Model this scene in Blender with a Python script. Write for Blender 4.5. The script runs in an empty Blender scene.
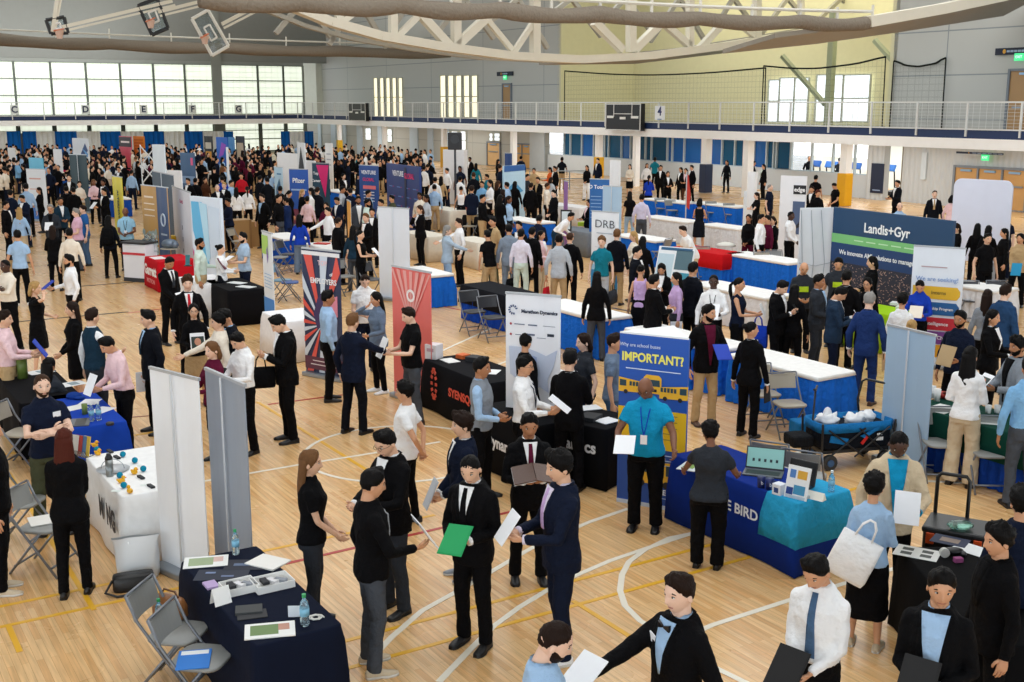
import bpy, bmesh, math, random
from mathutils import Vector as V, Matrix, noise
SC = bpy.context.scene
C = SC.collection
R = math.radians
PI = math.pi
rnd = random.Random(11)

# ------------------------------------------------------------------ camera model (a 40 mm lens 4.5 m up on the running track)
FPX, HORIZON, EYE = 1150.0, 103.0, 4.5
PITCH = math.atan((341 - HORIZON) / FPX)
CP, SP = math.cos(PITCH), math.sin(PITCH)

def ray(u, v):
    dx = (u - 512) / FPX; dv = (v - 341) / FPX
    return V((dx, CP - dv * SP, -SP - dv * CP))

def at(u, v, z=0.0):
    d = ray(u, v); t = (z - EYE) / d.z
    return V((0, 0, EYE)) + d * t

def depth_of(p):
    return p.y * CP - (p.z - EYE) * SP

def on_plane(u, v, P, n):
    d = ray(u, v); o = V((0, 0, EYE))
    return o + d * ((P - o).dot(n) / d.dot(n))

# ------------------------------------------------------------------ materials
def lin(h):
    h = h.lstrip('#'); c = [int(h[i:i + 2], 16) / 255 for i in (0, 2, 4)]
    return tuple((x / 12.92 if x <= .04045 else ((x + .055) / 1.055) ** 2.4) for x in c) + (1,)

COL = dict(black='#08080b', navy='#121a2e', ink='#0e1119', royal='#1a3fb4', blue='#2a5f9e', teal='#17788c', aqua='#1593c2',
           light='#a4c4e6', white='#f4f6fa', cream='#ece2d2', pink='#eccbd0', lav='#c9aad8', burg='#5a1430', red='#c31f2d',
           grey='#868d96', char='#2f333a', dgrey='#484d55', lgrey='#bac0c8', beige='#cdbb9e', khaki='#bb9f76', tan='#a9855f',
           olive='#4a4d38', green='#0d9a57', brown='#4a2c1c', jeans='#4b6788', ljeans='#9bb6d0', mag='#c8175e', lime='#b9d92f',
           purple='#75458f', orange='#e2662a', yellow='#f0bd1a', lblue='#7fb2dd', mint='#cfe0d6', dteal='#1b3446', slate='#6d7f96')
MATS = {}

def mat(color, kind='cloth', rough=None, metal=0.0, emit=0.0):
    h = COL.get(color, color)
    key = (h, kind, rough, metal, emit)
    if key in MATS: return MATS[key]
    m = bpy.data.materials.new('%s_%s' % (kind, color.strip('#')))
    m.use_nodes = True
    nt = m.node_tree; b = nt.nodes['Principled BSDF']
    base = lin(h)
    b.inputs['Base Color'].default_value = base
    b.inputs['Metallic'].default_value = metal
    rr = dict(cloth=.85, skin=.5, hair=.55, plastic=.4, paper=.7, metal=.35, paint=.55, leather=.4, glass=.08, gloss=.22, velvet=.9).get(kind, .6)
    b.inputs['Roughness'].default_value = rr if rough is None else rough
    if kind in ('cloth', 'hair', 'velvet'):
        b.inputs['Specular IOR Level'].default_value = .12
    spec = dict(cloth=(11, .75, .10), hair=(40, .5, .25), skin=(30, .06, .06), paint=(3, .05, .05), paper=(20, .03, .03), leather=(60, .3, .1), velvet=(12, .3, .1)).get(kind)
    if spec:
        tc = nt.nodes.new('ShaderNodeTexCoord'); n = nt.nodes.new('ShaderNodeTexNoise')
        n.inputs['Scale'].default_value = spec[0]; n.inputs['Detail'].default_value = 4
        if kind == 'hair':
            mp = nt.nodes.new('ShaderNodeMapping'); mp.inputs['Scale'].default_value = (3, 3, .35)
            nt.links.new(tc.outputs['Object'], mp.inputs[0]); nt.links.new(mp.outputs[0], n.inputs['Vector'])
        else:
            nt.links.new(tc.outputs['Object'], n.inputs['Vector'])
        bp = nt.nodes.new('ShaderNodeBump'); bp.inputs['Strength'].default_value = spec[1]; bp.inputs['Distance'].default_value = .05 if kind == 'cloth' else .01
        nt.links.new(n.outputs['Fac'], bp.inputs['Height']); nt.links.new(bp.outputs[0], b.inputs['Normal'])
        mx = nt.nodes.new('ShaderNodeMix'); mx.data_type = 'RGBA'
        mx.inputs['A'].default_value = tuple(c * (1 - spec[2]) for c in base[:3]) + (1,)
        mx.inputs['B'].default_value = tuple(min(1, c * (1 + spec[2])) for c in base[:3]) + (1,)
        nt.links.new(n.outputs['Fac'], mx.inputs['Factor']); nt.links.new(mx.outputs['Result'], b.inputs['Base Color'])
    if emit:
        b.inputs['Emission Color'].default_value = base; b.inputs['Emission Strength'].default_value = emit
    if kind == 'glass':
        b.inputs['Transmission Weight'].default_value = .9
    MATS[key] = m
    return m

# ------------------------------------------------------------------ mesh builder
class MB:
    def __init__(s): s.v = []; s.f = []; s.m = []
    def add(s, vs, fs, mi=0):
        o = len(s.v); s.v += [tuple(p) for p in vs]; s.f += [tuple(i + o for i in f) for f in fs]; s.m += [mi] * len(fs)
    def loft(s, rings, mi=0, cap=True, closed=True):
        n = len(rings[0]); vs = [p for r in rings for p in r]; fs = []
        for i in range(len(rings) - 1):
            for j in range(n if closed else n - 1):
                k = (j + 1) % n
                fs.append((i * n + j, i * n + k, (i + 1) * n + k, (i + 1) * n + j))
        if cap and closed:
            fs.append(tuple(range(n))[::-1]); fs.append(tuple((len(rings) - 1) * n + j for j in range(n)))
        s.add(vs, fs, mi)
    def tube(s, pts, rad, n=8, mi=0, cap=True, flat=1.0, ref=None):
        pts = [V(p) for p in pts]
        if not hasattr(rad, '__len__'): rad = [rad] * len(pts)
        rings = []; ref = V(ref) if ref is not None else None
        t0 = None; u = None
        for i, p in enumerate(pts):
            a = pts[max(i - 1, 0)]; b = pts[min(i + 1, len(pts) - 1)]
            t = (b - a); t = t.normalized() if t.length > 1e-9 else V((0, 0, 1))
            if u is None:
                r0 = ref or (V((1, 0, 0)) if abs(t.x) < .8 else V((0, 1, 0)))
                u = (r0 - t * r0.dot(t)).normalized()
            else:
                u = (u - t * u.dot(t)).normalized()
            w = t.cross(u)
            rings.append([p + u * (rad[i] * math.cos(2 * PI * k / n)) + w * (rad[i] * flat * math.sin(2 * PI * k / n)) for k in range(n)])
        s.loft(rings, mi, cap)
    def ell(s, c, r, nu=12, nv=8, mi=0, M=None):
        c = V(c); vs = []; fs = []
        for i in range(1, nv):
            th = PI * i / nv
            for j in range(nu):
                ph = 2 * PI * j / nu
                p = V((r[0] * math.sin(th) * math.cos(ph), r[1] * math.sin(th) * math.sin(ph), r[2] * math.cos(th)))
                vs.append(c + (M @ p if M else p))
        top = V((0, 0, r[2])); bot = V((0, 0, -r[2]))
        vs += [c + (M @ top if M else top), c + (M @ bot if M else bot)]
        a, b = len(vs) - 2, len(vs) - 1
        for i in range(nv - 2):
            for j in range(nu):
                k = (j + 1) % nu
                fs.append((i * nu + j, (i + 1) * nu + j, (i + 1) * nu + k, i * nu + k))
        for j in range(nu):
            k = (j + 1) % nu
            fs.append((a, j, k)); fs.append((b, (nv - 2) * nu + k, (nv - 2) * nu + j))
        s.add(vs, fs, mi)
    def box(s, c, d, mi=0, M=None):
        c = V(c); x, y, z = d[0] / 2, d[1] / 2, d[2] / 2
        vs = [V((i * x, j * y, k * z)) for k in (-1, 1) for j in (-1, 1) for i in (-1, 1)]
        vs = [c + (M @ p if M else p) for p in vs]
        s.add(vs, [(0, 2, 3, 1), (4, 5, 7, 6), (0, 1, 5, 4), (2, 6, 7, 3), (0, 4, 6, 2), (1, 3, 7, 5)], mi)
    def prism(s, poly, h, mi=0, M=None):
        """polygon in local xy swept along z by h"""
        n = len(poly); vs = [V((p[0], p[1], 0)) for p in poly] + [V((p[0], p[1], h)) for p in poly]
        if M: vs = [M @ p for p in vs]
        fs = [tuple(range(n))[::-1], tuple(range(n, 2 * n))] + [(i, (i + 1) % n, n + (i + 1) % n, n + i) for i in range(n)]
        s.add(vs, fs, mi)
    def plate(s, poly, y0, th, mi=0):
        """polygon given in (x, z), front face at y0, thickness th going back (+y)"""
        n = len(poly); vs = [V((p[0], y0, p[1])) for p in poly] + [V((p[0], y0 + th, p[1])) for p in poly]
        fs = [tuple(range(n)), tuple(range(n, 2 * n))[::-1]] + [(i, n + i, n + (i + 1) % n, (i + 1) % n) for i in range(n)]
        s.add(vs, fs, mi)
    def mesh(s, name):
        me = bpy.data.meshes.new(name); me.from_pydata(s.v, [], s.f)
        me.polygons.foreach_set('material_index', s.m)
        return me
    def build(s, name, mats, parent=None, smooth=False, bevel=0.0, M=None, seg=2, fix=True):
        me = s.mesh(name)
        if fix:
            bm = bmesh.new(); bm.from_mesh(me); bmesh.ops.recalc_face_normals(bm, faces=bm.faces); bm.to_mesh(me); bm.free()
        for m in (mats if isinstance(mats, (list, tuple)) else [mats]): me.materials.append(m)
        if smooth: me.polygons.foreach_set('use_smooth', [True] * len(me.polygons))
        o = bpy.data.objects.new(name, me); C.objects.link(o)
        if parent is not None: o.parent = parent
        if M is not None: o.matrix_local = M
        if bevel:
            bv = o.modifiers.new('edge', 'BEVEL'); bv.width = bevel; bv.segments = seg; bv.limit_method = 'ANGLE'
        return o

def tag(o, label=None, cat=None, group=None, kind=None):
    if label: o['label'] = label
    if cat: o['category'] = cat
    if group: o['group'] = group
    if kind: o['kind'] = kind
    return o

def empty(name, loc, rz=0.0):
    o = bpy.data.objects.new(name, None); C.objects.link(o); o.empty_display_size = .1
    o.location = loc; o.rotation_euler = (0, 0, rz)
    return o

TEXTS = []
def texts_to_mesh():
    bpy.context.view_layer.update(); dg = bpy.context.evaluated_depsgraph_get()
    for o in TEXTS:
        me = bpy.data.meshes.new_from_object(o.evaluated_get(dg)); n = o.name; par, ml = o.parent, o.matrix_local.copy(); cu = o.data
        bpy.data.objects.remove(o); bpy.data.curves.remove(cu)
        m = bpy.data.objects.new(n, me); C.objects.link(m); m.parent = par; m.matrix_local = ml

def text(s, size, parent, loc, color, name='lettering', rot=(PI / 2, 0, 0), bold=0.0, align='CENTER', sx=1.0, emit=0, ext=.0012):
    cu = bpy.data.curves.new(name, 'FONT'); cu.body = s; cu.size = size; cu.align_x = align; cu.align_y = 'CENTER'
    cu.extrude = ext; cu.offset = bold; cu.resolution_u = 3
    cu.materials.append(mat(color, 'paint', emit=emit))
    o = bpy.data.objects.new(name, cu); C.objects.link(o); o.parent = parent; o.location = loc; o.rotation_euler = rot; o.scale = (sx, 1, 1); TEXTS.append(o)
    return o

def copy_tree(o, parent=None):
    c = o.copy(); C.objects.link(c); c.parent = parent
    for ch in list(o.children): copy_tree(ch, c)
    return c
def ring(z, rx, ry, yc, n=20, e=2.5, x0=0.0):
    out = []
    for k in range(n):
        a = 2 * PI * k / n; c, s_ = math.cos(a), math.sin(a)
        out.append(V((x0 + rx * math.copysign(abs(c) ** (2 / e), c), yc + ry * math.copysign(abs(s_) ** (2 / e), s_), z)))
    return out

# ------------------------------------------------------------------ the setting
A1 = R(32.0)
E1 = V((math.cos(A1), math.sin(A1), 0))            # along the end wall
E2 = V((-math.sin(A1), math.cos(A1), 0))           # along the long wall, away from us
ZT = 3.30                                          # running track floor
# floor: maple boards under clear lacquer
def floor_mat():
    m = bpy.data.materials.new('maple_floor'); m.use_nodes = True; nt = m.node_tree; b = nt.nodes['Principled BSDF']; L = nt.links
    tc = nt.nodes.new('ShaderNodeTexCoord'); mp = nt.nodes.new('ShaderNodeMapping'); mp.inputs['Rotation'].default_value = (0, 0, -A1 - PI / 2)
    L.new(tc.outputs['Object'], mp.inputs[0])
    br = nt.nodes.new('ShaderNodeTexBrick'); br.inputs['Scale'].default_value = 1.0; br.inputs['Brick Width'].default_value = 1.1; br.inputs['Row Height'].default_value = .057
    br.inputs['Mortar Size'].default_value = .0015; br.offset = .37; br.inputs['Color1'].default_value = lin('#e6bf8a'); br.inputs['Color2'].default_value = lin('#d0995a'); br.inputs['Mortar'].default_value = lin('#b98a52')
    br.inputs['Bias'].default_value = -.35
    L.new(mp.outputs[0], br.inputs['Vector'])
    ns = nt.nodes.new('ShaderNodeTexNoise'); ns.inputs['Scale'].default_value = .55; ns.inputs['Detail'].default_value = 5
    L.new(tc.outputs['Object'], ns.inputs['Vector'])
    mp2 = nt.nodes.new('ShaderNodeMapping'); mp2.inputs['Scale'].default_value = (.9, 14, 1); L.new(mp.outputs[0], mp2.inputs[0])
    n2 = nt.nodes.new('ShaderNodeTexNoise'); n2.inputs['Scale'].default_value = 2.2; n2.inputs['Detail'].default_value = 3; L.new(mp2.outputs[0], n2.inputs['Vector'])
    cr = nt.nodes.new('ShaderNodeValToRGB'); cr.color_ramp.elements[0].color = (.80, .78, .74, 1); cr.color_ramp.elements[1].color = (1.12, 1.1, 1.06, 1)
    cr.color_ramp.elements[0].position = .3; cr.color_ramp.elements[1].position = .7
    L.new(n2.outputs['Fac'], cr.inputs[0])
    mx = nt.nodes.new('ShaderNodeMix'); mx.data_type = 'RGBA'; mx.blend_type = 'MULTIPLY'; mx.inputs['Factor'].default_value = 1
    L.new(br.outputs['Color'], mx.inputs['A']); L.new(cr.outputs[0], mx.inputs['B']); L.new(mx.outputs['Result'], b.inputs['Base Color'])
    mr = nt.nodes.new('ShaderNodeMapRange'); mr.inputs['To Min'].default_value = .20; mr.inputs['To Max'].default_value = .36
    L.new(ns.outputs['Fac'], mr.inputs['Value']); L.new(mr.outputs[0], b.inputs['Roughness'])
    b.inputs['Specular IOR Level'].default_value = .5
    return m
q = MB(); q.box((0, 55, -.1), (150, 150, .2)); tag(q.build('floor', floor_mat()), kind='structure')

LZ = [0.0]
def line(pts, color, width=.05, name='trim_line', closed=False):
    P = [at(*p) if not isinstance(p, V) else p for p in pts]
    q = MB(); n = len(P); L = []; LZ[0] += .00012; zz = .0026 + LZ[0]
    for i, p in enumerate(P):
        a = P[i - 1] if (i or closed) else P[i]; b = P[(i + 1) % n] if (i < n - 1 or closed) else P[i]
        t = (b - a).normalized(); nn = V((-t.y, t.x, 0)) * width / 2
        L.append([p - nn + V((0, 0, .0008)), p + nn + V((0, 0, .0008)), p + nn + V((0, 0, zz)), p - nn + V((0, 0, zz))])
    if closed: L.append(L[0])
    q.loft(L); return tag(q.build(name, mat(color, 'paint', .35)), kind='structure')
def along(u, v, d, a, b):
    p = at(u, v); return [p + d * a, p + d * b]
YEL, WHT, RED_, BLK = '#e8b024', '#ece6d6', '#b3241f', '#14161c'
# yellow court lines, parallel / square to the long wall
line(along(174, 570, E1, -5, .4), YEL); line(along(174, 589, E1, -5, .2), YEL)
line(along(93, 608, E2, -.05, 4.6), YEL); line(along(8, 625, E2, -.6, 0), YEL)
line(along(290, 545.5, E1, -.7, 1.7), YEL)
line(along(365, 469, E2, 0, 3.9), YEL); line(along(365, 469, E2, -1.0, 0), YEL)
line(along(467, 609, E1, -1.4, 4.9), YEL); line(along(450, 640, E1, -1.1, 5.6), YEL)
line(along(573, 601, -E2, 0, 1.0), YEL)
line(along(0, 455, E1, -1, 2.4), YEL); line(along(930, 470, E1, -3, 1.2), YEL); line(along(800, 440, E1, -2, 3), YEL)
# red, white and black lines
line([(285, 564), (350, 549), (420, 533), (510, 512)], RED_); line([(268, 404.5), (350, 394)], RED_); line([(600, 470), (585, 485), (640, 462)], RED_, .04)
line([(50, 424), (160, 415)], '#8a3a28', .04); line([(440, 306), (500, 318)], RED_, .04); line([(128, 313), (170, 308)], RED_)
line([(110, 488), (206, 481), (293, 466), (375, 453), (440, 442)], WHT)
line([(439, 682), (467, 653), (493, 627), (520, 607), (548, 590), (573, 577), (610, 561), (651, 547), (691, 534)], WHT, .06)
line([(372, 658), (392, 637), (422, 611), (460, 590), (498, 568), (525, 552), (545, 541), (590, 522), (628, 509)], WHT, .06)
line([(700, 532), (670, 538), (645, 550), (629, 562), (622, 575), (620, 591), (625, 606), (640, 621), (660, 633)], WHT, .06)
line([(660, 648), (712, 625.5), (800, 597), (900, 567), (960, 552)], WHT, .06); line([(715, 668), (760, 690)], WHT, .06)
c0 = at(400, 452); line([c0 + V((1.25 * math.cos(t), 1.25 * math.sin(t), 0)) for t in [2 * PI * k / 48 for k in range(48)]], WHT, .05, closed=True)
line([(480, 372), (560, 340)], WHT); line([(440, 352), (505, 322)], WHT); line([(690, 478), (800, 452)], WHT)
line([(30, 290.5), (128, 282.5), (175, 279)], BLK, .07); line([(10, 322.5), (128, 312)], BLK, .07); line([(612, 308), (640, 313), (700, 326)], '#1b2545', .08)
line([(850, 345), (960, 372)], '#24402f', .08); line([(900, 480), (1024, 486)], WHT)

# ---- end wall (far left) and long wall (right): local frames with x along the wall, z up
PR = at(1024, 151, 2.75)
def meet(u):
    # the far corner: where the long-wall track edge passes picture column u
    best = None
    for k in range(2000):
        p = PR + E2 * (k * .05); zc = depth_of(p); px = 512 + FPX * p.x / zc
        if px <= u: return p
    return p
CORNER = meet(301)
class Wall:
    def __init__(s, P, d, n):
        s.P = P.copy(); s.P.z = 0; s.d = d; s.n = n         # n points into the hall
        s.M = Matrix((( d.x, -n.x, 0, s.P.x), (d.y, -n.y, 0, s.P.y), (0, 0, 1, 0), (0, 0, 0, 1)))   # local: x along, y behind the face, z up
    def px(s, u, v):
        p = on_plane(u, v, s.P, s.n) - s.P
        return p.dot(s.d), p.z
    def x(s, u): return s.px(u, 110)[0]
    def rect(s, mb, u0, v0, u1, v1, y0=0.0, th=.05, mi=0):
        x0, z0 = s.px(u0, v0); x1, z1 = s.px(u1, v1)
        mb.box(((x0 + x1) / 2, y0 + th / 2, (z0 + z1) / 2), (abs(x1 - x0), th, abs(z1 - z0)), mi)
END = Wall(CORNER - E1 * 62.0, E1, -E2)                # track edge along the far end
LONG = Wall(CORNER, -E2, -E1)                        # track edge along the right, x grows towards us
ENDW = Wall(CORNER - E1 * 62.0 + E2 * 4.6, E1, -E2)
LONGW = Wall(CORNER + E1 * 4.6, -E2, -E1)
def on(wall, mb, name, m, kind='structure', parent=None, y=0.0, **k):
    o = mb.build(name, m, parent, **k)
    if parent is None: o.matrix_world = wall.M @ Matrix.Translation((0, y, 0))
    if kind and parent is None: o['kind'] = kind
    return o
GREYW, WHITEP, NAVYB = mat('#a3a5a2', 'paint', .6), mat('#fbfbf8', 'paint', .4), mat('#17305c', 'paint', .5)
LE, LL = 62.0, 108.0
# track: slab, navy upstand, white fascia
def track(wall, L, nm, ext):
    q = MB(); q.box((L / 2 - ext / 2, 2.45, ZT - .12), (L + ext, 4.5, .24)); on(wall, q, 'track_slab_' + nm, mat('#8f9396', 'paint'))
    q = MB(); q.box((L / 2 - ext / 2, .06, 2.945), (L + ext, .2, .41)); on(wall, q, 'trim_fascia_' + nm, WHITEP)
    q = MB(); q.box((L / 2 - ext / 2, .03, 3.32), (L + ext, .1, .34)); on(wall, q, 'trim_upstand_' + nm, NAVYB)
    q = MB(); q.box((L / 2 - ext / 2, -.03, 3.50), (L + ext, .10, .05)); q.box((L / 2 - ext / 2, -.03, 4.53), (L + ext, .06, .06)); q.box((L / 2, -.03, 4.02), (L, .006, .012))
    for z in (3.62, 3.75, 3.88, 4.02, 4.15, 4.28, 4.41): q.box((L / 2, -.03, z), (L, .010, .010))
    n = int(L / 2.35)
    for k in range(n + 1): q.box((k * 2.35 + .6, -.05, 3.88), (.07, .07, 1.32))
    k = 0.0
    while k < L:
        q.box((k, -.03, 4.0), (.010, .010, 1.02)); k += .30
    o = on(wall, q, 'track_railing_' + nm, mat('#dcdedc', 'paint', .4))
track(END, LE, 'left', 0); track(LONG, LL, 'right', 0)

# ---- end wall: translucent window bands
WIN = bpy.data.materials.new('translucent_window'); WIN.use_nodes = True
nt = WIN.node_tree; b = nt.nodes['Principled BSDF']; b.inputs['Base Color'].default_value = lin('#c8d2c4'); b.inputs['Roughness'].default_value = .4
tc = nt.nodes.new('ShaderNodeTexCoord'); br = nt.nodes.new('ShaderNodeTexBrick'); br.offset = 0; br.inputs['Scale'].default_value = 1; br.inputs['Brick Width'].default_value = .6; br.inputs['Row Height'].default_value = .45
br.inputs['Mortar Size'].default_value = .025; br.inputs['Color1'].default_value = lin('#fbfff0'); br.inputs['Color2'].default_value = lin('#f0f8e2'); br.inputs['Mortar'].default_value = lin('#b9c2ae')
mp = nt.nodes.new('ShaderNodeMapping'); mp.inputs['Rotation'].default_value = (R(90), 0, 0); nt.links.new(tc.outputs['Object'], mp.inputs[0]); nt.links.new(mp.outputs[0], br.inputs['Vector'])
nt.links.new(br.outputs['Color'], b.inputs['Emission Color']); b.inputs['Emission Strength'].default_value = .80
q = MB()
xl = 0.0; zt = ENDW.px(0, 61)[1]; xr = ENDW.x(305)
q.box(((xl + xr) / 2, .35, (zt + 16) / 2), (xr - xl, .5, 16 - zt)); q.box(((xl + xr) / 2, .5, 1.0), (xr - xl, .5, 2.0)); q.box(((xl + xr) / 2, .5, 3.2), (xr - xl, .5, .5))
on(ENDW, q, 'wall_left', mat('#9b9d96', 'paint', .7))
n = 0
mul = [ENDW.x(u) for u in (-40, -16, 17, 53.5, 88.5, 122.5, 155.5, 186.5, 214.5, 222, 259, 284.5, 304)]
for i in range(len(mul) - 1):
    a, c = mul[i], mul[i + 1]
    if i == 8: continue
    n += 1
    fr = MB()
    for z in (3.5, zt, zt - 1.35, zt - 2.7): fr.box(((a + c) / 2, -.02, z), (abs(a - c), .12, .10))
    for x in (a, c): fr.box((x, -.02, (zt + 3.4) / 2), (.16, .16, zt - 3.3))
    f = on(ENDW, fr, 'window_%d' % n, mat('#8a9086', 'paint'))
    g = MB(); g.box(((a + c) / 2, .10, (zt + 3.4) / 2), (abs(a - c), .03, zt - 3.4)); g.build('glass', WIN, f)
    n += 1
    fr = MB()
    zl, yw = (.25, -.15) if i > 8 else (2.02, .2)
    for z in (zl, 2.98) + ((1.3, 2.1) if i > 8 else ()): fr.box(((a + c) / 2, yw, z), (abs(a - c), .12, .08))
    for x in (a, c): fr.box((x, yw, (zl + 3) / 2), (.34, .16, 3 - zl))
    f = on(ENDW, fr, 'window_%d' % n, mat('#8a9086', 'paint'))
    g = MB(); g.box(((a + c) / 2, yw + .10, (zl + 3) / 2), (abs(a - c), .03, 3 - zl)); g.build('glass', WIN, f)
q = MB(); q.box(((mul[8] + mul[9]) / 2, .1, 8), (abs(mul[8] - mul[9]) + .2, .5, 16)); on(ENDW, q, 'trim_pier', mat('#8d8f86', 'paint'))
# pipe-and-drape along the far end
spans = [(6.5, 20.5, 1), (22.5, 36.5, 1), (36.5, 55.5, 0), (55.5, 77.5, 1), (77.5, 101, 0), (101, 122, 1), (122, 145, 0), (145, 166, 1), (166, 186, 0), (186, 205, 1), (205, 226, 0), (226, 236, 1), (-20, 6.5, 0), (284, 293, 1), (293, 308, 0), (308, 317, 1)]
for u0, u1, bl in spans:
    W_ = END
    x0, x1 = W_.x(u0), W_.x(u1); q = MB(); rows = []
    ns = max(8, int(abs(x1 - x0) / .12)); zt_ = W_.px((u0 + u1) / 2, 131.5)[1] * 1.0
    pts = [(x0 + (x1 - x0) * k / ns, .10 * math.sin(k * 1.9) + .03 * math.sin(k * .7)) for k in range(ns + 1)]
    r0 = [V((x, y, 0.02)) for x, y in pts]; r1 = [V((x, y * .6, zt_)) for x, y in pts]
    th = V((0, .02, 0))
    q.loft([[*r0, *[p + th for p in r0[::-1]]], [*r1, *[p + th for p in r1[::-1]]]])
    o = on(W_, q, 'drape', mat('#1560b0' if bl else '#dfe3e2', 'cloth'), kind=None, y=1.0)
    tag(o, 'royal blue drape hanging between white drapes at the far end' if bl else 'white drape hanging between blue drapes at the far end', 'drape', 'blue drapes at the far end' if bl else 'white drapes at the far end')
# letters and number on the railing
for ch, u, wl in (('C', 14, 0), ('D', 85, 0), ('E', 143, 0), ('F', 192, 0), ('G', 238, 0), ('4', 662, 1)):
    W_ = LONG if wl else END
    x, z = W_.px(u, 112.5 if wl else 108.5); h_ = 1.0 if not wl else .62; w_ = .9 if not wl else .42
    o = empty('track_sign', (0, 0, 0)); o.matrix_world = W_.M @ Matrix.Translation((x, -.14, 3.98 if not wl else 4.0))
    if wl: h_ = .72; w_ = .80
    else: h_ = .72; w_ = .62
    q = MB(); q.box((0, 0, 0), (w_, .03, h_)); q.build('sign_panel', mat('#dfe4e0' if not wl else '#eef2f6', 'paint'), o)
    sgn = 1
    t = text(ch, h_ * .95 if not wl else .62, o, (0, -.02, 0 if not wl else .06), '#20304f' if not wl else '#1c2f6b', bold=.02)
    if wl:
        q = MB(); q.box((0, -.018, -.33), (.34, .01, .05)); q.build('print_line', mat('#7fa0c8', 'paint'), o)
    tag(o, 'track railing sign with the %s %s' % ('number' if wl else 'letter', ch), 'sign')

# ---- long wall
zc = 18.0
def blk(wall, u0, u1, z0, z1, name, m, y=0.0, th=.4, kind='structure'):
    x0, x1 = wall.x(u0), wall.x(u1); q = MB(); q.box(((x0 + x1) / 2, y + th / 2, (z0 + z1) / 2), (abs(x1 - x0), th, z1 - z0)); return on(wall, q, name, m, kind=kind)
SIDING = bpy.data.materials.new('ribbed_siding'); SIDING.use_nodes = True
nt = SIDING.node_tree; b = nt.nodes['Principled BSDF']; b.inputs['Base Color'].default_value = lin('#c6caca'); b.inputs['Roughness'].default_value = .5
tc = nt.nodes.new('ShaderNodeTexCoord'); wv = nt.nodes.new('ShaderNodeTexWave'); wv.inputs['Scale'].default_value = 1.1; wv.bands_direction = 'X'
nt.links.new(tc.outputs['Object'], wv.inputs['Vector']); bp = nt.nodes.new('ShaderNodeBump'); bp.inputs['Strength'].default_value = .8; bp.inputs['Distance'].default_value = .05
nt.links.new(wv.outputs['Fac'], bp.inputs['Height']); nt.links.new(bp.outputs[0], b.inputs['Normal'])
def panel_mat(nm, col, bw, rh, mort, mcol):
    m = bpy.data.materials.new(nm); m.use_nodes = True; nt = m.node_tree; b = nt.nodes['Principled BSDF']; b.inputs['Roughness'].default_value = .55
    tc = nt.nodes.new('ShaderNodeTexCoord'); mp = nt.nodes.new('ShaderNodeMapping'); mp.inputs['Rotation'].default_value = (R(90), 0, 0)
    br = nt.nodes.new('ShaderNodeTexBrick'); br.offset = 0; br.inputs['Scale'].default_value = 1; br.inputs['Brick Width'].default_value = bw; br.inputs['Row Height'].default_value = rh; br.inputs['Mortar Size'].default_value = mort
    c = lin(col); br.inputs['Color1'].default_value = c; br.inputs['Color2'].default_value = tuple(x * .97 for x in c[:3]) + (1,); br.inputs['Mortar'].default_value = lin(mcol)
    nt.links.new(tc.outputs['Object'], mp.inputs[0]); nt.links.new(mp.outputs[0], br.inputs['Vector']); nt.links.new(br.outputs['Color'], b.inputs['Base Color'])
    return m
PANEL = panel_mat('grey_wall_panels', '#bebfba', 8.0, 1.9, .03, '#8b9294')
# upper storey
blk(LONGW, 322, 559, ZT, 13, 'wall_right', PANEL)
blk(LONGW, 890, 1150, ZT, 13, 'wall_right_near', PANEL)
blk(LONGW, 304, 323, ZT, 16, 'trim_white_pier', mat('#d4d5c9', 'paint'), y=-.6, th=1.0)
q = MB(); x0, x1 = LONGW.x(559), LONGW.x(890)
q.box(((x0 + x1) / 2, 6.2, 8.5), (abs(x1 - x0) + 14, .4, 11)); on(LONGW, q, 'wall_recess', mat('#dfd8b0', 'paint', .7))  # tint of the warm light up here is put into the wall colour
q = MB(); q.box((x0, 3.2, 8), (.4, 6.4, 10)); q.box((x1, 3.2, 8), (.4, 6.4, 10)); on(LONGW, q, 'wall_recess_side', mat('#d9d3ae', 'paint', .7))  # side walls carry the same warm-light tint in their colour
q = MB(); q.box(((x0 + x1) / 2, 3.3, ZT - .1), (abs(x1 - x0), 6.6, .2)); on(LONGW, q, 'floor_recess', mat('#8f9396', 'paint'))
blk(LONGW, 322, 559, 13, 16, 'wall_right_top', PANEL)
def litwin(wall, rows, n, names, m, y=0.0, deep=.06):
    fr = MB(); g = MB()
    for (u0, v0, u1, v1) in rows:
        wall.rect(g, u0, v0, u1, v1, y - deep, .03)
        xa, za = wall.px(u0, v0); xb, zb = wall.px(u1, v1)
        for x in (xa, xb): fr.box((x, y - deep - .01, (za + zb) / 2), (.10, .08, abs(za - zb)))
        for z in (za, zb, (za + zb) / 2): fr.box(((xa + xb) / 2, y - deep - .01, z), (abs(xa - xb), .08, .07))
    f = on(wall, fr, 'window_%d' % n, mat('#b9bcae', 'paint')); g.build('glass', m, f)
WARM = mat('#fff2cf', 'paint', emit=.95); DAY = mat('#eef6ff', 'paint', emit=.9)
for s0, base, w_ in ((374.5, 40, 5.6), (441, 41, 7.0)):
    litwin(LONGW, [(s0 + k * (w_ + .6 if s0 < 400 else w_ + .9), 78 if s0 < 400 else 75.5, s0 + k * (w_ + .6 if s0 < 400 else w_ + .9) + w_ - 1.0, 116.5 if s0 < 400 else 117.5) for k in range(5)], base, None, WARM)
RECW = Wall(CORNER + E1 * 10.4, -E2, -E1)
litwin(RECW, [(770, 80, 779, 122), (781, 78, 794, 122), (796, 78, 808, 122), (818, 75, 829, 122), (831, 75, 842, 122), (845, 75, 869, 122)], 43, None, DAY)
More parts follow.
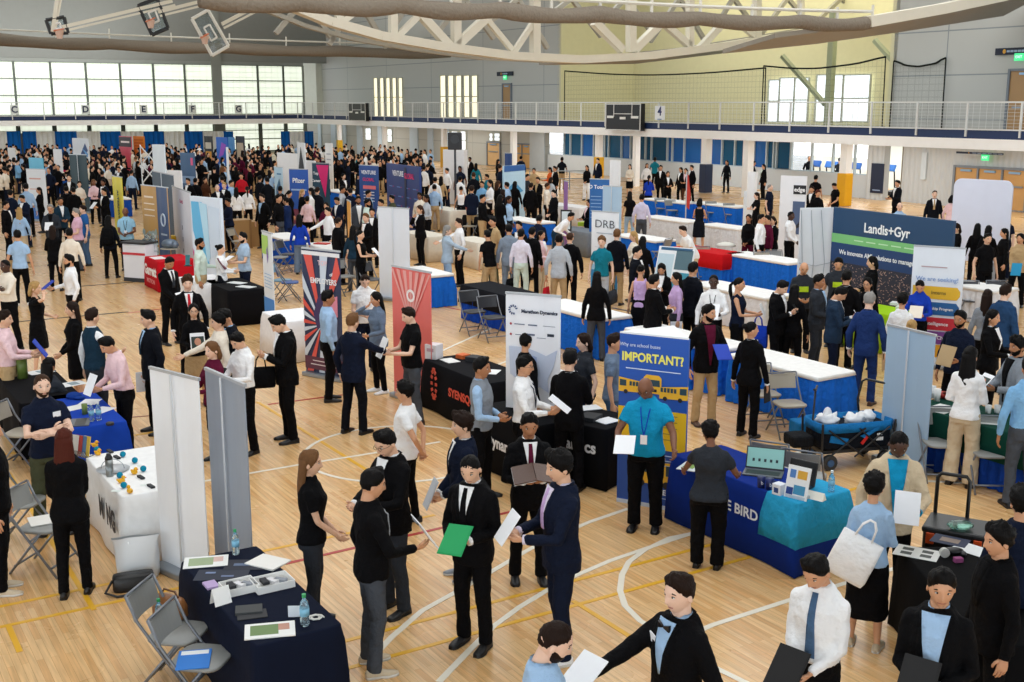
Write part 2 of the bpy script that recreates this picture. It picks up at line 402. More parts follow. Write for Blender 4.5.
# wooden doors upstairs with exit signs
def door(wall, u0, v0, u1, v1, n, y=-.06, col='#b08a5c', leaves=1, sill=None):
    xa, za = wall.px(u0, v0); xb, zb = wall.px(u1, v1)
    if sill is not None: zb = sill
    fr = MB(); w_ = abs(xb - xa)
    for x in (xa, xb): fr.box((x, y, (za + zb) / 2), (.10, .14, abs(za - zb)))
    fr.box(((xa + xb) / 2, y, za), (w_ + .1, .14, .10))
    for k in range(1, leaves): fr.box((xa + (xb - xa) * k / leaves, y, (za + zb) / 2), (.07, .14, abs(za - zb)))
    f = on(wall, fr, 'door_%d' % n, mat('#7c848c', 'paint'))
    for k in range(leaves):
        c = xa + (xb - xa) * (k + .5) / leaves
        d = MB(); d.box((c, y + .02, (za + zb) / 2), (w_ / leaves - .10, .05, abs(za - zb) - .1)); lf = d.build('door_leaf', mat(col, 'paint', .45), f)
        h = MB(); h.box((c, y - .04, zb + 1.02), (w_ / leaves * .7, .06, .07)); h.build('push_bar', mat('#9aa2aa', 'metal', metal=1), lf)
        h = MB(); h.box((c, y - .04, za - .16), (w_ / leaves * .45, .08, .09)); h.build('door_closer', mat('#8fb0cc', 'metal', metal=.6), lf)
door(LONGW, 503.5, 84, 512, 118, 1, sill=ZT); door(LONGW, 1011, 70, 1045, 126, 2, sill=ZT)
def exit_sign(wall, u, v, w_, lab, y=-.12):
    x, z = wall.px(u, v); o = empty('exit_sign', (0, 0, 0)); o.matrix_world = wall.M @ Matrix.Translation((x, y, z))
    q = MB(); q.box((0, 0, 0), (w_, .06, w_ * .72)); q.build('lit_panel', mat('#49d98d', 'paint', emit=.8), o)
    text('EXIT', w_ * .36, o, (0, -.034, 0), '#e9fff2', emit=1.0); tag(o, lab, 'sign')
exit_sign(LONGW, 506.5, 77.5, .42, 'small green exit sign above the upper door beside the narrow windows')
exit_sign(LONGW, 1021, 57, .42, 'green exit sign above the upper door at the right')
def wall_sign(wall, u0, v0, u1, v1, lab, words, y=-.08, z_=None):
    xa, za = wall.px(u0, v0); xb, zb = wall.px(u1, v1); o = empty('hanging_sign', (0, 0, 0)); o.matrix_world = wall.M @ Matrix.Translation(((xa + xb) / 2, y, (za + zb) / 2))
    q = MB(); q.box((0, 0, 0), (abs(xa - xb), .05, abs(za - zb))); q.build('sign_panel', mat('#101c33', 'paint'), o)
    h = abs(za - zb); q = MB(); q.ell((-abs(xa - xb) * .22, -.03, 0), (h * .28, .01, h * .34), 12, 6); q.build('emblem', mat('#d8a13a', 'paint'), o)
    for k in range(words):
        q = MB(); q.box((abs(xa - xb) * (-.10 + .11 * k), -.03, 0), (abs(xa - xb) * .09, .01, h * .3)); q.build('print_line', mat('#9fb2cc', 'paint'), o)
    tag(o, lab, 'sign')
wall_sign(LONGW, 997, 48.5, 1030, 54, 'navy wayfinding sign on the upper wall above the right door', 5)
wall_sign(LONGW, 498, 72, 514, 75.5, 'dark wayfinding sign over the upper door beside the narrow windows', 3)
# nets hung over the recess and on the near wall: square mesh woven as alpha
NET = bpy.data.materials.new('netting'); NET.use_nodes = True; nt = NET.node_tree; b = nt.nodes['Principled BSDF']; b.inputs['Base Color'].default_value = lin('#6c7060')
tc = nt.nodes.new('ShaderNodeTexCoord'); mp = nt.nodes.new('ShaderNodeMapping'); mp.inputs['Rotation'].default_value = (R(90), 0, 0); br = nt.nodes.new('ShaderNodeTexBrick'); br.offset = 0
br.inputs['Scale'].default_value = 1; br.inputs['Brick Width'].default_value = .28; br.inputs['Row Height'].default_value = .28; br.inputs['Mortar Size'].default_value = .016
br.inputs['Color1'].default_value = br.inputs['Color2'].default_value = (0.05, 0.05, 0.05, 1); br.inputs['Mortar'].default_value = (.24, .24, .24, 1)
nt.links.new(tc.outputs['Object'], mp.inputs[0]); nt.links.new(mp.outputs[0], br.inputs['Vector']); nt.links.new(br.outputs['Color'], b.inputs['Alpha'])
def net(u0, u1, v0, v1, lab, y):
    x0, z0 = LONGW.px(u0, v0); x1, z1 = LONGW.px(u1, v1); o = empty('sports_net', (0, 0, 0)); o.matrix_world = LONGW.M @ Matrix.Translation((0, y, 0))
    q = MB(); k = 14; top = []
    for i in range(k + 1):
        t = i / k; top.append((x0 + (x1 - x0) * t, .1 * math.sin(i * 1.3), z0 + (z1 - z0) * t - .15 * math.sin(t * PI) * 2))
    vs = [V(p) for p in top] + [V((p[0], p[1], ZT + .02)) for p in top]
    q.add(vs, [(i, i + 1, k + 2 + i, k + 1 + i) for i in range(k)]); q.build('mesh_net', NET, o, fix=False)
    q = MB(); q.tube(top, .045, 6); q.tube([top[0], (top[0][0], 0, ZT)], .03, 6); q.tube([top[-1], (top[-1][0], 0, ZT)], .03, 6); q.build('net_border', mat('#20241f', 'cloth'), o)
    tag(o, lab, 'net')
net(566, 768, 71, 68, 'long sports net with dark border hung over the warm-lit upper recess', -.1)
net(768, 891, 66, 57, 'sports net with dark border in front of the bright upper windows', -.3)
net(896, 949, 61, 58, 'small square net panel on the grey upper wall', -.15)
# slanted posts seen in the recess
q = MB()
for u0, v0, u1, v1 in ((770, 56, 812, 104), (862, 40, 890, 72)):
    a = LONGW.px(u0, v0); c = LONGW.px(u1, v1); q.tube([(a[0], .9, a[1]), (c[0], .9, c[1])], .16, 6)
a = LONGW.px(818, 45); q.box((a[0], 1.0, 6), (.35, .3, 6)); on(LONGW, q, 'trim_braces', mat('#aab08f', 'paint'))
# lower storey under the track
SILV = mat('#b9c2c4', 'paint')
blk(LONGW, 304, 545, 0, 3.2, 'wall_under_track', panel_mat('pale_wall', '#b9bab2', 3.2, 1.6, .03, '#a0a29c'))
for i, (u0, u1) in enumerate(((318, 321), (331, 336), (343, 346), (357, 362), (378, 382), (410, 418), (428, 433), (446, 449))):
    blk(LONGW, u0, u1, 0, 3.1, 'trim_strip_%d' % i, mat('#c3d3de', 'paint'), y=-.1, th=.12)
litwin(LONGW, [(443, 131, 451, 150), (452, 131, 459, 150), (461, 131, 467, 150), (256, 128, 272, 160), (275, 131, 283, 160), (366, 128, 372, 140), (388, 129, 393, 142), (490, 133, 494, 141), (495, 133, 501, 141)], 44, None, DAY)
door(LONGW, 488, 142, 501, 178, 3, sill=.02, col='#d9b27c'); door(LONGW, 514.5, 143.5, 531.5, 186, 4, sill=.02, col='#d9a964', leaves=2)
blk(LONGW, 531.5, 546, 0, 3.2, 'wall_door_side', mat('#bfc7ca', 'paint'), y=-.15, th=.1)
# glazed gym rooms
GLZ = mat('#1b5274', 'gloss', .12); GLZ2 = mat('#1f5fa6', 'gloss', .12)
x0, x1 = LONGW.x(546), LONGW.x(872)
q = MB(); q.box(((x0 + x1) / 2, .3, .55), (abs(x1 - x0), .3, 1.1)); on(LONGW, q, 'wall_glazed_base', mat('#ccd2d4', 'paint', .5))
q = MB(); q.box(((x0 + x1) / 2, .3, 3.0), (abs(x1 - x0), .3, .3)); on(LONGW, q, 'wall_glazed_head', mat('#20262b', 'paint', .5))
us = [561, 567.5, 579, 591, 602, 606, 619, 628, 643, 649, 665, 670, 682, 700, 707, 720, 733, 745, 752, 765, 775, 789]
for i in range(len(us) - 1):
    n = 50 + i; xa, xb = LONGW.x(us[i]), LONGW.x(us[i + 1])
    fr = MB(); fr.box((xa, .28, 1.98), (.09, .14, 1.76)); fr.box((xb, .28, 1.98), (.05, .12, 1.76)); fr.box(((xa + xb) / 2, .28, 1.12), (abs(xa - xb), .14, .06))
    f = on(LONGW, fr, 'window_%d' % n, mat('#b7c6cc', 'paint')); g = MB(); g.box(((xa + xb) / 2, .34, 1.98), (abs(xa - xb) - .08, .03, 1.7)); g.build('glass', GLZ2 if 11 <= i < 14 or i % 4 == 2 else GLZ, f)
# the last bays are see-through: a bright fitness room behind
us = [772, 790, 810.5, 832, 854, 872]
for i in range(len(us) - 1):
    n = 80 + i; xa, xb = LONGW.x(us[i]), LONGW.x(us[i + 1])
    fr = MB(); fr.box((xa, .28, 1.98), (.09, .14, 1.76)); fr.box((xb, .28, 1.98), (.05, .12, 1.76)); fr.box(((xa + xb) / 2, .28, 1.12), (abs(xa - xb), .14, .06))
    f = on(LONGW, fr, 'window_%d' % n, mat('#b7c6cc', 'paint'))
xa, xb = LONGW.x(766), LONGW.x(876)
q = MB(); q.box(((xa + xb) / 2, 6.5, 1.6), (abs(xa - xb) + 6, .2, 3.2)); on(LONGW, q, 'wall_fitness_room', mat('#e6efe9', 'paint'))
q = MB()
FITW = Wall(CORNER + E1 * 10.9, -E2, -E1)
for u in (776, 786, 796, 806, 816, 826, 845, 857, 868): q.box((FITW.x(u), 6.3, 2.3), (1.15, .06, 1.5))
on(LONGW, q, 'window_90', mat('#ffffff', 'paint', emit=1.1))
for k, (u, v) in enumerate(((782, 137), (799, 153), (822, 152), (856, 156))):
    x = LONGW.x(u); o = empty('treadmill', (0, 0, 0)); o.matrix_world = LONGW.M @ Matrix.Translation((x, 3.2, 0))
    q = MB(); q.box((0, 0, .12), (.8, 1.7, .2)); q.build('deck', mat('#14181c', 'plastic'), o, bevel=.03)
    for sd in (-1, 1):
        q = MB(); q.tube([(sd * .36, -.5, .2), (sd * .36, -.62, 1.25)], .035, 8); q.build('upright', mat('#20262c', 'plastic'), o)
    q = MB(); q.box((0, -.62, 1.35), (.8, .12, .34), 0, Matrix.Rotation(R(-25), 3, 'X')); q.build('console', mat('#2c6fc0' if k % 2 else '#1c5aa8', 'plastic', emit=.15), o, bevel=.02)
    tag(o, 'treadmill behind the glass of the fitness room, %s' % ('first from the left', 'second from the left', 'third from the left', 'right of the yellow padded column')[k], 'treadmill')
# near end of the lower wall: siding, brown return, doors
blk(LONGW, 872, 889, 0, 3.2, 'wall_siding_pier', SIDING, y=-.1)
blk(LONGW, 888, 906, 0, 3.2, 'wall_brown_return', mat('#8f8373', 'paint'), y=1.2)
blk(LONGW, 905, 1150, 0, 3.2, 'wall_siding', SIDING, y=.1)
door(LONGW, 955, 166, 1022, 240, 5, sill=.02, col='#c99a5e', leaves=3, y=.02)
exit_sign(LONGW, 987, 157.5, .36, 'lit green exit sign over the triple wooden doors')
wall_sign(LONGW, 965.5, 151, 1012, 155, 'long black wayfinding sign hanging over the triple wooden doors', 6, y=-.6)
o = empty('wall_poster', (0, 0, 0)); xa, za = LONGW.px(874, 163); xb, zb = LONGW.px(884.5, 193.5); o.matrix_world = LONGW.M @ Matrix.Translation(((xa + xb) / 2, -.14, (za + zb) / 2))
q = MB(); q.box((0, 0, 0), (abs(xa - xb), .04, abs(za - zb))); q.build('poster_board', mat('#12203a', 'paint'), o)
q = MB(); q.box((0, -.025, -abs(za - zb) * .4), (abs(xa - xb) * .6, .01, .05)); q.build('print_line', mat('#8fa2c0', 'paint'), o); tag(o, 'tall navy poster board on the ribbed grey pier', 'poster')
for u, v, l in ((906 + 19, 176, 'thin white wall panel on the ribbed siding beside the standing suit'),):
    o = blk(LONGW, 925, 930, 1.1, 2.3, 'wall_panel', mat('#cfd8dc', 'paint'), y=0, th=.08, kind=None); tag(o, l, 'panel')
# columns along the track edge with crash pads
for i, (u, w_, pad) in enumerate(((333, .30, '#d9ab12'), (378, .30, None), (437.5, .32, '#e0a80e'), (507, .32, None), (592.5, .33, '#e8ae10'), (630, .30, None), (700.5, .38, '#16294a'), (742.5, .38, None), (841, .38, '#e3a80c'))):
    x = LONG.x(u); q = MB(); q.box((x, .5, 1.37), (w_, w_, 2.74)); on(LONG, q, 'column_%d' % i, WHITEP)
    if pad:
        o = empty('column_pad', (0, 0, 0)); o.matrix_world = LONG.M @ Matrix.Translation((x, .5, 0)); q = MB(); hgt = 1.45; s_ = w_ + .12
        q.box((0, 0, hgt / 2 + .02), (s_, s_, hgt)); q.build('pad_cover', mat(pad, 'leather'), o, bevel=.04)
        tag(o, '%s crash pad wrapped round the %s column' % (('yellow' if pad != '#16294a' else 'navy'), {333: 'far corner', 437.5: 'white column left of the cloth covered panel, far', 592.5: 'middle', 700.5: 'wide', 841: 'fitness room'}[u]), 'pad')
# scoreboards on the railing
for u0, u1, v0, v1, lab in ((353.5, 371, 103, 121.2, 'small black scoreboard hung on the track railing near the far corner'), (612.5, 647, 103.5, 131, 'large black scoreboard with white frame hung on the track railing')):
    xa, za = LONG.px(u0, v0); xb, zb = LONG.px(u1, v1); o = empty('scoreboard', (0, 0, 0)); o.matrix_world = LONG.M @ Matrix.Translation(((xa + xb) / 2, -.3, (za + zb) / 2)); w_, h_ = abs(xa - xb), abs(za - zb)
    q = MB(); q.box((0, 0, 0), (w_, .30, h_)); q.build('housing', mat('#15171b', 'plastic'), o, bevel=.02)
    q = MB()
    for x, z, a, c in ((0, h_ / 2 - .03, w_, .05), (0, -h_ / 2 + .03, w_, .05), (-w_ / 2 + .03, 0, .05, h_), (w_ / 2 - .03, 0, .05, h_), (-w_ * .26, h_ * .25, .04, h_ * .5), (w_ * .26, h_ * .25, .04, h_ * .5), (0, h_ * .12, w_ * .5, .04)): q.box((x, -.16, z), (a, .03, c))
    q.build('frame', mat('#d9d9d6', 'paint'), o)
    q = MB()
    for x, z, a in ((-w_ * .36, 0, .18), (w_ * .34, 0, .20), (0, -h_ * .04, .16)): q.box((x, -.165, z), (w_ * a, .02, h_ * .09))
    q.build('score_label', mat('#e8e8e4', 'paint'), o); tag(o, lab, 'scoreboard')

# ---- roof steel: deck, trusses, rolled divider curtains, backboards
q = MB(); q.box((0, 60, 15.2), (190, 170, .3)); tag(q.build('ceiling', mat('#8a8b86', 'paint')), kind='structure')
CREAM, STEEL, CURT = mat('#d9d2c0', 'paint', .5), mat('#a29d90', 'paint', .5), mat('#82786b', 'cloth')
def frame_at(px, py, z):
    p = at(px, py, z); return p
class TP:                                             # vertical plane parallel to the end wall through a point
    def __init__(s, P): s.P = P
    def p(s, u, v, off=0.0): return on_plane(u, v, s.P, -E2) - E2 * off
def member(q, tp, a, c, w_, h_=None, off=0.0):
    A, B = tp.p(a[0], a[1], off), tp.p(c[0], c[1], off); t = (B - A); L = t.length; t.normalize()
    up_ = t.cross(E2).normalized(); M3 = Matrix((t, E2, up_)).transposed()
    q.box((A + B) / 2, (L, w_, h_ or w_), 0, M3)
# rolled curtain, far
T2 = TP(at(0, 40, 8.2)); T1 = TP(at(230, 2, 6.9)); TA = TP(at(560, 60, 6.35))
def curtain(tp, pts, r, lab):
    P = [tp.p(u, v) for u, v in pts]; q = MB(); N = []; rad = []
    for i in range(len(P) - 1):
        for k in range(8):
            t = k / 8; N.append(P[i].lerp(P[i + 1], t) - V((0, 0, .10 * math.sin(PI * t)))); rad.append(r * (1 + .08 * math.sin(i * 2.1 + k)))
    N.append(P[-1]); rad.append(r * .9)
    o = empty('divider_curtain', (0, 0, 0)); q.tube(N, rad, 12); q.build('rolled_fabric', CURT, o, True)
    q = MB(); q.tube([p + V((0, 0, r * 1.6)) for p in P], .06, 6)
    for p in N[::4]: q.tube([p + V((0, 0, r * .5)), p + V((0, 0, r * 2.6))], .05, 6)
    q.build('hanging_rail', mat('#d6d2c6', 'paint'), o); tag(o, lab, 'curtain')
curtain(T2, [(-40, 38), (0, 39.5), (110, 44), (230, 48), (340, 51), (450, 53)], .36, 'rolled grey divider curtain hanging below the far trusses at the left')
curtain(T1, [(200, -2), (300, 2), (400, 5), (500, 10), (600, 14), (700, 18.5), (800, 21.5), (872, 22.5)], .225, 'rolled brown divider curtain hanging across the top of the hall')
# near truss with curved bottom chord
chord = [(286, 4), (330, 22), (380, 36), (440, 46.5), (512, 56), (580, 59.5), (650, 55.5), (720, 46.5), (790, 35), (870, 21), (940, 8), (1000, -3)]
q = MB()
for i in range(len(chord) - 1): member(q, TA, chord[i], chord[i + 1], .55, .34)
on_ = q.build('truss_chord', CREAM); tag(on_, kind='structure')
q = MB()
for a, c, w_ in (((339, 24), (339, -20), .28), ((393, 38), (393, -10), .30), ((456, 46), (456, -10), .34), ((535, 54), (535, -10), .36), ((631, 52), (631, -10), .36), ((690, 46), (690, -10), .3), ((757, 38), (757, -10), .34), ((801, 28), (801, -10), .26)): member(q, TA, a, c, w_)
for a, c, w_ in (((339, 24), (365, 5), .22), ((398, 36), (420, 14), .24), ((420, 14), (450, 47), .34), ((456, 46), (490, 14), .34), ((512, 55), (535, 20), .22), ((594, 22), (622, 50), .34), ((634, 50), (662, 22), .34), ((662, 22), (690, 46), .3), ((700, 48), (722, 24), .3), ((757, 38), (735, 20), .26), ((484, 16), (512, 50), .22), ((900, 12), (880, -12), .3), ((920, 6), (950, -14), .28)): member(q, TA, a, c, w_)
tag(q.build('truss_webs', CREAM), kind='structure')
# second plane of the box truss and its dark lattice
q = MB()
for i in range(len(chord) - 1): member(q, TA, chord[i], chord[i + 1], .3, .16, -2.6)
for k in range(12):
    u = 300 + k * 55; member(q, TA, (u, 30 + 14 * math.sin(k)), (u + 30, -6), .2, None, -2.6); member(q, TA, (u + 60, 38 + 8 * math.sin(k * 2)), (u + 30, -6), .2, None, -2.6)
tag(q.build('truss_back', STEEL), kind='structure')
# underside plate on the right, where the chord sweeps up
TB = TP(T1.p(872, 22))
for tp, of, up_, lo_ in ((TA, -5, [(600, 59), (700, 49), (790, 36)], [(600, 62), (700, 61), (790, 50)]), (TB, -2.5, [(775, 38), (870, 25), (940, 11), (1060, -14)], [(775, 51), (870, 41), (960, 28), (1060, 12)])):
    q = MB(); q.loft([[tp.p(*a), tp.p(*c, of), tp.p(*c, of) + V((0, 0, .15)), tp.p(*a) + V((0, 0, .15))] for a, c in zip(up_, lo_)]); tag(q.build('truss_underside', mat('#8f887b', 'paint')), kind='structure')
q = MB(); member(q, TB, (866, 22), (940, 9), .5, .36); member(q, TB, (940, 9), (1040, -12), .5, .36); tag(q.build('truss_chord_near', CREAM), kind='structure')
# far trusses at the left: thin steel in the dark roof space
T3 = TP(at(120, 50, 9.5))
q = MB()
for a, c in (((-10, 4), (60, 60)), ((50, 60), (58, 0)), ((118, 0), (150, 30)), ((122, 62), (148, 2)), ((60, 34), (88, -4)), ((190, 62), (215, 10)), ((215, 10), (222, 68)), ((12, 60), (20, -6)), ((84, 62), (90, -5)), ((155, 64), (157, -5)), ((186, 66), (188, -5)), ((290, 66), (262, 4)), ((256, 60), (272, 10)), ((0, 55), (-20, 10))): member(q, T3, a, c, .35)
member(q, T3, (-30, 61), (320, 69), .3); tag(q.build('truss_far', STEEL), kind='structure')
q = MB(); q.box((0, 0, 0), (95, .3, 6.0)); o = q.build('wall_gable', mat('#8d8e88', 'paint', .8)); o.matrix_world = ENDW.M @ Matrix.Translation((LE / 2, .2, zt + 3.3)); o['kind'] = 'structure'
# slanting backboard arms
T4 = TP(at(190, 10, 9.0))
for i, (a, c) in enumerate((((62, 27), (172, 1)), ((158, 12), (206, 0)), ((222, 24), (268, 0)), ((52, 32), (58, -6)))):
    q = MB(); member(q, T4, a, c, .16); member(q, T4, (a[0] + 2, a[1] + 4), (c[0] + 3, c[1] + 4), .10)
    tag(q.build('backboard_arm', CREAM), ('long pale arm holding the middle folded backboard' if i == 0 else 'pale folding arm behind the middle backboard' if i == 1 else 'pale folding arm behind the right tilted backboard' if i == 2 else 'vertical pale arm of the leftmost folded backboard'), 'arm')
def backboard(poly, rimc, col, lab):
    P = [T4.p(u, v) for u, v in poly]; o = empty('basketball_backboard', (0, 0, 0)); q = MB()
    for i in range(4): q.tube([P[i], P[(i + 1) % 4]], .09, 6)
    q.build('frame', mat(col, 'paint'), o)
    q = MB(); n_ = (P[1] - P[0]).cross(P[3] - P[0]).normalized(); q.loft([[p + n_ * .01 for p in P], [p - n_ * .01 for p in P]])
    gm = mat('#b9c4c4', 'glass', .05); q.build('glass_board', gm, o)
    cen = sum(P, V()) / 4; q = MB(); S = [cen.lerp(p, .36) - E2 * .02 for p in P]
    for i in range(4): q.tube([S[i], S[(i + 1) % 4]], .05, 6)
    q.build('target_square', mat('#e8e6e0', 'paint'), o)
    rc = T4.p(*rimc, .25); q = MB(); ax = (P[1] - P[0]).normalized(); q.tube([rc + ax * (.24 * math.cos(t)) - E2 * (.24 * math.sin(t)) + n_ * .02 for t in [2 * PI * k / 16 for k in range(17)]], .025, 6); q.build('rim', mat('#d4764e', 'paint'), o)
    q = MB(); q.tube([rc - V((0, 0, .02)), rc - V((0, 0, .4))], [.22, .12], 10, cap=False); q.build('hoop_net', mat('#d8b7a6', 'cloth'), o); tag(o, lab, 'backboard')
backboard([(192, 19), (208, 10), (228.5, 46), (212, 55.5)], (203, 36), '#e4e1d8', 'white framed glass backboard tilted under the roof, rightmost')
backboard([(138, 6), (157, -2), (168, 28), (152, 35)], (149, 20), '#24262a', 'dark framed backboard folded up under the roof, middle')
backboard([(46, 20), (64, 17), (68, 33), (51, 34)], (58, 30), '#2a2c2e', 'dark framed backboard folded up under the roof, leftmost')
# ------------------------------------------------------------------ booths: tables, banners, chairs and what lies on them
def basis(o, x, y, loc):
    o.matrix_world = Matrix(((x.x, y.x, 0, loc.x), (x.y, y.y, 0, loc.y), (x.z, y.z, 1, loc.z), (0, 0, 0, 1)))
def snap(u):
    for a in (E1, -E1, E2, -E2):
        if u.normalized().dot(a) > .955: return a.copy()
    return u.normalized()
def rrect(L, W, r, n):
    """points round a rounded rectangle with outward normals, n per unit length"""
    pts = []
    def seg(a, b, nn):
        k = max(2, int((V(b) - V(a)).length * n))
        for i in range(k): pts.append((V(a).lerp(V(b), i / k), V(nn)))
    l, w = L / 2, W / 2
    seg((-l + r, -w, 0), (l - r, -w, 0), (0, -1, 0)); pts.append((V((l - r * .3, -w + r * .3, 0)), V((.7, -.7, 0))))
    seg((l, -w + r, 0), (l, w - r, 0), (1, 0, 0)); pts.append((V((l - r * .3, w - r * .3, 0)), V((.7, .7, 0))))
    seg((l - r, w, 0), (-l + r, w, 0), (0, 1, 0)); pts.append((V((-l + r * .3, w - r * .3, 0)), V((-.7, .7, 0))))
    seg((-l, w - r, 0), (-l, -w + r, 0), (-1, 0, 0)); pts.append((V((-l + r * .3, -w + r * .3, 0)), V((-.7, -.7, 0))))
    return pts
def cloth(L, W, z1, z0, amp, freq, flare, n=14, seed=0, cap=True, corner=.05):
    pts = rrect(L, W, .03, n); q = MB(); rings = []
    lev = [(z1, -.012, 0), (z1, 0, 0), (z1 - .012, .008, 0), (z1 - .12, .012, .45), ((z1 + z0) / 2, .016, .8), (z0, .02, 1)] if cap else [(z1, .0, .1), (z1 - .07, .004, .35), ((z1 + z0) / 2, .012, 1), (z0, .016, 1)]
    if cap and z1 - z0 < .2: lev = lev[:3] + [(z0, .012, .3)]
    for z, out, k in lev:
        r = []
        for i, (p, nn) in enumerate(pts):
            a = math.sin(i * freq + seed) * .6 + math.sin(i * freq * .37 + seed * 2 + .4) * .4
            co = corner * k if abs(nn.x) > .5 and abs(nn.y) > .5 else 0
            o = out + k * (amp * a + flare) + co
            r.append(V((p.x, p.y, z)) + nn * o)
        rings.append(r)
    q.loft(rings, 0, cap)
    return q
TABLES = {}
def table(key, p0, p1, p2, label, col, style='drape', skirt='#1a5fc0', depth=None, top='#f2f2f0', h=.745, group=None, length=None, anc=1):
    P0, P1, P2 = at(*p0, h), at(*p1, h), at(*p2, h)
    u = P1 - P0; L = u.length; u = snap(u); v = V((-u.y, u.x, 0)); W = abs((P2 - P0).dot(v)) if depth is None else depth
    if depth is None: W = min(max(W, .6), .85)
    if length: P0 = P1 - u * length if anc else P0; L = length
    c = P0 + u * L / 2 + v * W / 2
    o = empty('draped_table', (0, 0, 0)); basis(o, u, v, V((c.x, c.y, 0))); o['L'] = L; o['W'] = W
    sd = len(TABLES) * 1.7
    if style == 'drape': cloth(L, W, h, .012, .022, .55, .01, seed=sd).build('tablecloth', mat(col, 'velvet'), o, True, fix=False)
    elif style == 'skirt':
        cloth(L, W, h, h - .06, .002, .5, 0, seed=sd).build('tablecloth', mat(top, 'velvet'), o, True, fix=False)
        cloth(L - .03, W - .03, h - .02, .012, .042, 1.9, .01, n=26, seed=sd, cap=False).build('pleated_skirt', mat(col, 'cloth'), o, True, fix=False)
    elif style == 'over':
        cloth(L, W, h, .36, .012, .5, .015, seed=sd).build('tablecloth', mat(col, 'velvet'), o, True, fix=False)
        cloth(L - .03, W - .03, h - .03, .012, .042, 1.9, .0, n=26, seed=sd, cap=False).build('pleated_skirt', mat(skirt, 'cloth'), o, True, fix=False)
    tag(o, label, 'table', group or 'draped booth tables'); TABLES[key] = (o, L, W)
    return o
def side_text(key, s, size, x, z, color, bold=.004, sx=1.0, side=0):
    o, L, W = TABLES[key]
    if side == 0: return text(s, size, o, (x, -W / 2 - .050, z), color, bold=bold, sx=sx)
    if side == 1: return text(s, size, o, (L / 2 + .050, x, z), color, rot=(PI / 2, 0, PI / 2), bold=bold, sx=sx)

table('navy', (181, 561.5), (254.5, 646), (331, 625), 'long table under a dark navy floor-length cloth in front of two folding chairs', '#10172a', depth=.66)
table('white', (86, 456), (114, 498), (161, 489), 'table under a white floor-length cloth scattered with ducks and foam balls', '#f1f2f2', depth=.78)
side_text('white', 'M  NG', .30, .30, .42, '#1b2230', .012, .8)
table('royal', (52, 388), (69, 429), (125, 425), 'royal blue draped table beside the person with crossed arms', '#1740a8', depth=.66, length=1.75)
table('blackleft', (14, 368), (20, 404), (52, 395), 'black draped table with papers behind the person with crossed arms', '#0c0c10', depth=.76, length=1.7)
table('bird', (683, 465), (798, 503.5), (838, 492), 'dark blue table printed with white letters, holding an open laptop', '#112f86', depth=.70, length=1.85)
side_text('bird', 'BLUE BIRD', .15, .08, .46, '#e8edf6', .003, 1.05)
o_, L_, W_ = TABLES['bird']
q = cloth(.42, W_ + .03, .752, .30, .004, .4, .012); r_ = q.build('table_runner', mat('#2b9fcf', 'cloth'), o_, True, fix=False); r_.location = (L_ / 2 - .20, -.0, 0); r_['label'] = 'light blue diagonal-striped runner'
table('sven', (424, 359), (468, 380), (512, 352), 'black draped table with coral letters and a round coral emblem', '#101116', depth=.76, length=1.83, anc=0)
side_text('sven', 'SYENSQO', .17, .30, .42, '#e2553f', .006)
o_, L_, W_ = TABLES['sven']; q = MB()
for k in range(14):
    a = 2 * PI * k / 14; rr_ = .10 if abs(math.sin(a)) < .8 else .14
    q.box((-.52 + .11 * math.cos(a) * .6, -W_ / 2 - .05, .45 + .22 * math.sin(a)), (.05, .012, .045), 0, Matrix.Rotation(-a, 3, 'Y'))
q.build('emblem', mat('#e2553f', 'paint'), o_)
table('dyna', (530, 414), (606, 430), (618, 423), 'black draped table printed with white lettering in front of the plain black suit back', '#0c0d11', depth=.74, length=1.5)
side_text('dyna', 'Dynamics', .20, .25, .50, '#e8eaee', .006)
table('dynb', (486, 408), (525, 428), (545, 408), 'black draped table with white lettering under the papers of the person with a lanyard', '#0c0d11', depth=.55, length=1.2)
side_text('dynb', 'Dynamics', .20, .18, .42, '#e8eaee', .006)
table('bluemid', (740, 361), (818, 377.5), (844, 371), 'white topped table with a bright blue pleated skirt beside the folding wagon', '#1c6ad4', 'skirt', depth=.76, length=1.83)
table('green', (905, 405), (972, 421), (1035, 404), 'table with dark green cloth over a blue pleated skirt, red bowls on top', '#0f3f34', 'over', skirt='#18439f', depth=.80, length=2.6, anc=0)
table('blackright', (900, 547), (940, 593), (985, 556), 'black draped table with papers and small gadgets in front of the tool case', '#0a0a0c', depth=.80, length=1.85, anc=0)
table('garrett', (134, 253), (158.5, 262), (178, 257), 'red draped table with white lettering and clear awards on top', '#c21624', depth=.90, length=1.25)
side_text('garrett', 'Garrett', .34, .0, .46, '#f7f2f0', .014, 1.0); side_text('garrett', 'MOTION', .15, .0, .20, '#e58b8b', .004, 1.2)
table('whitenext', (176, 270), (196, 285), (212, 268), 'white draped table right of the red table', '#eeeff2', depth=.8, length=1.35)
table('blackside', (205, 283), (229, 291), (257, 278), 'black draped table with leaflets beside the person in a white blouse', '#0e0e12', depth=.8, length=1.7)
table('whitebanner', (272, 312), (286, 322), (304, 301), 'white draped table end left of the red and blue sunburst banner', '#f1f1f4', depth=.8, length=1.2)
table('blueoq', (392, 268), (424, 276), (448, 274), 'white topped blue skirted table behind the coral banner', '#1c6ad4', 'skirt', depth=.76, length=1.5)
table('blackblue', (457, 287), (506, 296), (512, 285), 'black cloth over blue skirt table with two folding chairs in front', '#14161d', 'over', skirt='#1746b0', depth=.76, length=1.83)
table('bluecl', (270, 236), (283, 239), (302, 234), 'white topped blue skirted table by the narrow green and blue banner', '#1a4fae', 'skirt', depth=.76, length=1.6)
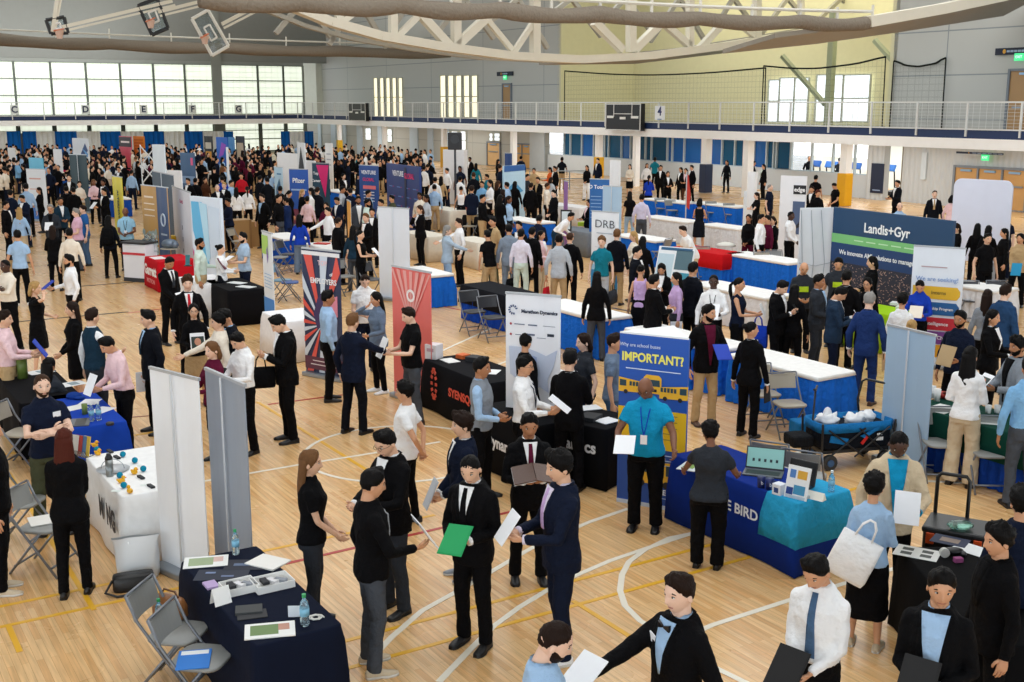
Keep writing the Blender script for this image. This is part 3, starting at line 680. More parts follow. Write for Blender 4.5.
table('letter', (303, 243), (330, 250), (338, 240), 'white draped table with a red booklet behind the sunburst banner', '#e9e9e6', depth=.76, length=1.8)
table('creama', (432, 207), (450, 211), (458, 206), 'cream draped table in front of the group in white shirts', '#e2ddd0', depth=.76, length=1.8)
table('creamb', (408, 229), (428, 237), (440, 231), 'cream draped table behind the tall white banner back', '#ddd6c8', depth=.76, length=1.8)
table('creamc', (466, 238), (478, 243), (486, 238), 'cream draped table next to the wooden folding chair', '#e0dacd', depth=.76, length=1.5)
table('blackbowl', (467, 214), (488, 219), (495, 214), 'black draped table with an orange bucket and white cups', '#121216', depth=.76, length=1.7)
table('bluemidl', (505, 217), (536, 223), (549, 221), 'white topped blue skirted table in front of the person in a hooded jacket', '#1c6ad4', 'skirt', depth=.76, length=2.2)
table('greycloth', (571, 229), (588, 233), (597, 228), 'grey draped table left of the white banner with thin letters', '#7b828a', depth=.76, length=1.8)
table('whitepurple', (556, 205), (580, 208), (590, 204), 'white draped table behind the narrow purple banner', '#e6e5e6', depth=.76, length=2.4)
table('bluedr', (620, 234), (655, 241), (667, 236), 'white topped blue skirted table right of the white banner with thin letters', '#1c6ad4', 'skirt', depth=.76, length=2.0)
table('bluefara', (652, 200), (684, 203), (694, 200), 'white topped blue skirted table left of the navy padded column', '#1c6ad4', 'skirt', depth=.76, length=2.6)
table('bluefarb', (705, 204), (736, 207), (747, 204), 'white topped blue skirted table right of the navy padded column', '#1c6ad4', 'skirt', depth=.76, length=2.6)
table('whskirta', (654, 218), (686, 222), (700, 218), 'white pleated table behind the leaning person in a white tee', '#dfe1e5', 'skirt', depth=.76, length=2.4)
table('whskirtb', (717, 226), (738, 229), (746, 226), 'white pleated table left of the pair in dark burgundy', '#dfe1e5', 'skirt', depth=.76, length=1.8)
table('redblue', (694, 249), (722, 255), (744, 249), 'red cloth over a bright blue skirt table with a small model on top', '#c4161e', 'over', skirt='#1c6ad4', depth=.80, length=2.0)
table('bluer', (748, 254), (788, 263), (800, 257), 'white topped bright blue skirted table with chairs left of the white tent wall', '#1c6ad4', 'skirt', depth=.76, length=2.2)
table('whitelong', (703, 284), (766, 298), (790, 290), 'long white pleated table behind the person in a sleeveless navy top', '#e7e8ec', 'skirt', depth=.80, length=2.3)
table('bluedyn', (540, 305), (598, 319), (612, 314), 'white topped blue skirted table behind the person in a black jacket with grey trousers', '#1c6ad4', 'skirt', depth=.76, length=2.1)
table('bluekio', (632, 331), (690, 345), (702, 338), 'white topped blue skirted table hidden behind the kiosk asking a question', '#1c6ad4', 'skirt', depth=.76, length=1.7)
table('bluekhaki', (700, 346), (717, 350), (727, 346), 'blue skirted table end behind the person in khaki trousers', '#1c6ad4', 'skirt', depth=.76, length=1.0)
table('lime', (880, 312), (905, 318), (915, 311), 'lime green draped table in front of the night city wall', '#9ccb1d', depth=.76, length=1.7)
table('whiteright', (962, 283), (996, 291), (1012, 287), 'white topped table right of the hiring banner', '#e9eaee', 'skirt', depth=.76, length=2.0)
table('blueyellow', (100, 197), (112, 199), (128, 196), 'white topped blue skirted table behind the yellow banner', '#1a4fae', 'skirt', depth=.76, length=2.0)
table('bluefarc', (72, 184), (92, 186), (100, 183), 'white topped blue skirted table under the dark teal partition', '#1a58b4', 'skirt', depth=.76, length=2.6)
table('bluefard', (50, 178), (58, 179), (66, 177), 'blue skirted table beside the person in a magenta jacket', '#1a58b4', 'skirt', depth=.76, length=1.8)
table('bluepink', (322, 190), (345, 193), (356, 189), 'white topped blue table by the pink triangle banner', '#1c6ad4', 'skirt', depth=.76, length=2.4)
table('booth', (205, 171), (222, 173), (232, 170), 'white topped table with a red bundle in the far crowd', '#e3e6ea', depth=.76, length=2.4)

# white counter with a red stripe
o = empty('counter', (0, 0, 0)); a, c = at(121.5, 241, 1.03), at(146, 242.5, 1.03); u = (c - a).normalized(); basis(o, u, V((-u.y, u.x, 0)), V(((a.x + c.x) / 2, (a.y + c.y) / 2, 0)))
w_ = (c - a).length; q = MB(); q.box((0, .2, .52), (w_ * .94, .45, .90)); q.build('body', mat('#e9edf4', 'paint'), o, bevel=.03)
q = MB(); q.box((0, .2, 1.0), (w_, .52, .05)); q.build('worktop', mat('#1a1c22', 'paint'), o, bevel=.01); q = MB(); q.box((0, -.03, .72), (w_ * .9, .012, .06)); q.build('printed_band', mat('#c9303a', 'paint'), o)
q = MB(); q.box((0, .2, .05), (w_ * .95, .47, .10)); q.build('plinth', mat('#22242a', 'paint'), o); tag(o, 'white promotional counter with dark top and red stripe left of the red table', 'counter')

# ---------------- banners
def banner(tl, tr, h, label, col, rear=False, deco=None, bl=None, br=None, th=.012, group=None, name='roll_up_banner', base=True, z0=.06):
    if bl: P1, P2 = at(*bl), at(*br)
    else: P1, P2 = at(*tl, h), at(*tr, h); P1.z = P2.z = 0
    if bl and h is None:
        lo, hi = .5, 5.0
        for _ in range(40):
            m_ = (lo + hi) / 2; p = V((P1.x, P1.y, m_)); zc = depth_of(p); vv = 341 - FPX * (p.y * SP + (m_ - EYE) * CP) / zc
            if vv > tl[1]: lo = m_
            else: hi = m_
        h = lo
    u = (P2 - P1); w_ = u.length; u = u.normalized(); v = V((-u.y, u.x, 0)); c = (P1 + P2) / 2
    o = empty(name, (0, 0, 0)); basis(o, u, v, c)
    q = MB(); n = 10
    q.loft([[V((-w_ / 2 + w_ * k / n, .006 * math.sin(k * 1.1) - .006, z0 if i == 0 else h)) for k in range(n + 1)] + [V((w_ / 2 - w_ * k / n, .006 * math.sin((n - k) * 1.1) - .006 + th, z0 if i == 0 else h)) for k in range(n + 1)] for i in (0, 1)])
    q.build('printed_panel', mat(col, 'paint', .45), o)
    if base:
        q = MB(); q.box((0, 0, .035), (w_ + .03, .20 if not rear else .26, .07)); q.build('base_cassette', mat('#9aa1a8', 'metal', .35, .7), o, bevel=.015)
        q = MB(); q.box((0, 0, h + .006), (w_ + .01, .03, .028)); q.build('top_rail', mat('#b9bec4', 'metal', .35, .6), o)
        q = MB(); y = -.045 if rear else .045; q.tube([(0, y, .05), (0, y, h)], .011, 8); q.build('support_pole', mat('#d6dce2', 'metal', .35, .5), o)
    tag(o, label, 'banner', group or {'roll_up_banner': 'roll-up banners at the booths', 'display_board': 'display boards in the crowd'}.get(name))
    if deco: deco(o, w_, h)
    return o
def band(o, w_, z0, z1, col, x0=-.5, x1=.5, y=-.016, name='printed_band'):
    q = MB(); q.plate([(x0 * w_, z0), (x1 * w_, z0), (x1 * w_, z1), (x0 * w_, z1)], y, .003); return q.build(name, mat(col, 'paint', .45), o)
def poly(o, pts, col, y=-.017, name='printed_shape'):
    q = MB(); q.plate(pts, y, .003); return q.build(name, mat(col, 'paint', .45), o)
def txt(o, s, size, x, z, col, bold=.002, sx=1.0, y=-.021, rot=0.0, align='CENTER'):
    return text(s, size, o, (x, y, z), col, rot=(PI / 2, -rot, 0) if rot else (PI / 2, 0, 0), bold=bold, sx=sx, align=align)
def lines(o, rows, col, y=-.018):
    q = MB()
    for x, z, a, b in rows: q.box((x, y, z), (a, .003, b))
    return q.build('print_lines', mat(col, 'paint'), o)

banner((150, 368), (199, 380), 2.02, 'rear of a tall white roll-up banner with a thin pole, left of the grey one', '#f4f7fc', True)
banner((205.5, 369), (245, 386), 2.02, 'rear of a tall grey roll-up banner with a thin pole, right of the white one', '#98a1ae', True)
banner((888, 325), (936, 336), 1.76, 'rear of a pale blue roll-up banner beside the green cloth table', '#9db8d2', True)
banner((378, 207), (409, 209), 2.15, 'rear of a tall plain white banner behind the coral banner', '#dfe6f0', True)
def sven(o, w_, h):
    for k in range(7):
        a = -.75 + k * .25; x0 = w_ * (-.02 + .02 * a)
        poly(o, [(x0 - .012, h * .60), (x0 + .012, h * .60), (max(-w_ / 2, min(w_ / 2, a * w_ * .66 + .05)), h * .985), (max(-w_ / 2, min(w_ / 2, a * w_ * .66 - .03)), h * .985)], '#f0a9a2')
    for i, (ch, z) in enumerate((('O', h * .80), ('Q', h * .67), ('S', h * .54))): txt(o, ch, .26, 0, z, '#fdf3f0', .008, rot=-PI / 2 if i == 2 else 0)
banner((392, 266), (431, 273), 2.05, 'coral banner with pale rays and white vertical letters', '#ec736c', deco=sven)
def employers(o, w_, h):
    for k in range(12):
        a0 = R(64 + k * 18)
        pts = [(-.02, h * .42)]
        for aa in (a0, a0 + R(9)):
            x = math.cos(aa) * 2; z = math.sin(aa) * 2; t = min(1, (w_ / 2) / abs(x) if x else 1, (h * .56) / z if z > 0 else 1, (h * .38) / -z if z < 0 else 1); pts.append((x * t - .0, h * .42 + z * t))
        pts = [(max(-w_ / 2, min(w_ / 2, p[0])), p[1]) for p in pts]
        poly(o, pts, '#e2574c' if k % 2 == 0 else '#d4e0ee')
    poly(o, [(-.1, h * .62), (.06, h * .70), (.16, h * .58), (.05, h * .42), (-.12, h * .38), (-.2, h * .5)], '#39285e', -.02); poly(o, [(.10, h * .62), (.36, h * .66), (.36, h * .50), (.18, h * .48)], '#e48ea4', -.019); poly(o, [(-.06, h * .30), (.06, h * .34), (.16, h * .22), (0, h * .2)], '#e2574c', -.02)
    band(o, w_, h * .955, h * .985, '#eef0f4', y=-.022); txt(o, 'TOP', .11, .05, h * .90, '#f2d4dc', .002, y=-.026); txt(o, 'of', .08, .24, h * .82, '#e9eef6', y=-.026); txt(o, 'EMPLOYERS', .125, .06, h * .76, '#f2f4f8', .003, .92, y=-.026)
    band(o, w_, h * .06, h * .16, '#5a2440', y=-.02); lines(o, [(0, h * .13, .5, .015), (0, h * .10, .6, .015)], '#e9dfe4', -.024)
banner((302, 248), (340, 252), 2.15, 'navy banner with red and white sunburst and the word EMPLOYERS', '#1d2b52', deco=employers)
def greenblue(o, w_, h):
    band(o, w_, .07, h * .40, '#1d7fd0'); band(o, w_, h * .80, h * .97, '#a8d35c', -.5, .1); poly(o, [(0, h * .72), (.06, h * .78), (.04, h * .88), (-.03, h * .84)], '#7b58a8', -.02); lines(o, [(0, h * (.50 + .03 * k), w_ * .7, .012) for k in range(5)], '#8fb3d6'); lines(o, [(0, h * (.20 + .04 * k), w_ * .7, .012) for k in range(2)], '#cfe4f6', -.02)
banner((262, 231), (272, 234), 2.10, 'narrow white, green and blue banner seen edge-on by the folding chairs', '#e8eef4', deco=greenblue)
def manh(o, w_, h):
    txt(o, 'Marathon Dynamics', .058, .09, h * .905, '#1f2b45', .0025, 1.02)
    q = MB()
    for k in range(9): a = R(20 + k * 33); q.box((-w_ * .36 + .05 * math.cos(a), -.018, h * .91 + .05 * math.sin(a)), (.026, .004, .016), 0, Matrix.Rotation(-a, 3, 'Y'))
    q.build('emblem', mat('#2c4a7c', 'paint'), o)
    lines(o, [(-w_ * .24, h * .83, .14, .012), (0, h * .83, .12, .016), (w_ * .30, h * .83, .16, .006), (-w_ * .22, h * .77, .14, .008), (-.02, h * .775, .10, .022), (w_ * .16, h * .76, .12, .006)], '#5a6680'); lines(o, [(w_ * .33, h * .78, .09, .035)], '#1d2a3c', -.019)
    q = MB()
    for x, z in ((-w_ * .40, h * .83), (-w_ * .40, h * .77)): q.ell((x, -.018, z), (.016, .003, .016), 10, 6)
    q.build('small_emblems', mat('#a23a4a', 'paint'), o)
    poly(o, [(-.32, h * .70), (-.10, h * .70), (.06, h * .68), (.18, h * .66), (.33, h * .70), (.28, h * .60), (.20, h * .52), (.22, h * .45), (.10, h * .48), (-.02, h * .44), (-.16, h * .50), (-.30, h * .54)], '#c3cfe6'); poly(o, [(-.05, h * .66), (.06, h * .65), (.05, h * .55), (-.06, h * .56)], '#9aabd2', -.019)
    band(o, w_, .08, h * .30, '#2aa0b8'); lines(o, [(0, h * (.13 + .028 * k), w_ * .7, .014) for k in range(6)], '#bfe6ee', -.02)
banner((506, 293), (561, 297), 2.20, 'white banner with small logos, a pale map and a teal foot', '#eceff6', deco=manh, name='backdrop_banner')
# triangular kiosk
P1, P2 = at(620, 333, 1.98), at(689, 340, 1.98); P1.z = P2.z = 0; u = (P2 - P1); w_ = u.length; u.normalize(); v = V((-u.y, u.x, 0)); o = empty('display_kiosk', (0, 0, 0)); basis(o, u, v, (P1 + P2) / 2); h = 1.98
q = MB(); q.plate([(-w_ / 2, .03), (w_ / 2, .03), (w_ / 2, h), (-w_ / 2, h)], 0, .02); q.build('printed_panel', mat('#1d55b4', 'paint', .45), o)
for sx in (-1, 1):
    q = MB(); q.loft([[(sx * w_ / 2, .02, z), (sx * w_ / 2, .04, z), (0, .62, z), (0, .60, z)] for z in (.03, h)]); q.build('side_panel', mat('#2463c2', 'paint', .45), o)
q = MB(); q.prism([(-w_ / 2, 0), (w_ / 2, 0), (0, .62)], .02, 0, Matrix.Translation((0, 0, h))); q.build('top_panel', mat('#eef1f5', 'paint'), o)
q = MB(); q.box((0, .02, .02), (w_, .06, .05)); q.build('base_strip', mat('#c8d4e4', 'paint'), o)
txt(o, 'Why are school buses', .060, -.16, h * .940, '#d7e4f8', .0, .9, y=-.006); txt(o, 'IMPORTANT?', .140, -.01, h * .870, '#f4ec6a', .004, .88, y=-.006); lines(o, [(0, h * .805, w_ * .8, .010)], '#d7e4f8', -.004)
band(o, w_, h * .35, h * .58, '#f1c21b', y=-.006); lines(o, [(.02, h * (.555 - .035 * k), w_ * .7, .010) for k in range(5)], '#a8893a', -.010); band(o, w_, .06, h * .35, '#174a9c', y=-.005)
def bus(x, z, s_, front=False):
    q = MB(); q2 = MB(); q3 = MB()
    if front:
        q.plate([(x - .10 * s_, z - .07 * s_), (x + .10 * s_, z - .07 * s_), (x + .10 * s_, z + .10 * s_), (x + .07 * s_, z + .13 * s_), (x - .07 * s_, z + .13 * s_), (x - .10 * s_, z + .10 * s_)], -.010, .004)
        q2.plate([(x - .085 * s_, z + .01 * s_), (x + .085 * s_, z + .01 * s_), (x + .08 * s_, z + .08 * s_), (x - .08 * s_, z + .08 * s_)], -.013, .003); q3.plate([(x - .05 * s_, z - .05 * s_), (x + .05 * s_, z - .05 * s_), (x + .05 * s_, z - .02 * s_), (x - .05 * s_, z - .02 * s_)], -.013, .003)
    else:
        d = 1 if x < 0 else -1
        q.plate([(x - .17 * s_ * 1, z - .07 * s_), (x + .17 * s_, z - .06 * s_), (x + .17 * s_, z + .06 * s_ if d > 0 else z + .10 * s_), (x - .17 * s_, z + .10 * s_ if d > 0 else z + .06 * s_)], -.009, .004)
        for k in range(5): q2.box((x + d * (-.02 + .04 * k) * s_, -.012, z + .035 * s_), (.028 * s_, .003, .05 * s_))
        q2.plate([(x - d * .155 * s_, z), (x - d * .075 * s_, z), (x - d * .075 * s_, z + .07 * s_), (x - d * .155 * s_, z + .075 * s_)][::d], -.012, .003)
        for xx in (-.08, .10): q3.ell((x + xx * s_ * d, -.012, z - .065 * s_), (.026 * s_, .003, .026 * s_), 12, 6)
    b_ = q.build('printed_bus', mat('#f0b72c', 'paint'), o); q2.build('print_windows', mat('#23414e', 'paint'), b_); q3.build('print_wheels', mat('#16181c', 'paint'), b_)
bus(-.24, h * .70, .98); bus(.25, h * .685, .98); bus(0, h * .71, 1.05, True)
bus(.06, h * .20, 1.7); lines(o, [(.22, h * (.32 - .03 * k), .26, .010) for k in range(3)], '#bcd0ee', -.010); txt(o, 'BLUE BIRD', .085, .20, h * .10, '#eef3fb', .002, y=-.010); lines(o, [(.22, h * .065, .3, .008)], '#bcd0ee', -.010)
q = MB(); [q.ell((.14, -.009, h * (.30 - .05 * k)), (.035, .003, .035), 12, 6) for k in range(2)]; q.build('print_dots', mat('#f1c21b', 'paint'), o)
tag(o, 'blue triangular display kiosk printed with yellow buses and a large question', 'kiosk')
# night-city exhibit wall
def landis(o, w_, h):
    txt(o, 'Landis+Gyr', .27, -.06, h * .85, '#f3f6f8', .006)
    poly(o, [(-w_ / 2, h * .69), (w_ / 2, h * .69), (w_ / 2, h * .77), (-w_ / 2, h * .77)], '#7cc47a'); lines(o, [(-w_ * .25 + .35 * k, h * .73, .26, .022) for k in range(5)], '#c8e8c4', -.022)
    band(o, w_, .05, h * .69, '#0d3a6e'); txt(o, 'We innovate AMI solutions to manage energy', .135, -.12, h * .61, '#eef3f8', .003, y=-.024)
    band(o, w_, .05, h * .52, '#23283a', y=-.019)
    q = MB(); rg = random.Random(5)
    for k in range(900):
        x = rg.uniform(-.49, .49) * w_; z = h * (.04 + .47 * rg.random() ** .8); a = rg.uniform(.006, .024); q.box((x, -.022, z), (a * 2, .004, a * .6), 0, Matrix.Rotation(rg.uniform(-1, 1), 3, 'Y'))
    q.build('print_city_lights', mat('#b79a8c', 'paint'), o)
banner((834, 207), (954.5, 221), 2.35, 'wide dark blue exhibit wall with a night city and a lime stripe', '#123f66', deco=landis, name='exhibit_wall', base=False, z0=.02, th=.06)
def tent(o, w_, h):
    q = MB(); 
    for k in range(3): q.tube([(-w_ * .5 + w_ * .3 * k, -.03, h * .98), (-w_ * .4 + w_ * .34 * k, -.04, h * .5), (-w_ * .46 + w_ * .32 * k, -.03, h * .02)], .008, 5)
    q.tube([(-w_ / 2, -.035, h * .5), (0, -.045, h * .47), (w_ / 2, -.035, h * .5)], .008, 5); q.build('fabric_crease', mat('#aab2bd', 'cloth'), o)
banner((801, 208), (834, 207.5), 2.33, 'white stretched fabric rear of an exhibit wall with creases', '#dfe4ec', deco=tent, name='exhibit_wall', base=False, z0=.02, th=.05)
def hiring(o, w_, h):
    txt(o, 'Amherst', .0001, 0, h * .80, '#e8ecf4') if False else None
    lines(o, [(-.06, h * .84, w_ * .5, .02)], '#b9a2a6'); txt(o, 'We are seeking!', .105, 0, h * .74, '#7f9fd0', .001)
    for i, (z, c, s_) in enumerate(((.63, '#e2b52c', 'Interns'), (.50, '#1f5f9c', 'Internship Program'), (.375, '#c32a3a', 'Intelligence'), (.26, '#7a3f92', 'Supply Chain'), (.15, '#e8a92a', ''))):
        poly(o, [(-w_ * .46, h * (z - .052)), (w_ * .40, h * (z - .052)), (w_ * .46, h * (z - .02)), (w_ * .46, h * (z + .02)), (w_ * .40, h * (z + .052)), (-w_ * .46, h * (z + .052))], c, name='printed_lozenge')
        if s_: txt(o, s_, .085 if len(s_) < 14 else .066, .04, h * z, '#f2f4f8' if i else '#6b5a1a', .001)
banner((914, 246), (966, 249), 2.10, 'white hiring banner with yellow, blue and red lozenges behind the royal blue shirt', '#e4ecf6', deco=hiring)
def edge(o, w_, h):
    band(o, w_, h * .80, h * .90, '#17191d', .02, .5); txt(o, 'edge', .17, w_ * .26, h * .85, '#f4f5f7', .004, y=-.024); poly(o, [(.02 * w_, h * .35), (.48 * w_, h * .35), (.48 * w_, h * .72), (.02 * w_, h * .72)], '#4c5f82'); poly(o, [(.06 * w_, h * .40), (.44 * w_, h * .55), (.44 * w_, h * .45)], '#20242e', -.02)
banner((781, 175.5), (807, 176.5), 2.5, 'white panel stand with a small black sign in white letters', '#e8ebf0', deco=edge, name='display_board', base=False, z0=.02, th=.06)
def rboard(o, w_, h): pass
P1, P2 = at(955, 178, 2.6), at(1014, 181, 2.6); P1.z = P2.z = 0; u = P2 - P1; w_ = u.length; u.normalize(); o = empty('rounded_board', (0, 0, 0)); basis(o, u, V((-u.y, u.x, 0)), (P1 + P2) / 2)
pts = []
for cx, cz, a0 in ((w_ / 2 - .2, 2.4, 0), (-w_ / 2 + .2, 2.4, 90), (-w_ / 2 + .2, .7, 180), (w_ / 2 - .2, .7, 270)):
    for k in range(7): a = R(a0 + 15 * k); pts.append((cx + .2 * math.cos(a), cz + .2 * math.sin(a)))
q = MB(); q.plate(pts[::-1], -.03, .06); q.build('board', mat('#d6ddf0', 'paint'), o, bevel=.01)
for sx in (-1, 1): q = MB(); q.box((sx * w_ * .3, 0, .26), (.06, .5, .5)); q.build('foot', mat('#8a9098', 'metal', .4, .6), o)
tag(o, 'plain white board with rounded corners standing before the wooden doors', 'board')
def drb(o, w_, h):
    txt(o, 'DRB', .26, 0, h * .86, '#39424e', -.002, 1.15); lines(o, [(0, h * .76, w_ * .6, .02)], '#a9b4c2'); lines(o, [(0, h * (.60 - .05 * k), w_ * .7, .012) for k in range(4)], '#c4ccd8'); band(o, w_, .07, h * .34, '#2b8fd0'); band(o, w_, h * .34, h * .40, '#9fd0ee')
banner((592, 211), (619, 213), 2.05, 'white banner with three thin letters and a blue foot', '#eef2f7', deco=drb)
def blu(o, w_, h):
    txt(o, 'iD Total', .15, -.1, h * .90, '#f0f4fa', .003); lines(o, [(-.1, h * (.78 - .045 * k), w_ * .55, .02) for k in range(7)], '#8fb4de')
banner((590, 179), (609.5, 179.5), 2.3, 'blue banner with white lines of print behind the white banner with thin letters', '#1f62a8', deco=blu)
banner((603, 186), (622, 187), 2.35, 'rear of a light blue banner between blue banner and white panel', '#a9c6df', True)
banner((610, 160), (619, 160.5), 2.6, 'tall narrow white panel rising above the light blue banner', '#eef1f4', name='display_board', base=False, th=.1, z0=.02)
banner((564, 181), (568, 181.5), 2.2, 'very narrow purple banner at the white draped table', '#8a5f9e')
def vent(o, w_, h):
    txt(o, 'VENTURE', .20, 0, h * .88, '#e8edf6', .004, .95); txt(o, 'GLOBAL', .17, -.02, h * .76, '#d33a7c', .004); band(o, w_, h * .60, h * .66, '#e2747c', -.3, .35); lines(o, [(0, h * (.55 - .05 * k), w_ * .55, .03) for k in range(4)], '#dfe6f2')
banner((359, 165), (378.5, 166), 2.2, 'blue banner with white and pink words left of the wide blue one', '#1d4a92', deco=vent)
def vent2(o, w_, h):
    txt(o, 'VENTURE', .26, -.40, h * .86, '#e8edf6', .006, .9); txt(o, 'GLOBAL', .26, .62, h * .84, '#d6286e', .006, .9); band(o, w_, .05, h * .97, '#101c3e', .06, .12, -.02)  # last band: dark gap between two panels, put in as colour
    lines(o, [(-w_ * .36 + w_ * .24 * i + .1 * (k % 2), h * (.66 - .14 * k), w_ * .10, .035) for i in range(4) for k in range(4)], '#5f86c4'); lines(o, [(-w_ * .28 + w_ * .24 * i + .1 * (k % 2), h * (.66 - .14 * k), w_ * .04, .03) for i in range(4) for k in range(4)], '#a03a7c', -.019)
banner((386.5, 163), (419.5, 167), 2.35, 'wide dark blue step-and-repeat wall with white and pink words', '#1a3576', deco=vent2, name='exhibit_wall', base=False, th=.08, z0=.02)
banner((347, 200), (350.5, 202), 2.0, 'narrow orange yellow banner among suits in the middle', '#e8a32a')
def pfz(o, w_, h):
    txt(o, 'Pfizer', .24, 0, h * .80, '#eef3fa', .006); lines(o, [(0, h * .64, w_ * .8, .06)], '#9dbbe6'); band(o, w_, .06, h * .30, '#7a3a52')
banner((289, 169), (308, 169.5), 2.1, 'royal blue banner with white word and red foot', '#1f56b4', deco=pfz)
banner((277, 152.5), (300.5, 154), 2.52, 'large plain white panel above the royal blue banner', '#f0f1f2', name='display_board', base=False, th=.1, z0=.02)
banner((300.5, 160), (314, 161), 2.2, 'plain white panel between the royal blue and pink banners', '#e9eaee', name='display_board', base=False, th=.1, z0=.02)
def pinkt(o, w_, h):
    poly(o, [(-w_ * .25, h * .97), (w_ * .48, h * .97), (w_ * .25, h * .40)], '#e02a78'); [txt(o, s_, .15, -w_ * .28, h * (.82 - .13 * k), '#f0f3f6', .004, align='CENTER') for k, s_ in enumerate(('Top', 'Career', 'Begin', 'Here'))]; txt(o, 'AT&T', .0001, 0, 0, '#fff') if False else None
banner((312, 163), (329, 163.5), 2.2, 'dark teal banner with a pink triangle and white words', '#22485e', deco=pinkt)
def fig(o, w_, h): poly(o, [(-.2, h * .3), (0, h * .34), (.15, h * .6), (.05, h * .8), (-.15, h * .62)], '#3f6f96'); lines(o, [(.05, h * .88, w_ * .5, .05)], '#3b7fb0')
banner((274, 167), (282.5, 167.5), 2.1, 'pale blue banner with a dark figure left of the royal blue banner', '#b7d6ea', deco=fig)
def yel(o, w_, h): txt(o, 'ALTERNATE', .20, 0, h * .52, '#2c5a4c', .006, rot=-PI / 2)
banner((112, 176), (122, 177.5), 2.05, 'bright yellow banner with dark vertical letters', '#efe23a', deco=yel)
def tan_(o, w_, h):
    lines(o, [(0, h * .87, w_ * .6, .05), (0, h * .79, w_ * .7, .03), (0, h * .72, w_ * .7, .03), (0, h * .65, w_ * .7, .03)], '#f4e6d2')
    q = MB(); rg = random.Random(3)
    for k in range(70): q.ell((rg.uniform(-.46, .46) * w_, -.019, h * (.05 + .42 * rg.random())), (rg.uniform(.03, .09), .004, rg.uniform(.03, .09)), 8, 5)
    q.build('print_leaves', mat('#9fb3b4', 'paint'), o)
    q = MB()
    for k in range(60): q.ell((rg.uniform(-.46, .46) * w_, -.022, h * (.05 + .40 * rg.random())), (rg.uniform(.02, .05), .004, rg.uniform(.02, .06)), 8, 5)
    q.build('print_buds', mat('#d4dde0', 'paint'), o)
banner((141, 185), (156, 186.5), 2.3, 'tan banner with a leafy print left of its slate blue neighbour', '#c69a55', deco=tan_)
def slate_(o, w_, h):
    q = MB(); q.tube([(.12 * math.cos(t), -.02, h * .62 + .16 * math.sin(t)) for t in [2 * PI * k / 20 for k in range(21)]], .022, 6); q.build('emblem', mat('#cfdbe8', 'paint'), o); lines(o, [(0, h * .45, w_ * .5, .05)], '#aebfd2'); band(o, w_, .06, h, '#c79f62', .42, .5)
banner((156, 186.5), (168, 188), 2.3, 'slate blue banner with a ring emblem right of its tan neighbour', '#33507c', deco=slate_)
banner((152, 171), (173.5, 175.5), 2.5, 'rear of a dark teal partition behind the tan banner', '#173f57', True)
banner((69, 154.5), (86.5, 155), 2.4, 'dark teal partition with a pale post in the far left crowd', '#1a3a44', True)
banner((172, 186), (190.5, 193), 2.25, 'white banner with pink words left of the aurora wall', '#e9edf6', deco=lambda o, w_, h: (txt(o, 'Garrett', .15, .05, h * .86, '#c76a8a', .003), lines(o, [(0, h * (.55 - .14 * k), .05, .12) for k in range(3)], '#4b5570')))
def aur(o, w_, h):
    poly(o, [(-w_ * .46, h * .95), (-w_ * .1, h * .95), (.06 * w_, h * .30), (-w_ * .2, h * .34), (-w_ * .44, h * .66)], '#5fb8e8'); poly(o, [(-w_ * .2, h * .95), (w_ * .06, h * .93), (.1 * w_, h * .4), (0, h * .35)], '#b6e0f6', -.020); poly(o, [(-w_ * .48, h * .48), (-w_ * .2, h * .12), (-w_ * .44, h * .10)], '#c8227a', -.021); poly(o, [(.02 * w_, h * .05), (w_ * .49, h * .34), (w_ * .49, h * .05)], '#b06a34', -.021); poly(o, [(w_ * .1, h * .92), (w_ * .46, h * .9), (w_ * .44, h * .5), (w_ * .16, h * .4)], '#cfe0f2', -.019)
banner((190, 196), (220, 198.5), 2.35, 'curved fabric wall printed with blue, white, magenta and amber light streaks', '#dce8f6', deco=aur, name='fabric_wall', base=False, th=.08, z0=.05)
def cy(o, w_, h): poly(o, [(-w_ / 2, .08), (w_ / 2, .08), (-w_ / 2, h * .36)], '#2a6fc0'); lines(o, [(-.05, h * .82, w_ * .6, .05), (-.05, h * .62, w_ * .6, .03)], '#d8a8a0')
banner((26, 169), (45, 169.5), 2.0, 'white panel with a blue corner at the far left, under a cyan panel', '#e6eef6', deco=cy)
banner((28.5, 157.5), (42, 158), 2.05, 'plain cyan panel at the far left above the white one', '#6fc4e6', name='display_board', base=False, th=.08, z0=.02)
banner((7.5, 147.5), (14.5, 148), 2.1, 'plain white easel panel, leftmost of the far crowd', '#eef0f2', name='display_board', base=False, th=.05, z0=.01)
banner((53, 149), (61, 149.3), 2.2, 'plain white panel behind the magenta jacket', '#eceef2', name='display_board', base=False, th=.05, z0=.01)
banner((72, 138), (88, 138.5), 2.6, 'white and blue printed board before the white drapes', '#e8eef4', name='display_board', base=False, th=.05, z0=.01, deco=lambda o, w_, h: (poly(o, [(-w_ * .1, h * .6), (w_ * .3, h * .9), (w_ * .45, h * .75), (w_ * .1, h * .55)], '#2c4f86'), poly(o, [(w_ * .1, h * .8), (w_ * .45, h * .68), (w_ * .4, h * .6)], '#5f9fd8', -.02)))
banner((119, 136), (131, 136.5), 2.4, 'red and black board before the blue drapes', '#d24a62', name='display_board', base=False, th=.05, z0=.01, deco=lambda o, w_, h: (band(o, w_, h * .72, h * .98, '#2a2228'), lines(o, [(0, h * .85, w_ * .7, .12)], '#e6dcd8', -.02)))
banner((133, 136), (144, 136.3), 2.4, 'orange board right of the red and black board', '#e08a2c', name='display_board', base=False, th=.05, z0=.01, deco=lambda o, w_, h: lines(o, [(0, h * (.9 - .08 * k), w_ * .8, .07) for k in range(4)], '#c86a1c'))
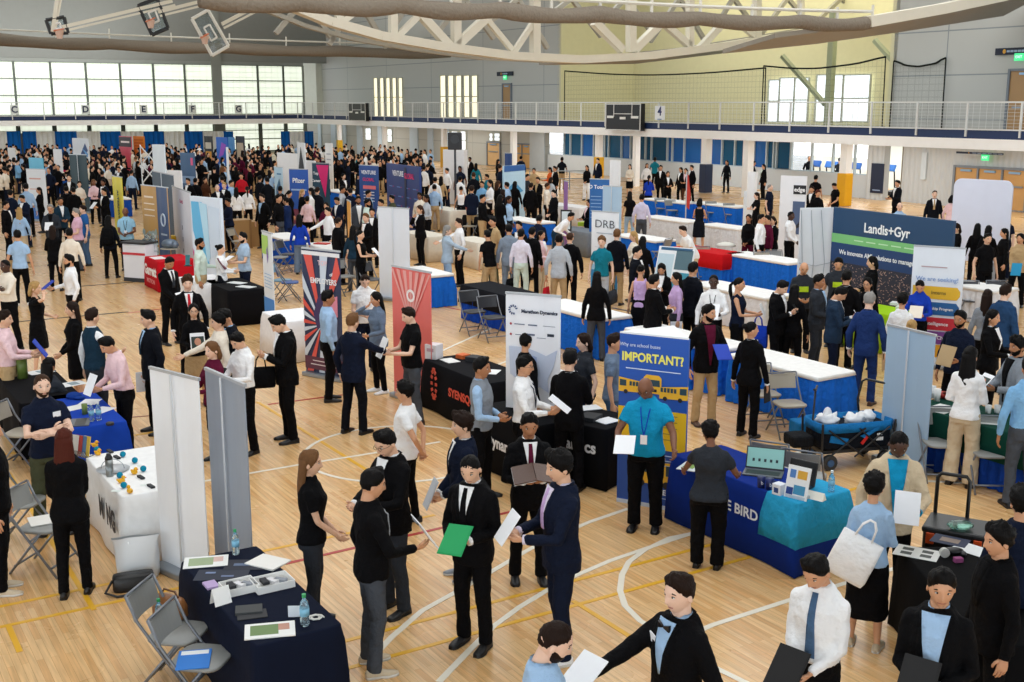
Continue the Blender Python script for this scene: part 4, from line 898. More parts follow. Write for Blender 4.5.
banner((152, 144.3), (164, 144.6), 3.0, 'tall white fabric panel beside the white lattice frame', '#e2eef8', name='display_board', base=False, th=.06, z0=.01)
banner((168, 170), (181, 170.6), 2.3, 'plain white panel right of the dark teal partition', '#eef0f4', name='display_board', base=False, th=.05, z0=.01)
banner((180, 152.5), (194, 153), 2.5, 'slate blue board with a pink dot in the far crowd', '#3c5f86', name='display_board', base=False, th=.05, z0=.01, deco=lambda o, w_, h: (band(o, w_, h * .5, h * .62, '#7f9cc0'), poly(o, [(w_ * .25, h * .8), (w_ * .4, h * .8), (w_ * .4, h * .92), (w_ * .25, h * .92)], '#e05a8c', -.02)))
banner((204, 136), (212, 136.2), 2.6, 'black framed board with an amber picture before the drapes', '#1c1d1c', name='display_board', base=False, th=.05, z0=.01, deco=lambda o, w_, h: (band(o, w_, h * .35, h * .66, '#d99a2c', -.36, .36), band(o, w_, h * .72, h * .86, '#c9c4b4', -.36, .36)))
banner((216, 137), (227, 137.3), 2.7, 'vivid blue and purple board before the drapes', '#2467c8', name='display_board', base=False, th=.05, z0=.01, deco=lambda o, w_, h: poly(o, [(-w_ * .3, h * .6), (0, h * .9), (w_ * .4, h * .85), (w_ * .1, h * .65)], '#9c4fc8'))
banner((228, 137), (234, 137.2), 2.4, 'slim blue gradient board right of the vivid blue board', '#3f86c4', name='display_board', base=False, th=.05, z0=.01)
banner((235.5, 136), (244, 136.2), 2.6, 'dark framed display screen with a pale picture', '#2a2f3a', name='display_board', base=False, th=.05, z0=.01, deco=lambda o, w_, h: band(o, w_, h * .45, h * .85, '#c3b49c', -.38, .38))
banner((443, 149.5), (464, 150), 2.45, 'tall cloth covered white panel by the yellow padded column', '#e8eaee', name='display_board', base=False, th=.3, z0=.02)
banner((297, 142.5), (304.5, 143), 3.0, 'black diamond shaped banner before the bright doors', '#dfe2e4', name='display_board', base=False, th=.05, z0=.01, deco=lambda o, w_, h: poly(o, [(0, h * .2), (w_ * .45, h * .6), (0, h * .95), (-w_ * .45, h * .6)], '#16181a'))
banner((325, 143), (332, 143.3), 2.6, 'small white board in the crowd under the balcony', '#eef0f0', name='display_board', base=False, th=.05, z0=.01, deco=lambda o, w_, h: lines(o, [(0, h * (.8 - .1 * k), w_ * .6, .06) for k in range(3)], '#b8bcc4'))
banner((505, 153), (512, 153.3), 2.5, 'dark blue banner left of the pale blue picture wall', '#1d3f78')
banner((504, 166), (525, 164.5), 2.2, 'pale blue picture wall left of the tan double doors', '#bfe0f4', name='exhibit_wall', base=False, th=.08, z0=.02, deco=lambda o, w_, h: (poly(o, [(-w_ * .4, h * .6), (0, h * .72), (w_ * .4, h * .55), (w_ * .1, h * .5)], '#4f9fd0'), band(o, w_, h * .9, h, '#2a62a8')))
banner((748, 171.5), (756, 172), 2.25, 'narrow white panel near the glazed rooms', '#eef0f2', name='display_board', base=False, th=.1, z0=.02)
banner((744, 191), (759, 192), 1.4, 'white board with blue splash behind the person in a black tee', '#e4ecf4', name='display_board', base=False, th=.05, z0=.01, deco=lambda o, w_, h: poly(o, [(-w_ * .3, h * .6), (0, h * .9), (w_ * .1, h * .5)], '#24508c'))
# lattice frame, poles, poster easel
P = at(148, 146, 2.9); o = empty('lattice_screen', (P.x, P.y, 0)); q = MB()
for k in range(4):
    z = .1 + .7 * k; q.tube([(-.3, 0, z), (.3, 0, z + .7)], .025, 5); q.tube([(.3, 0, z), (-.3, 0, z + .7)], .025, 5)
for sx in (-.3, .3): q.tube([(sx, 0, 0), (sx, 0, 2.95)], .02, 5)
q.build('lattice', mat('#dfe3e6', 'metal', .4, .3), o); tag(o, 'folding white lattice frame left of the tall white panel', 'frame')
P = at(227, 147, 2.8); o = empty('banner_pole', (P.x, P.y, 0)); q = MB(); q.tube([(0, 0, 0), (0, 0, 2.8)], .05, 8); q.build('pole', mat('#e3e6e8', 'metal', .4, .3), o); q = MB(); q.box((0, 0, .03), (.6, .6, .05)); q.build('base_plate', mat('#8a8f96', 'metal'), o); tag(o, 'pale upright pole in the far crowd under the vivid board', 'pole')
P1, P2 = at(660, 246, 1.5), at(696, 249, 1.5); u = P2 - P1; w_ = u.length; u.normalize(); c = (P1 + P2) / 2; o = empty('poster_easel', (0, 0, 0)); basis(o, u, V((-u.y, u.x, 0)), V((c.x, c.y, 0)))
M_ = Matrix.Translation((0, -.16, 1.04)) @ Matrix.Rotation(R(-18), 4, 'X')
q = MB(); q.box((0, 0, 0), (w_, .02, .98)); pb = q.build('poster_board', mat('#e9eef2', 'paper'), o, M=M_)
for x, z, a, b_, c_ in ((-.28, .02, .48, .62, '#bfd6e2'), (.26, .22, .5, .42, '#54727e'), (.26, -.24, .5, .38, '#3d8fa8'), (0, .44, .95, .06, '#2f5f86')):
    q = MB(); q.box((x * w_ / 1.1, -.013, z), (a * w_ / 1.1, .006, b_)); q.build('print_picture', mat(c_, 'paper'), pb)
for sx in (-1, 1):
    q = MB(); q.tube([(sx * w_ * .4, -.34, 0), (sx * w_ * .3, .0, 1.5)], .018, 6); q.build('leg', mat('#b08b5c', 'paint'), o)
q = MB(); q.tube([(0, .5, 0), (0, .0, 1.5)], .018, 6); q.build('leg', mat('#b08b5c', 'paint'), o); tag(o, 'tilted poster board with photo collage on an easel', 'easel')

# ---------------- folding chairs
def chair_proto(col):
    o = empty('folding_chair', (0, 0, 0)); fm = mat('#7b7f86', 'metal', .4, .5); sm = mat(col, 'plastic')
    q = MB(); q.loft([[p + V((0, 0, 0)) for p in ring(z, .205 * k, .20 * k, -.02, 24, 4)] for z, k in ((.43, .97), (.44, 1), (.455, 1), (.462, .95))]); q.build('seat', sm, o, True)
    rows = []
    for i in range(9):
        x = -.20 + .05 * i; y = .225 + .03 * (1 - (x / .2) ** 2); rows.append([V((x, y - .008, .60)), V((x, y + .02 - .008, .60)), V((x, y + .06, .80)), V((x, y + .045, .80))])
    q = MB(); q.loft(rows); q.build('backrest', sm, o, bevel=.01)
    for sx in (-1, 1):
        q = MB(); q.tube([(sx * .215, .285, .82), (sx * .22, .20, .62), (sx * .22, .08, .45), (sx * .22, -.26, .0)], .0125, 8); q.build('front_leg', fm, o, True)
        q = MB(); q.tube([(sx * .195, -.10, .44), (sx * .20, .27, 0)], .0125, 8); q.build('rear_leg', fm, o, True)
    for y_, z_ in ((.285, .82), (-.2, .1), (.2, .09)): q = MB(); q.tube([(-.21, y_, z_), (.21, y_, z_)], .011, 8); q.build('crossbar', fm, o, True)
    return o
PROTO = {}
def chair(px, py, head, label, col='#8b8d8c', z=.45):
    p = at(px, py, z)
    if col not in PROTO: PROTO[col] = o = chair_proto(col)
    else: o = copy_tree(PROTO[col])
    o.location = (p.x, p.y, 0); o.rotation_euler = (0, 0, R(head) - math.atan2(p.x, p.y)); tag(o, label, 'chair', 'folding chairs at the booths'); return o
G_, T_ = '#8c8e8c', '#a39a8a'
chair(176, 632, 62, 'grey folding chair holding a brown leather bag beside the navy table', G_); chair(200, 657, 64, 'grey folding chair with a blue folder on its seat beside the navy table', G_)
chair(20, 501, 60, 'grey folding chair behind the person in a black suit at the left edge', G_); chair(43, 525, 55, 'grey folding chair with white papers on its seat', G_)
chair(22, 432, 60, 'beige folding chair behind the person with crossed arms', T_)
chair(806, 476, 168, 'grey folding chair behind the display tablet on the dark blue lettered table', G_); chair(775, 467, 165, 'grey folding chair behind the open laptop, left one', G_)
chair(941, 442, 20, 'grey folding chair in front of the green cloth, left of the person in white', G_); chair(990, 452, 20, 'grey folding chair in front of the green cloth, right of the person in white', G_)
chair(789, 403, 25, 'beige folding chair by the blue skirt left of the wagon, nearer one', T_); chair(764, 393, 25, 'beige folding chair by the blue skirt, farther one', T_)
chair(474, 311, 25, 'black folding chair before the black cloth table, left of two', '#2e3036'); chair(493, 317, 25, 'black folding chair before the black cloth table, right of two', '#2e3036')
chair(705, 262, 20, 'tan folding chair in front of the red cloth table', T_); chair(765, 268, 20, 'tan folding chair at the blue table left of the tent wall', T_); chair(777, 266, 20, 'grey folding chair at the blue table beside the tent wall', G_)
chair(279, 257, 60, 'grey folding chair behind the narrow green and blue banner', G_); chair(288, 254, 60, 'dark folding chair behind the narrow green and blue banner', '#3a3c42'); chair(289, 282, 90, 'folding chair with a blue jacket left of the sunburst banner', '#234a8c'); chair(281, 280, 60, 'blue seated folding chair left of the sunburst banner', '#6f93a8')
chair(345, 276, 40, 'grey folding chair right of the sunburst banner', G_); chair(372, 279, 40, 'dark grey folding chair behind the person in a white polo', '#4c4e54')
chair(470, 226, -40, 'wooden tan folding chair beside the cream table', T_); chair(428, 231, 60, 'dark folding chair behind the cream table', '#3a3c42')
chair(662, 208, 20, 'grey folding chair at the blue table left of the navy column, left one', G_); chair(672, 210, 20, 'grey folding chair at the blue table left of the navy column, right one', G_); chair(713, 212, 20, 'grey folding chair at the blue table right of the navy column, left one', G_); chair(731, 214, 20, 'grey folding chair at the blue table right of the navy column, right one', G_)
chair(660, 251, -120, 'grey folding chair behind the photo collage easel', G_); chair(1000, 300, 20, 'dark folding chair behind the seated grey top at the right', '#3a3c42'); chair(972, 300, 20, 'dark folding chair right of the hiring banner', '#3a3c42')
chair(239, 241, 60, 'tan plywood folding chair at the brown boxes', T_)

# ---------------- small things on and around the tables
def place(name, px, py, z=.745, rz=0.0, world=None):
    p = at(px, py, z) if world is None else world
    return empty(name, p, rz)
def flat(name, px, py, w_, d_, t_, col, label, cat, rz=R(-58), z=.747, kind='paper', deco=None, group=None):
    o = place(name, px, py, z, rz); q = MB(); q.box((0, 0, t_ / 2), (w_, d_, t_)); q.build('cover' if cat in ('book', 'booklet', 'notebook') else 'sheet' if cat in ('paper', 'leaflet') else 'body', mat(col, kind), o, bevel=min(.003, t_ / 3)); tag(o, label, cat, group)
    if deco:
        for x, y, a, b_, c_ in deco: q = MB(); q.box((x, y, t_ + .001), (a, b_, .002)); q.build('print_picture', mat(c_, 'paper'), o)
    return o
def bottle(px, py, label, cap='#2f9d62', water='#cfe6ee', z=.747, lab_c='#7fb9d6', s=1.0, group=None):
    o = place('water_bottle', px, py, z); q = MB(); q.tube([(0, 0, 0), (0, 0, .01), (0, 0, .05 * s), (0, 0, .13 * s), (0, 0, .165 * s), (0, 0, .185 * s), (0, 0, .20 * s)], [.028 * s, .032 * s, .032 * s, .032 * s, .026 * s, .013 * s, .012 * s], 14); q.build('bottle_body', mat(water, 'glass', .1), o, True)
    q = MB(); q.tube([(0, 0, .07 * s), (0, 0, .125 * s)], .0328 * s, 14); q.build('wrap_label', mat(lab_c, 'paper'), o, True); q = MB(); q.tube([(0, 0, .20 * s), (0, 0, .222 * s)], .0145 * s, 12); q.build('cap', mat(cap, 'plastic'), o); tag(o, label, 'bottle', group); return o
def box_tray(px, py, label, rz=R(-58), w_=.20, d_=.26):
    o = place('card_box', px, py, .747, rz); q = MB(); t_ = .006; hh = .06
    q.box((0, 0, t_ / 2), (w_, d_, t_))
    for sx in (-1, 1): q.box((sx * w_ / 2, 0, hh / 2), (t_, d_, hh)); q.box((0, sx * d_ / 2, hh / 2), (w_, t_, hh))
    q.build('tray', mat('#f0f0ee', 'paper'), o)
    for k in range(3): q = MB(); q.box((-.03 + .02 * k, -.05 + .06 * k, .04), (.10, .05, .025), 0, Matrix.Rotation(R(20 * k), 3, 'Z')); q.build('card_stack', mat(('#22242c', '#dfe0e4', '#8c929c')[k], 'paper'), o)
    tag(o, label, 'box')
RZN = R(-58)
flat('brochure', 206, 562, .36, .24, .006, '#eef0ee', 'white brochure with green landscape picture at the far end of the navy table', 'brochure', RZN + R(70), deco=((-.04, 0, .20, .16, '#9fb08c'), (.10, .03, .08, .10, '#d8b8b0')))
flat('brochure', 270, 631, .36, .24, .012, '#eef0ee', 'white framed brochure with green picture at the near end of the navy table', 'brochure', RZN + R(70), deco=((-.04, 0, .20, .16, '#6f8a58'), (.10, .03, .08, .10, '#c0907e')))
flat('paper_stack', 268, 563, .30, .24, .015, '#f2f1ec', 'stack of white papers on the navy table beside the water bottle', 'paper', RZN + R(30)); flat('leaflet', 246, 565, .34, .22, .004, '#1c2030', 'black leaflet under the white papers on the navy table', 'leaflet', RZN + R(60), deco=((0, 0, .2, .05, '#5c6c88'),))
flat('leaflet', 222, 575, .42, .22, .003, '#232a3c', 'dark printed leaflet on the navy table beside the purple pouch', 'leaflet', RZN + R(60), deco=((-.1, .04, .08, .03, '#7d8fb4'), (.05, -.03, .1, .03, '#6b7a9c')))
box_tray(239, 590, 'white card box on the navy table, nearer the tent card'); box_tray(272, 586, 'white card box on the navy table, nearer the papers', w_=.22, d_=.30)
flat('notebook', 249, 611, .20, .14, .022, '#3c3f40', 'dark grey notebook stack on the navy table', 'notebook', RZN + R(70)); flat('notebook', 252, 615, .22, .15, .008, '#2a2c30', 'black notebook under the dark grey notebooks', 'notebook', RZN + R(75), z=.7465)
bottle(236, 554, 'water bottle with green cap at the far end of the navy table'); bottle(305, 625, 'water bottle with green cap at the near end of the navy table', s=1.1)
o = place('tent_card', 221, 603, .747, RZN + R(100)); q = MB(); q.loft([[(-.07, -.045, 0), (.07, -.045, 0), (.07, 0, .13), (-.07, 0, .13)], [(-.07, -.042, 0), (.07, -.042, 0), (.07, .003, .13), (-.07, .003, .13)]]); q.box((0, .024, .064), (.14, .003, .138), 0, Matrix.Rotation(R(19), 3, 'X')); q.build('card', mat('#f4f4f2', 'paper'), o); tag(o, 'white folded tent card on the navy table', 'card')
flat('pouch', 211, 586, .14, .10, .02, '#b9a2cf', 'small lilac pouch on the navy table', 'pouch', RZN); flat('name_tag', 295, 617, .10, .004, .09, '#dfe6ee', 'small clear name stand beside the near water bottle', 'stand', RZN + R(60))
o = place('cable', 316, 618, .75, 0); q = MB(); q.tube([(.06 * math.cos(k * .9) * (1 - k * .04), .05 * math.sin(k * .9) * (1 - k * .03), .006) for k in range(16)], .006, 6); q.build('cord', mat('#d9d9d4', 'plastic'), o, True); tag(o, 'small coiled black and white cable on the navy table', 'cable')
o = place('leather_bag', 171, 616, .465, R(-30)); q = MB(); q.loft([ring(z, .15 * k, .09 * k2, 0, 20, 3) for z, k, k2 in ((0, .9, .9), (.02, 1, 1), (.10, 1, .95), (.16, .9, .6), (.175, .8, .2))]); q.build('bag_body', mat('#8a5a32', 'leather'), o, True); q = MB(); q.box((0, -.085, .06), (.22, .02, .08)); q.build('front_pocket', mat('#7a4c28', 'leather'), o, bevel=.01); q = MB(); q.tube([(-.10, 0, .16), (-.06, 0, .22), (.06, 0, .22), (.10, 0, .16)], .009, 6); q.build('handle', mat('#6b4122', 'leather'), o, True); tag(o, 'brown leather bag lying on the folding chair by the navy table', 'bag')
flat('folder', 194, 660, .24, .30, .01, '#2c7ad0', 'bright blue folder lying on the folding chair seat', 'folder', R(10), z=.466, deco=((0, .10, .2, .06, '#e8ecee'),)); bottle(160, 625, 'green capped bottle lying beside the brown bag chair', z=.465)
flat('paper_stack', 41, 521, .22, .28, .012, '#eceae4', 'white papers on the seat of the grey folding chair', 'paper', R(30), z=.466)
# white table
for i, (px, py) in enumerate(((135, 463), (143.5, 471.5), (120, 478), (124, 488), (97, 452), (123, 457))):
    o = place('foam_ball', px, py, .747); q = MB(); q.ell((0, 0, .032), (.032, .032, .032), 14, 10); q.build('ball', mat('#1688a8', 'cloth'), o, True); tag(o, 'small teal foam ball on the white table', 'ball', 'teal foam balls on the white table')
for i, (px, py) in enumerate(((134.5, 474), (121.5, 483), (130, 493), (98, 455), (95, 447))):
    o = place('rubber_duck', px, py, .747, rnd.uniform(0, 6)); q = MB(); q.ell((0, 0, .024), (.038, .028, .026), 12, 8); q.ell((-.022, 0, .058), (.02, .02, .02), 10, 8); q.ell((.036, 0, .036), (.014, .012, .010), 8, 6); q.build('duck_body', mat('#f0b41c', 'plastic'), o, True); q = MB(); q.ell((-.043, 0, .056), (.010, .009, .005), 8, 5); q.build('beak', mat('#e0701c', 'plastic'), o); tag(o, 'small yellow rubber duck on the white table', 'duck', 'yellow rubber ducks on the white table')
o = place('steel_tumbler', 110, 476, .747); q = MB(); q.tube([(0, 0, 0), (0, 0, .01), (0, 0, .18)], [.036, .038, .038], 16); q.build('cup_body', mat('#8f9494', 'metal', .3, .8), o, True); q = MB(); q.tube([(0, 0, .18), (0, 0, .20), (0, 0, .225), (0, 0, .24)], [.039, .038, .024, .022], 16); q.build('lid', mat('#17181c', 'plastic'), o, True); tag(o, 'steel tumbler with black lid on the white table', 'tumbler')
o = place('serving_plate', 113, 470, .747); q = MB(); q.tube([(0, 0, 0), (0, 0, .008), (0, 0, .016)], [.11, .15, .17], 24); q.build('plate', mat('#e4e8ec', 'plastic'), o, True); q = MB(); q.tube([(.12 * math.cos(t), 0, .02 + .10 * math.sin(t)) for t in [PI * k / 10 for k in range(11)]], .004, 5); q.build('wire_handle', mat('#b4bac0', 'metal', .3, .8), o); tag(o, 'round tray with wire handle behind the steel tumbler', 'tray')
for i, (px, py, l) in enumerate(((110, 452, 'farthest'), (117, 458, 'middle'), (141, 478, 'right'), (151, 487, 'nearest'))):
    flat('pen_case', px, py, .12, .04, .02, '#20242a', 'small black pen case on the white table, %s one' % l, 'case', R(-50))
for i, (px, py) in enumerate(((141, 466), (116, 491), (145, 485))): flat('business_card', px, py, .09, .05, .002, '#dfe8e4', 'flat pale card on the white table', 'card', R(-40 + 30 * i), group='pale cards on the white table')
o = place('brochure_holder', 82, 456, .747, R(-30))
for k, c_ in enumerate(('#e8e4dc', '#c0453c', '#5f86b4', '#e6c24c')): q = MB(); q.box((-.10 + .05 * k, .01 * k, .11), (.10, .006, .22), 0, Matrix.Rotation(R(-12), 3, 'X')); q.build('leaflet', mat(c_, 'paper'), o)
q = MB(); q.box((-.02, -.03, .03), (.24, .008, .06)); q.box((-.02, .02, .005), (.24, .10, .01)); q.build('holder', mat('#d6dde2', 'glass', .1), o); tag(o, 'brochure holder with coloured leaflets between the blue and white tables', 'holder')
o = place('plastic_bag', 139, 577, 0, R(20)); q = MB(); q.loft([ring(z, .20 * k, .10 * k2, 0, 20, 3) for z, k, k2 in ((.0, .9, .9), (.03, 1, 1), (.2, .98, .95), (.36, 1.02, .6), (.42, 1.08, .35))], cap=False); q.v = [tuple(V(t) + V((noise.noise(V(t) * 9), noise.noise(V(t) * 9 + V((7, 0, 0))), .4 * noise.noise(V(t) * 8 + V((0, 5, 0))))) * .05 * min(1, t[2] * 8)) for t in q.v]; q.build('bag_body', mat('#dfe3e6', 'plastic', .3), o, True)
for k in (-1, 1): q = MB(); q.tube([(-.08, k * .03, .38), (-.05, k * .05, .26), (.0, k * .06, .20), (.05, k * .05, .27), (.08, k * .03, .38)], .008, 6); q.build('handle', mat('#f2f3f4', 'plastic'), o, True)
tag(o, 'translucent white plastic bag standing against the white table', 'bag')
o = place('black_handbag', 134, 588, 0, R(22)); q = MB(); q.loft([ring(z, .19 * k, .09 * k2, 0, 20, 4) for z, k, k2 in ((0, .95, .95), (.02, 1, 1), (.12, 1, .9), (.15, .95, .7))]); q.build('bag_body', mat('#101012', 'leather'), o, True); q = MB(); q.tube([(-.19, 0, .10), (-.26, -.10, .03), (-.16, -.18, .012), (.06, -.17, .012), (.12, -.10, .03)], .012, 6); q.build('strap', mat('#131315', 'leather'), o, True); tag(o, 'black handbag lying on the floor before the white table', 'bag')
flat('floor_plate', 135, 591, .24, .10, .004, '#7d7460', 'small metal floor outlet cover behind the folding chairs', 'cover', R(-58), z=.003, kind='metal')
# royal table
bottle(92, 421, 'clear water bottle on the royal blue table, left of two', cap='#dfe9ee'); bottle(99, 420, 'clear water bottle on the royal blue table, right of two', cap='#dfe9ee')
def laptop(px, py, rz, label, scr, z=.747, w_=.33, ang=20):
    o = place('laptop', px, py, z, rz); q = MB(); q.box((0, 0, .009), (w_, .23, .016)); q.build('keyboard_base', mat('#5a5e64', 'plastic'), o, bevel=.004); M_ = Matrix.Translation((0, .115, .017)) @ Matrix.Rotation(R(-ang), 4, 'X')
    q = MB(); q.box((0, 0, .115), (w_, .010, .23)); l_ = q.build('lid', mat('#2a2c30', 'plastic'), o, bevel=.004, M=M_); q = MB(); q.box((0, -.007, .115), (w_ * .93, .003, .20)); q.build('screen', mat(scr, 'gloss', .2, 0, .25), l_)
    if scr != '#0c0e12':
        q = MB(); [q.box((-w_ * .3 + w_ * .15 * k, -.010, .09), (w_ * .06, .002, .03)) for k in range(5)]; q.build('screen_icons', mat('#24343c', 'paint'), l_)
    q = MB(); q.box((0, -.01, .018), (w_ * .86, .12, .003)); q.build('keys', mat('#16181a', 'plastic'), o); tag(o, label, 'laptop'); return o
laptop(80, 423, R(105), 'open black laptop on the royal blue table beside the crossed arms', '#0c0e12')
for i, (px, py, c_, l) in enumerate(((74, 408, '#e6e6e2', 'white leaflet on the royal blue table left of the bottles'), (102, 410, '#dfe3ea', 'printed white leaflet at the right edge of the royal blue table'), (90, 402, '#eceef2', 'white leaflet at the far end of the royal blue table'))): flat('leaflet', px, py, .22, .28, .004, c_, l, 'leaflet', R(-40 + 20 * i))
o = place('speaker_puck', 110, 425, .747); q = MB(); q.tube([(0, 0, 0), (0, 0, .006), (0, 0, .028), (0, 0, .034)], [.044, .048, .048, .042], 20); q.build('disc', mat('#141518', 'plastic'), o, True); tag(o, 'flat black speaker puck on the royal blue table', 'speaker')
o = place('cap_pile', 74, 398, .747); q = MB(); q.ell((0, 0, .03), (.10, .09, .05), 14, 8); q.ell((.09, -.06, .02), (.08, .06, .02), 12, 6); q.build('cap_crown', mat('#173a86', 'cloth'), o, True); tag(o, 'royal blue cap lying on the royal blue table', 'cap')
o = place('green_mug', 85, 414, .747); q = MB(); q.tube([(0, 0, 0), (0, 0, .13)], .034, 14); q.build('cup_body', mat('#69803a', 'plastic'), o, True); tag(o, 'olive green tumbler behind the laptop on the royal table', 'tumbler')
o = place('green_canister', 23, 378, .747); q = MB(); q.tube([(0, 0, 0), (0, 0, .30)], .07, 16); q.build('can_body', mat('#5d7232', 'plastic'), o, True); tag(o, 'tall olive green canister on the black table at the left', 'canister')
for i, (px, py, l) in enumerate(((40, 372, 'printed white page beside the canister'), (72, 384, 'white printed page in front of the raised hand'))): flat('paper_sheet', px, py, .26, .34, .004, '#eceeee', l, 'paper', R(-45), deco=((0, .02, .16, .12, '#8ea0a8'),))
# blue bird table
laptop(763, 474, R(-20), 'open laptop with pale teal screen on the dark blue lettered table', '#7fb0ac', w_=.40)
for i, (px, py, l) in enumerate(((761, 487, 'left'), (769.5, 489, 'right'))):
    o = place('mug', px, py, .75); q = MB(); q.tube([(0, 0, 0), (0, 0, .11)], [.036, .042], 16); q.build('cup_body', mat('#15245c', 'plastic'), o, True); q = MB(); q.tube([(.05 * 0 + .042 + .02 * math.sin(t), 0, .055 + .03 * math.cos(t)) for t in [PI * k / 8 for k in range(9)]], .006, 6); q.build('handle', mat('#15245c', 'plastic'), o); text('b', .05, o, (0, -.045, .055), '#dfe6f2'); tag(o, 'navy mug with white emblem on the dark blue lettered table, %s of two' % l, 'mug')
o = place('paper_cube', 779, 494, .75, R(-50)); q = MB(); q.box((0, 0, .055), (.10, .10, .11)); q.build('cube_body', mat('#dfe4ee', 'paper'), o, bevel=.004); q = MB(); q.box((0, -.051, .05), (.05, .003, .05)); q.build('emblem', mat('#24407c', 'paper'), o); tag(o, 'white printed cup box between the mugs and the display card', 'box')
o = place('display_card', 795, 499, .75, R(-42)); M_ = Matrix.Rotation(R(-14), 4, 'X'); q = MB(); q.box((0, 0, .16), (.24, .010, .32)); c_ = q.build('card', mat('#e8ecf0', 'paper'), o, M=M_)
for x, z, a, b_, k in ((.04, .24, .10, .08, '#d8a63c'), (-.06, .24, .06, .08, '#4f7fc0'), (.03, .09, .12, .09, '#3f8fb8'), (-.07, .07, .07, .07, '#1c3f86')): q = MB(); q.box((x, -.006, z), (a, .004, b_)); q.build('print_picture', mat(k, 'paper'), c_)
q = MB(); q.box((0, .05, .02), (.2, .12, .03)); q.build('stand', mat('#c9cfd6', 'plastic'), o); tag(o, 'upright white display card with bus pictures on the dark blue lettered table', 'card')
o = place('dark_monitor', 797, 491, .75, R(-42)); q = MB(); q.box((0, .10, .17), (.30, .02, .24), 0, Matrix.Rotation(R(-14), 3, 'X')); q.build('screen_shell', mat('#101114', 'plastic'), o, bevel=.008); q = MB(); q.box((0, .14, .03), (.16, .12, .05)); q.build('stand', mat('#101114', 'plastic'), o); tag(o, 'black screen behind the display card on the dark blue lettered table', 'screen')
o = place('name_plate', 812, 498, .752, R(-42)); q = MB(); q.prism([(-.04, 0), (.04, 0), (0, .075)], .26, 0, Matrix.Rotation(PI / 2, 4, 'Z') @ Matrix.Rotation(PI / 2, 4, 'X') @ Matrix.Translation((0, 0, -.13))); q.build('plate', mat('#f0efe6', 'paper'), o); tag(o, 'white folded name plate on the light blue runner', 'card')
bottle(831, 492, 'clear water bottle at the right end of the dark blue lettered table', cap='#e3edf2'); flat('leaflet', 690, 467, .2, .28, .01, '#dfe9ee', 'upright picture leaflet left of the person in a charcoal blouse', 'leaflet', R(-30), deco=((0, 0, .12, .15, '#7fa04c'),))
# sven + dynamics tables
o = place('cube_sign', 434, 358, .747, R(-30)); q = MB(); q.box((0, 0, .11), (.20, .20, .22)); q.build('box_body', mat('#e9e6ea', 'paper'), o, bevel=.006); q = MB(); q.box((0, -.101, .14), (.12, .003, .05)); q.build('print_line', mat('#c9a4b2', 'paper'), o); tag(o, 'white cube sign on the black table with coral letters', 'sign')
for i, (px, py, w__, d__, t__, c_, l) in enumerate(((450, 361, .30, .2, .012, '#e8e8e6', 'white leaflets spread on the coral lettered table'), (463, 358, .16, .16, .06, '#d9692c', 'orange box on the coral lettered table'), (476, 361, .26, .2, .07, '#23262c', 'black case on the coral lettered table'), (492, 372, .2, .28, .006, '#eceeee', 'white page at the near end of the coral lettered table'))): flat('leaflet' if i in (0, 3) else 'small_box', px, py, w__, d__, t__, c_, l, 'leaflet' if i in (0, 3) else 'box', R(-60 + 15 * i))
for i, (px, py, c_, l) in enumerate(((590, 408, '#e8ebee', 'white papers at the far end of the black lettered table'), (607, 421, '#e8ebee', 'white paper beside the dark gadgets on the black lettered table'), (590, 419, '#24262a', 'dark gadget tray on the black lettered table'))): flat('paper_sheet' if i < 2 else 'gadget_tray', px, py, .26, .22, .01 if i < 2 else .05, c_, l, 'paper' if i < 2 else 'tray', R(20 + 20 * i))
# green table
for i, (px, py, c_, n_) in enumerate(((932, 398, '#eceff2', 'white cup stack on the green cloth table, left'), (937, 401, '#f4f4f2', 'white cup stack on the green cloth table, right'))):
    o = place('cup_stack', px, py, .747); q = MB(); q.tube([(0, 0, 0), (0, 0, .16)], [.034, .044], 14); q.build('cup', mat(c_, 'paper'), o, True); tag(o, n_, 'cups')
for i, (px, py, c_) in enumerate(((944, 398, 'red'), (950, 399, 'orange'))):
    o = place('snack_bowl', px, py, .747); q = MB(); q.tube([(0, 0, 0), (0, 0, .02), (0, 0, .07)], [.05, .07, .10], 18); q.build('bowl', mat('#b02a24' if i == 0 else '#c85a34', 'plastic'), o, True); tag(o, '%s snack bowl on the green cloth table' % c_, 'bowl')
flat('paper_sheet', 942, 409, .30, .42, .006, '#e9ece9', 'white page on the green cloth left of the person in white', 'paper', R(-50)); flat('paper_sheet', 985, 421, .40, .30, .006, '#c9cdcb', 'printed newspaper on the green cloth right of the person in white', 'paper', R(-20), deco=((0, 0, .3, .2, '#8b908e'),))
for i, px in enumerate((988, 997)):
    o = place('paper_cup', px, 413, .747); q = MB(); q.tube([(0, 0, 0), (0, 0, .10)], [.03, .04], 14); q.build('cup', mat('#eef0f0', 'paper'), o, True); tag(o, 'white paper cup on the green cloth by the grey blazer, %s of two' % ('left', 'right')[i], 'cup')
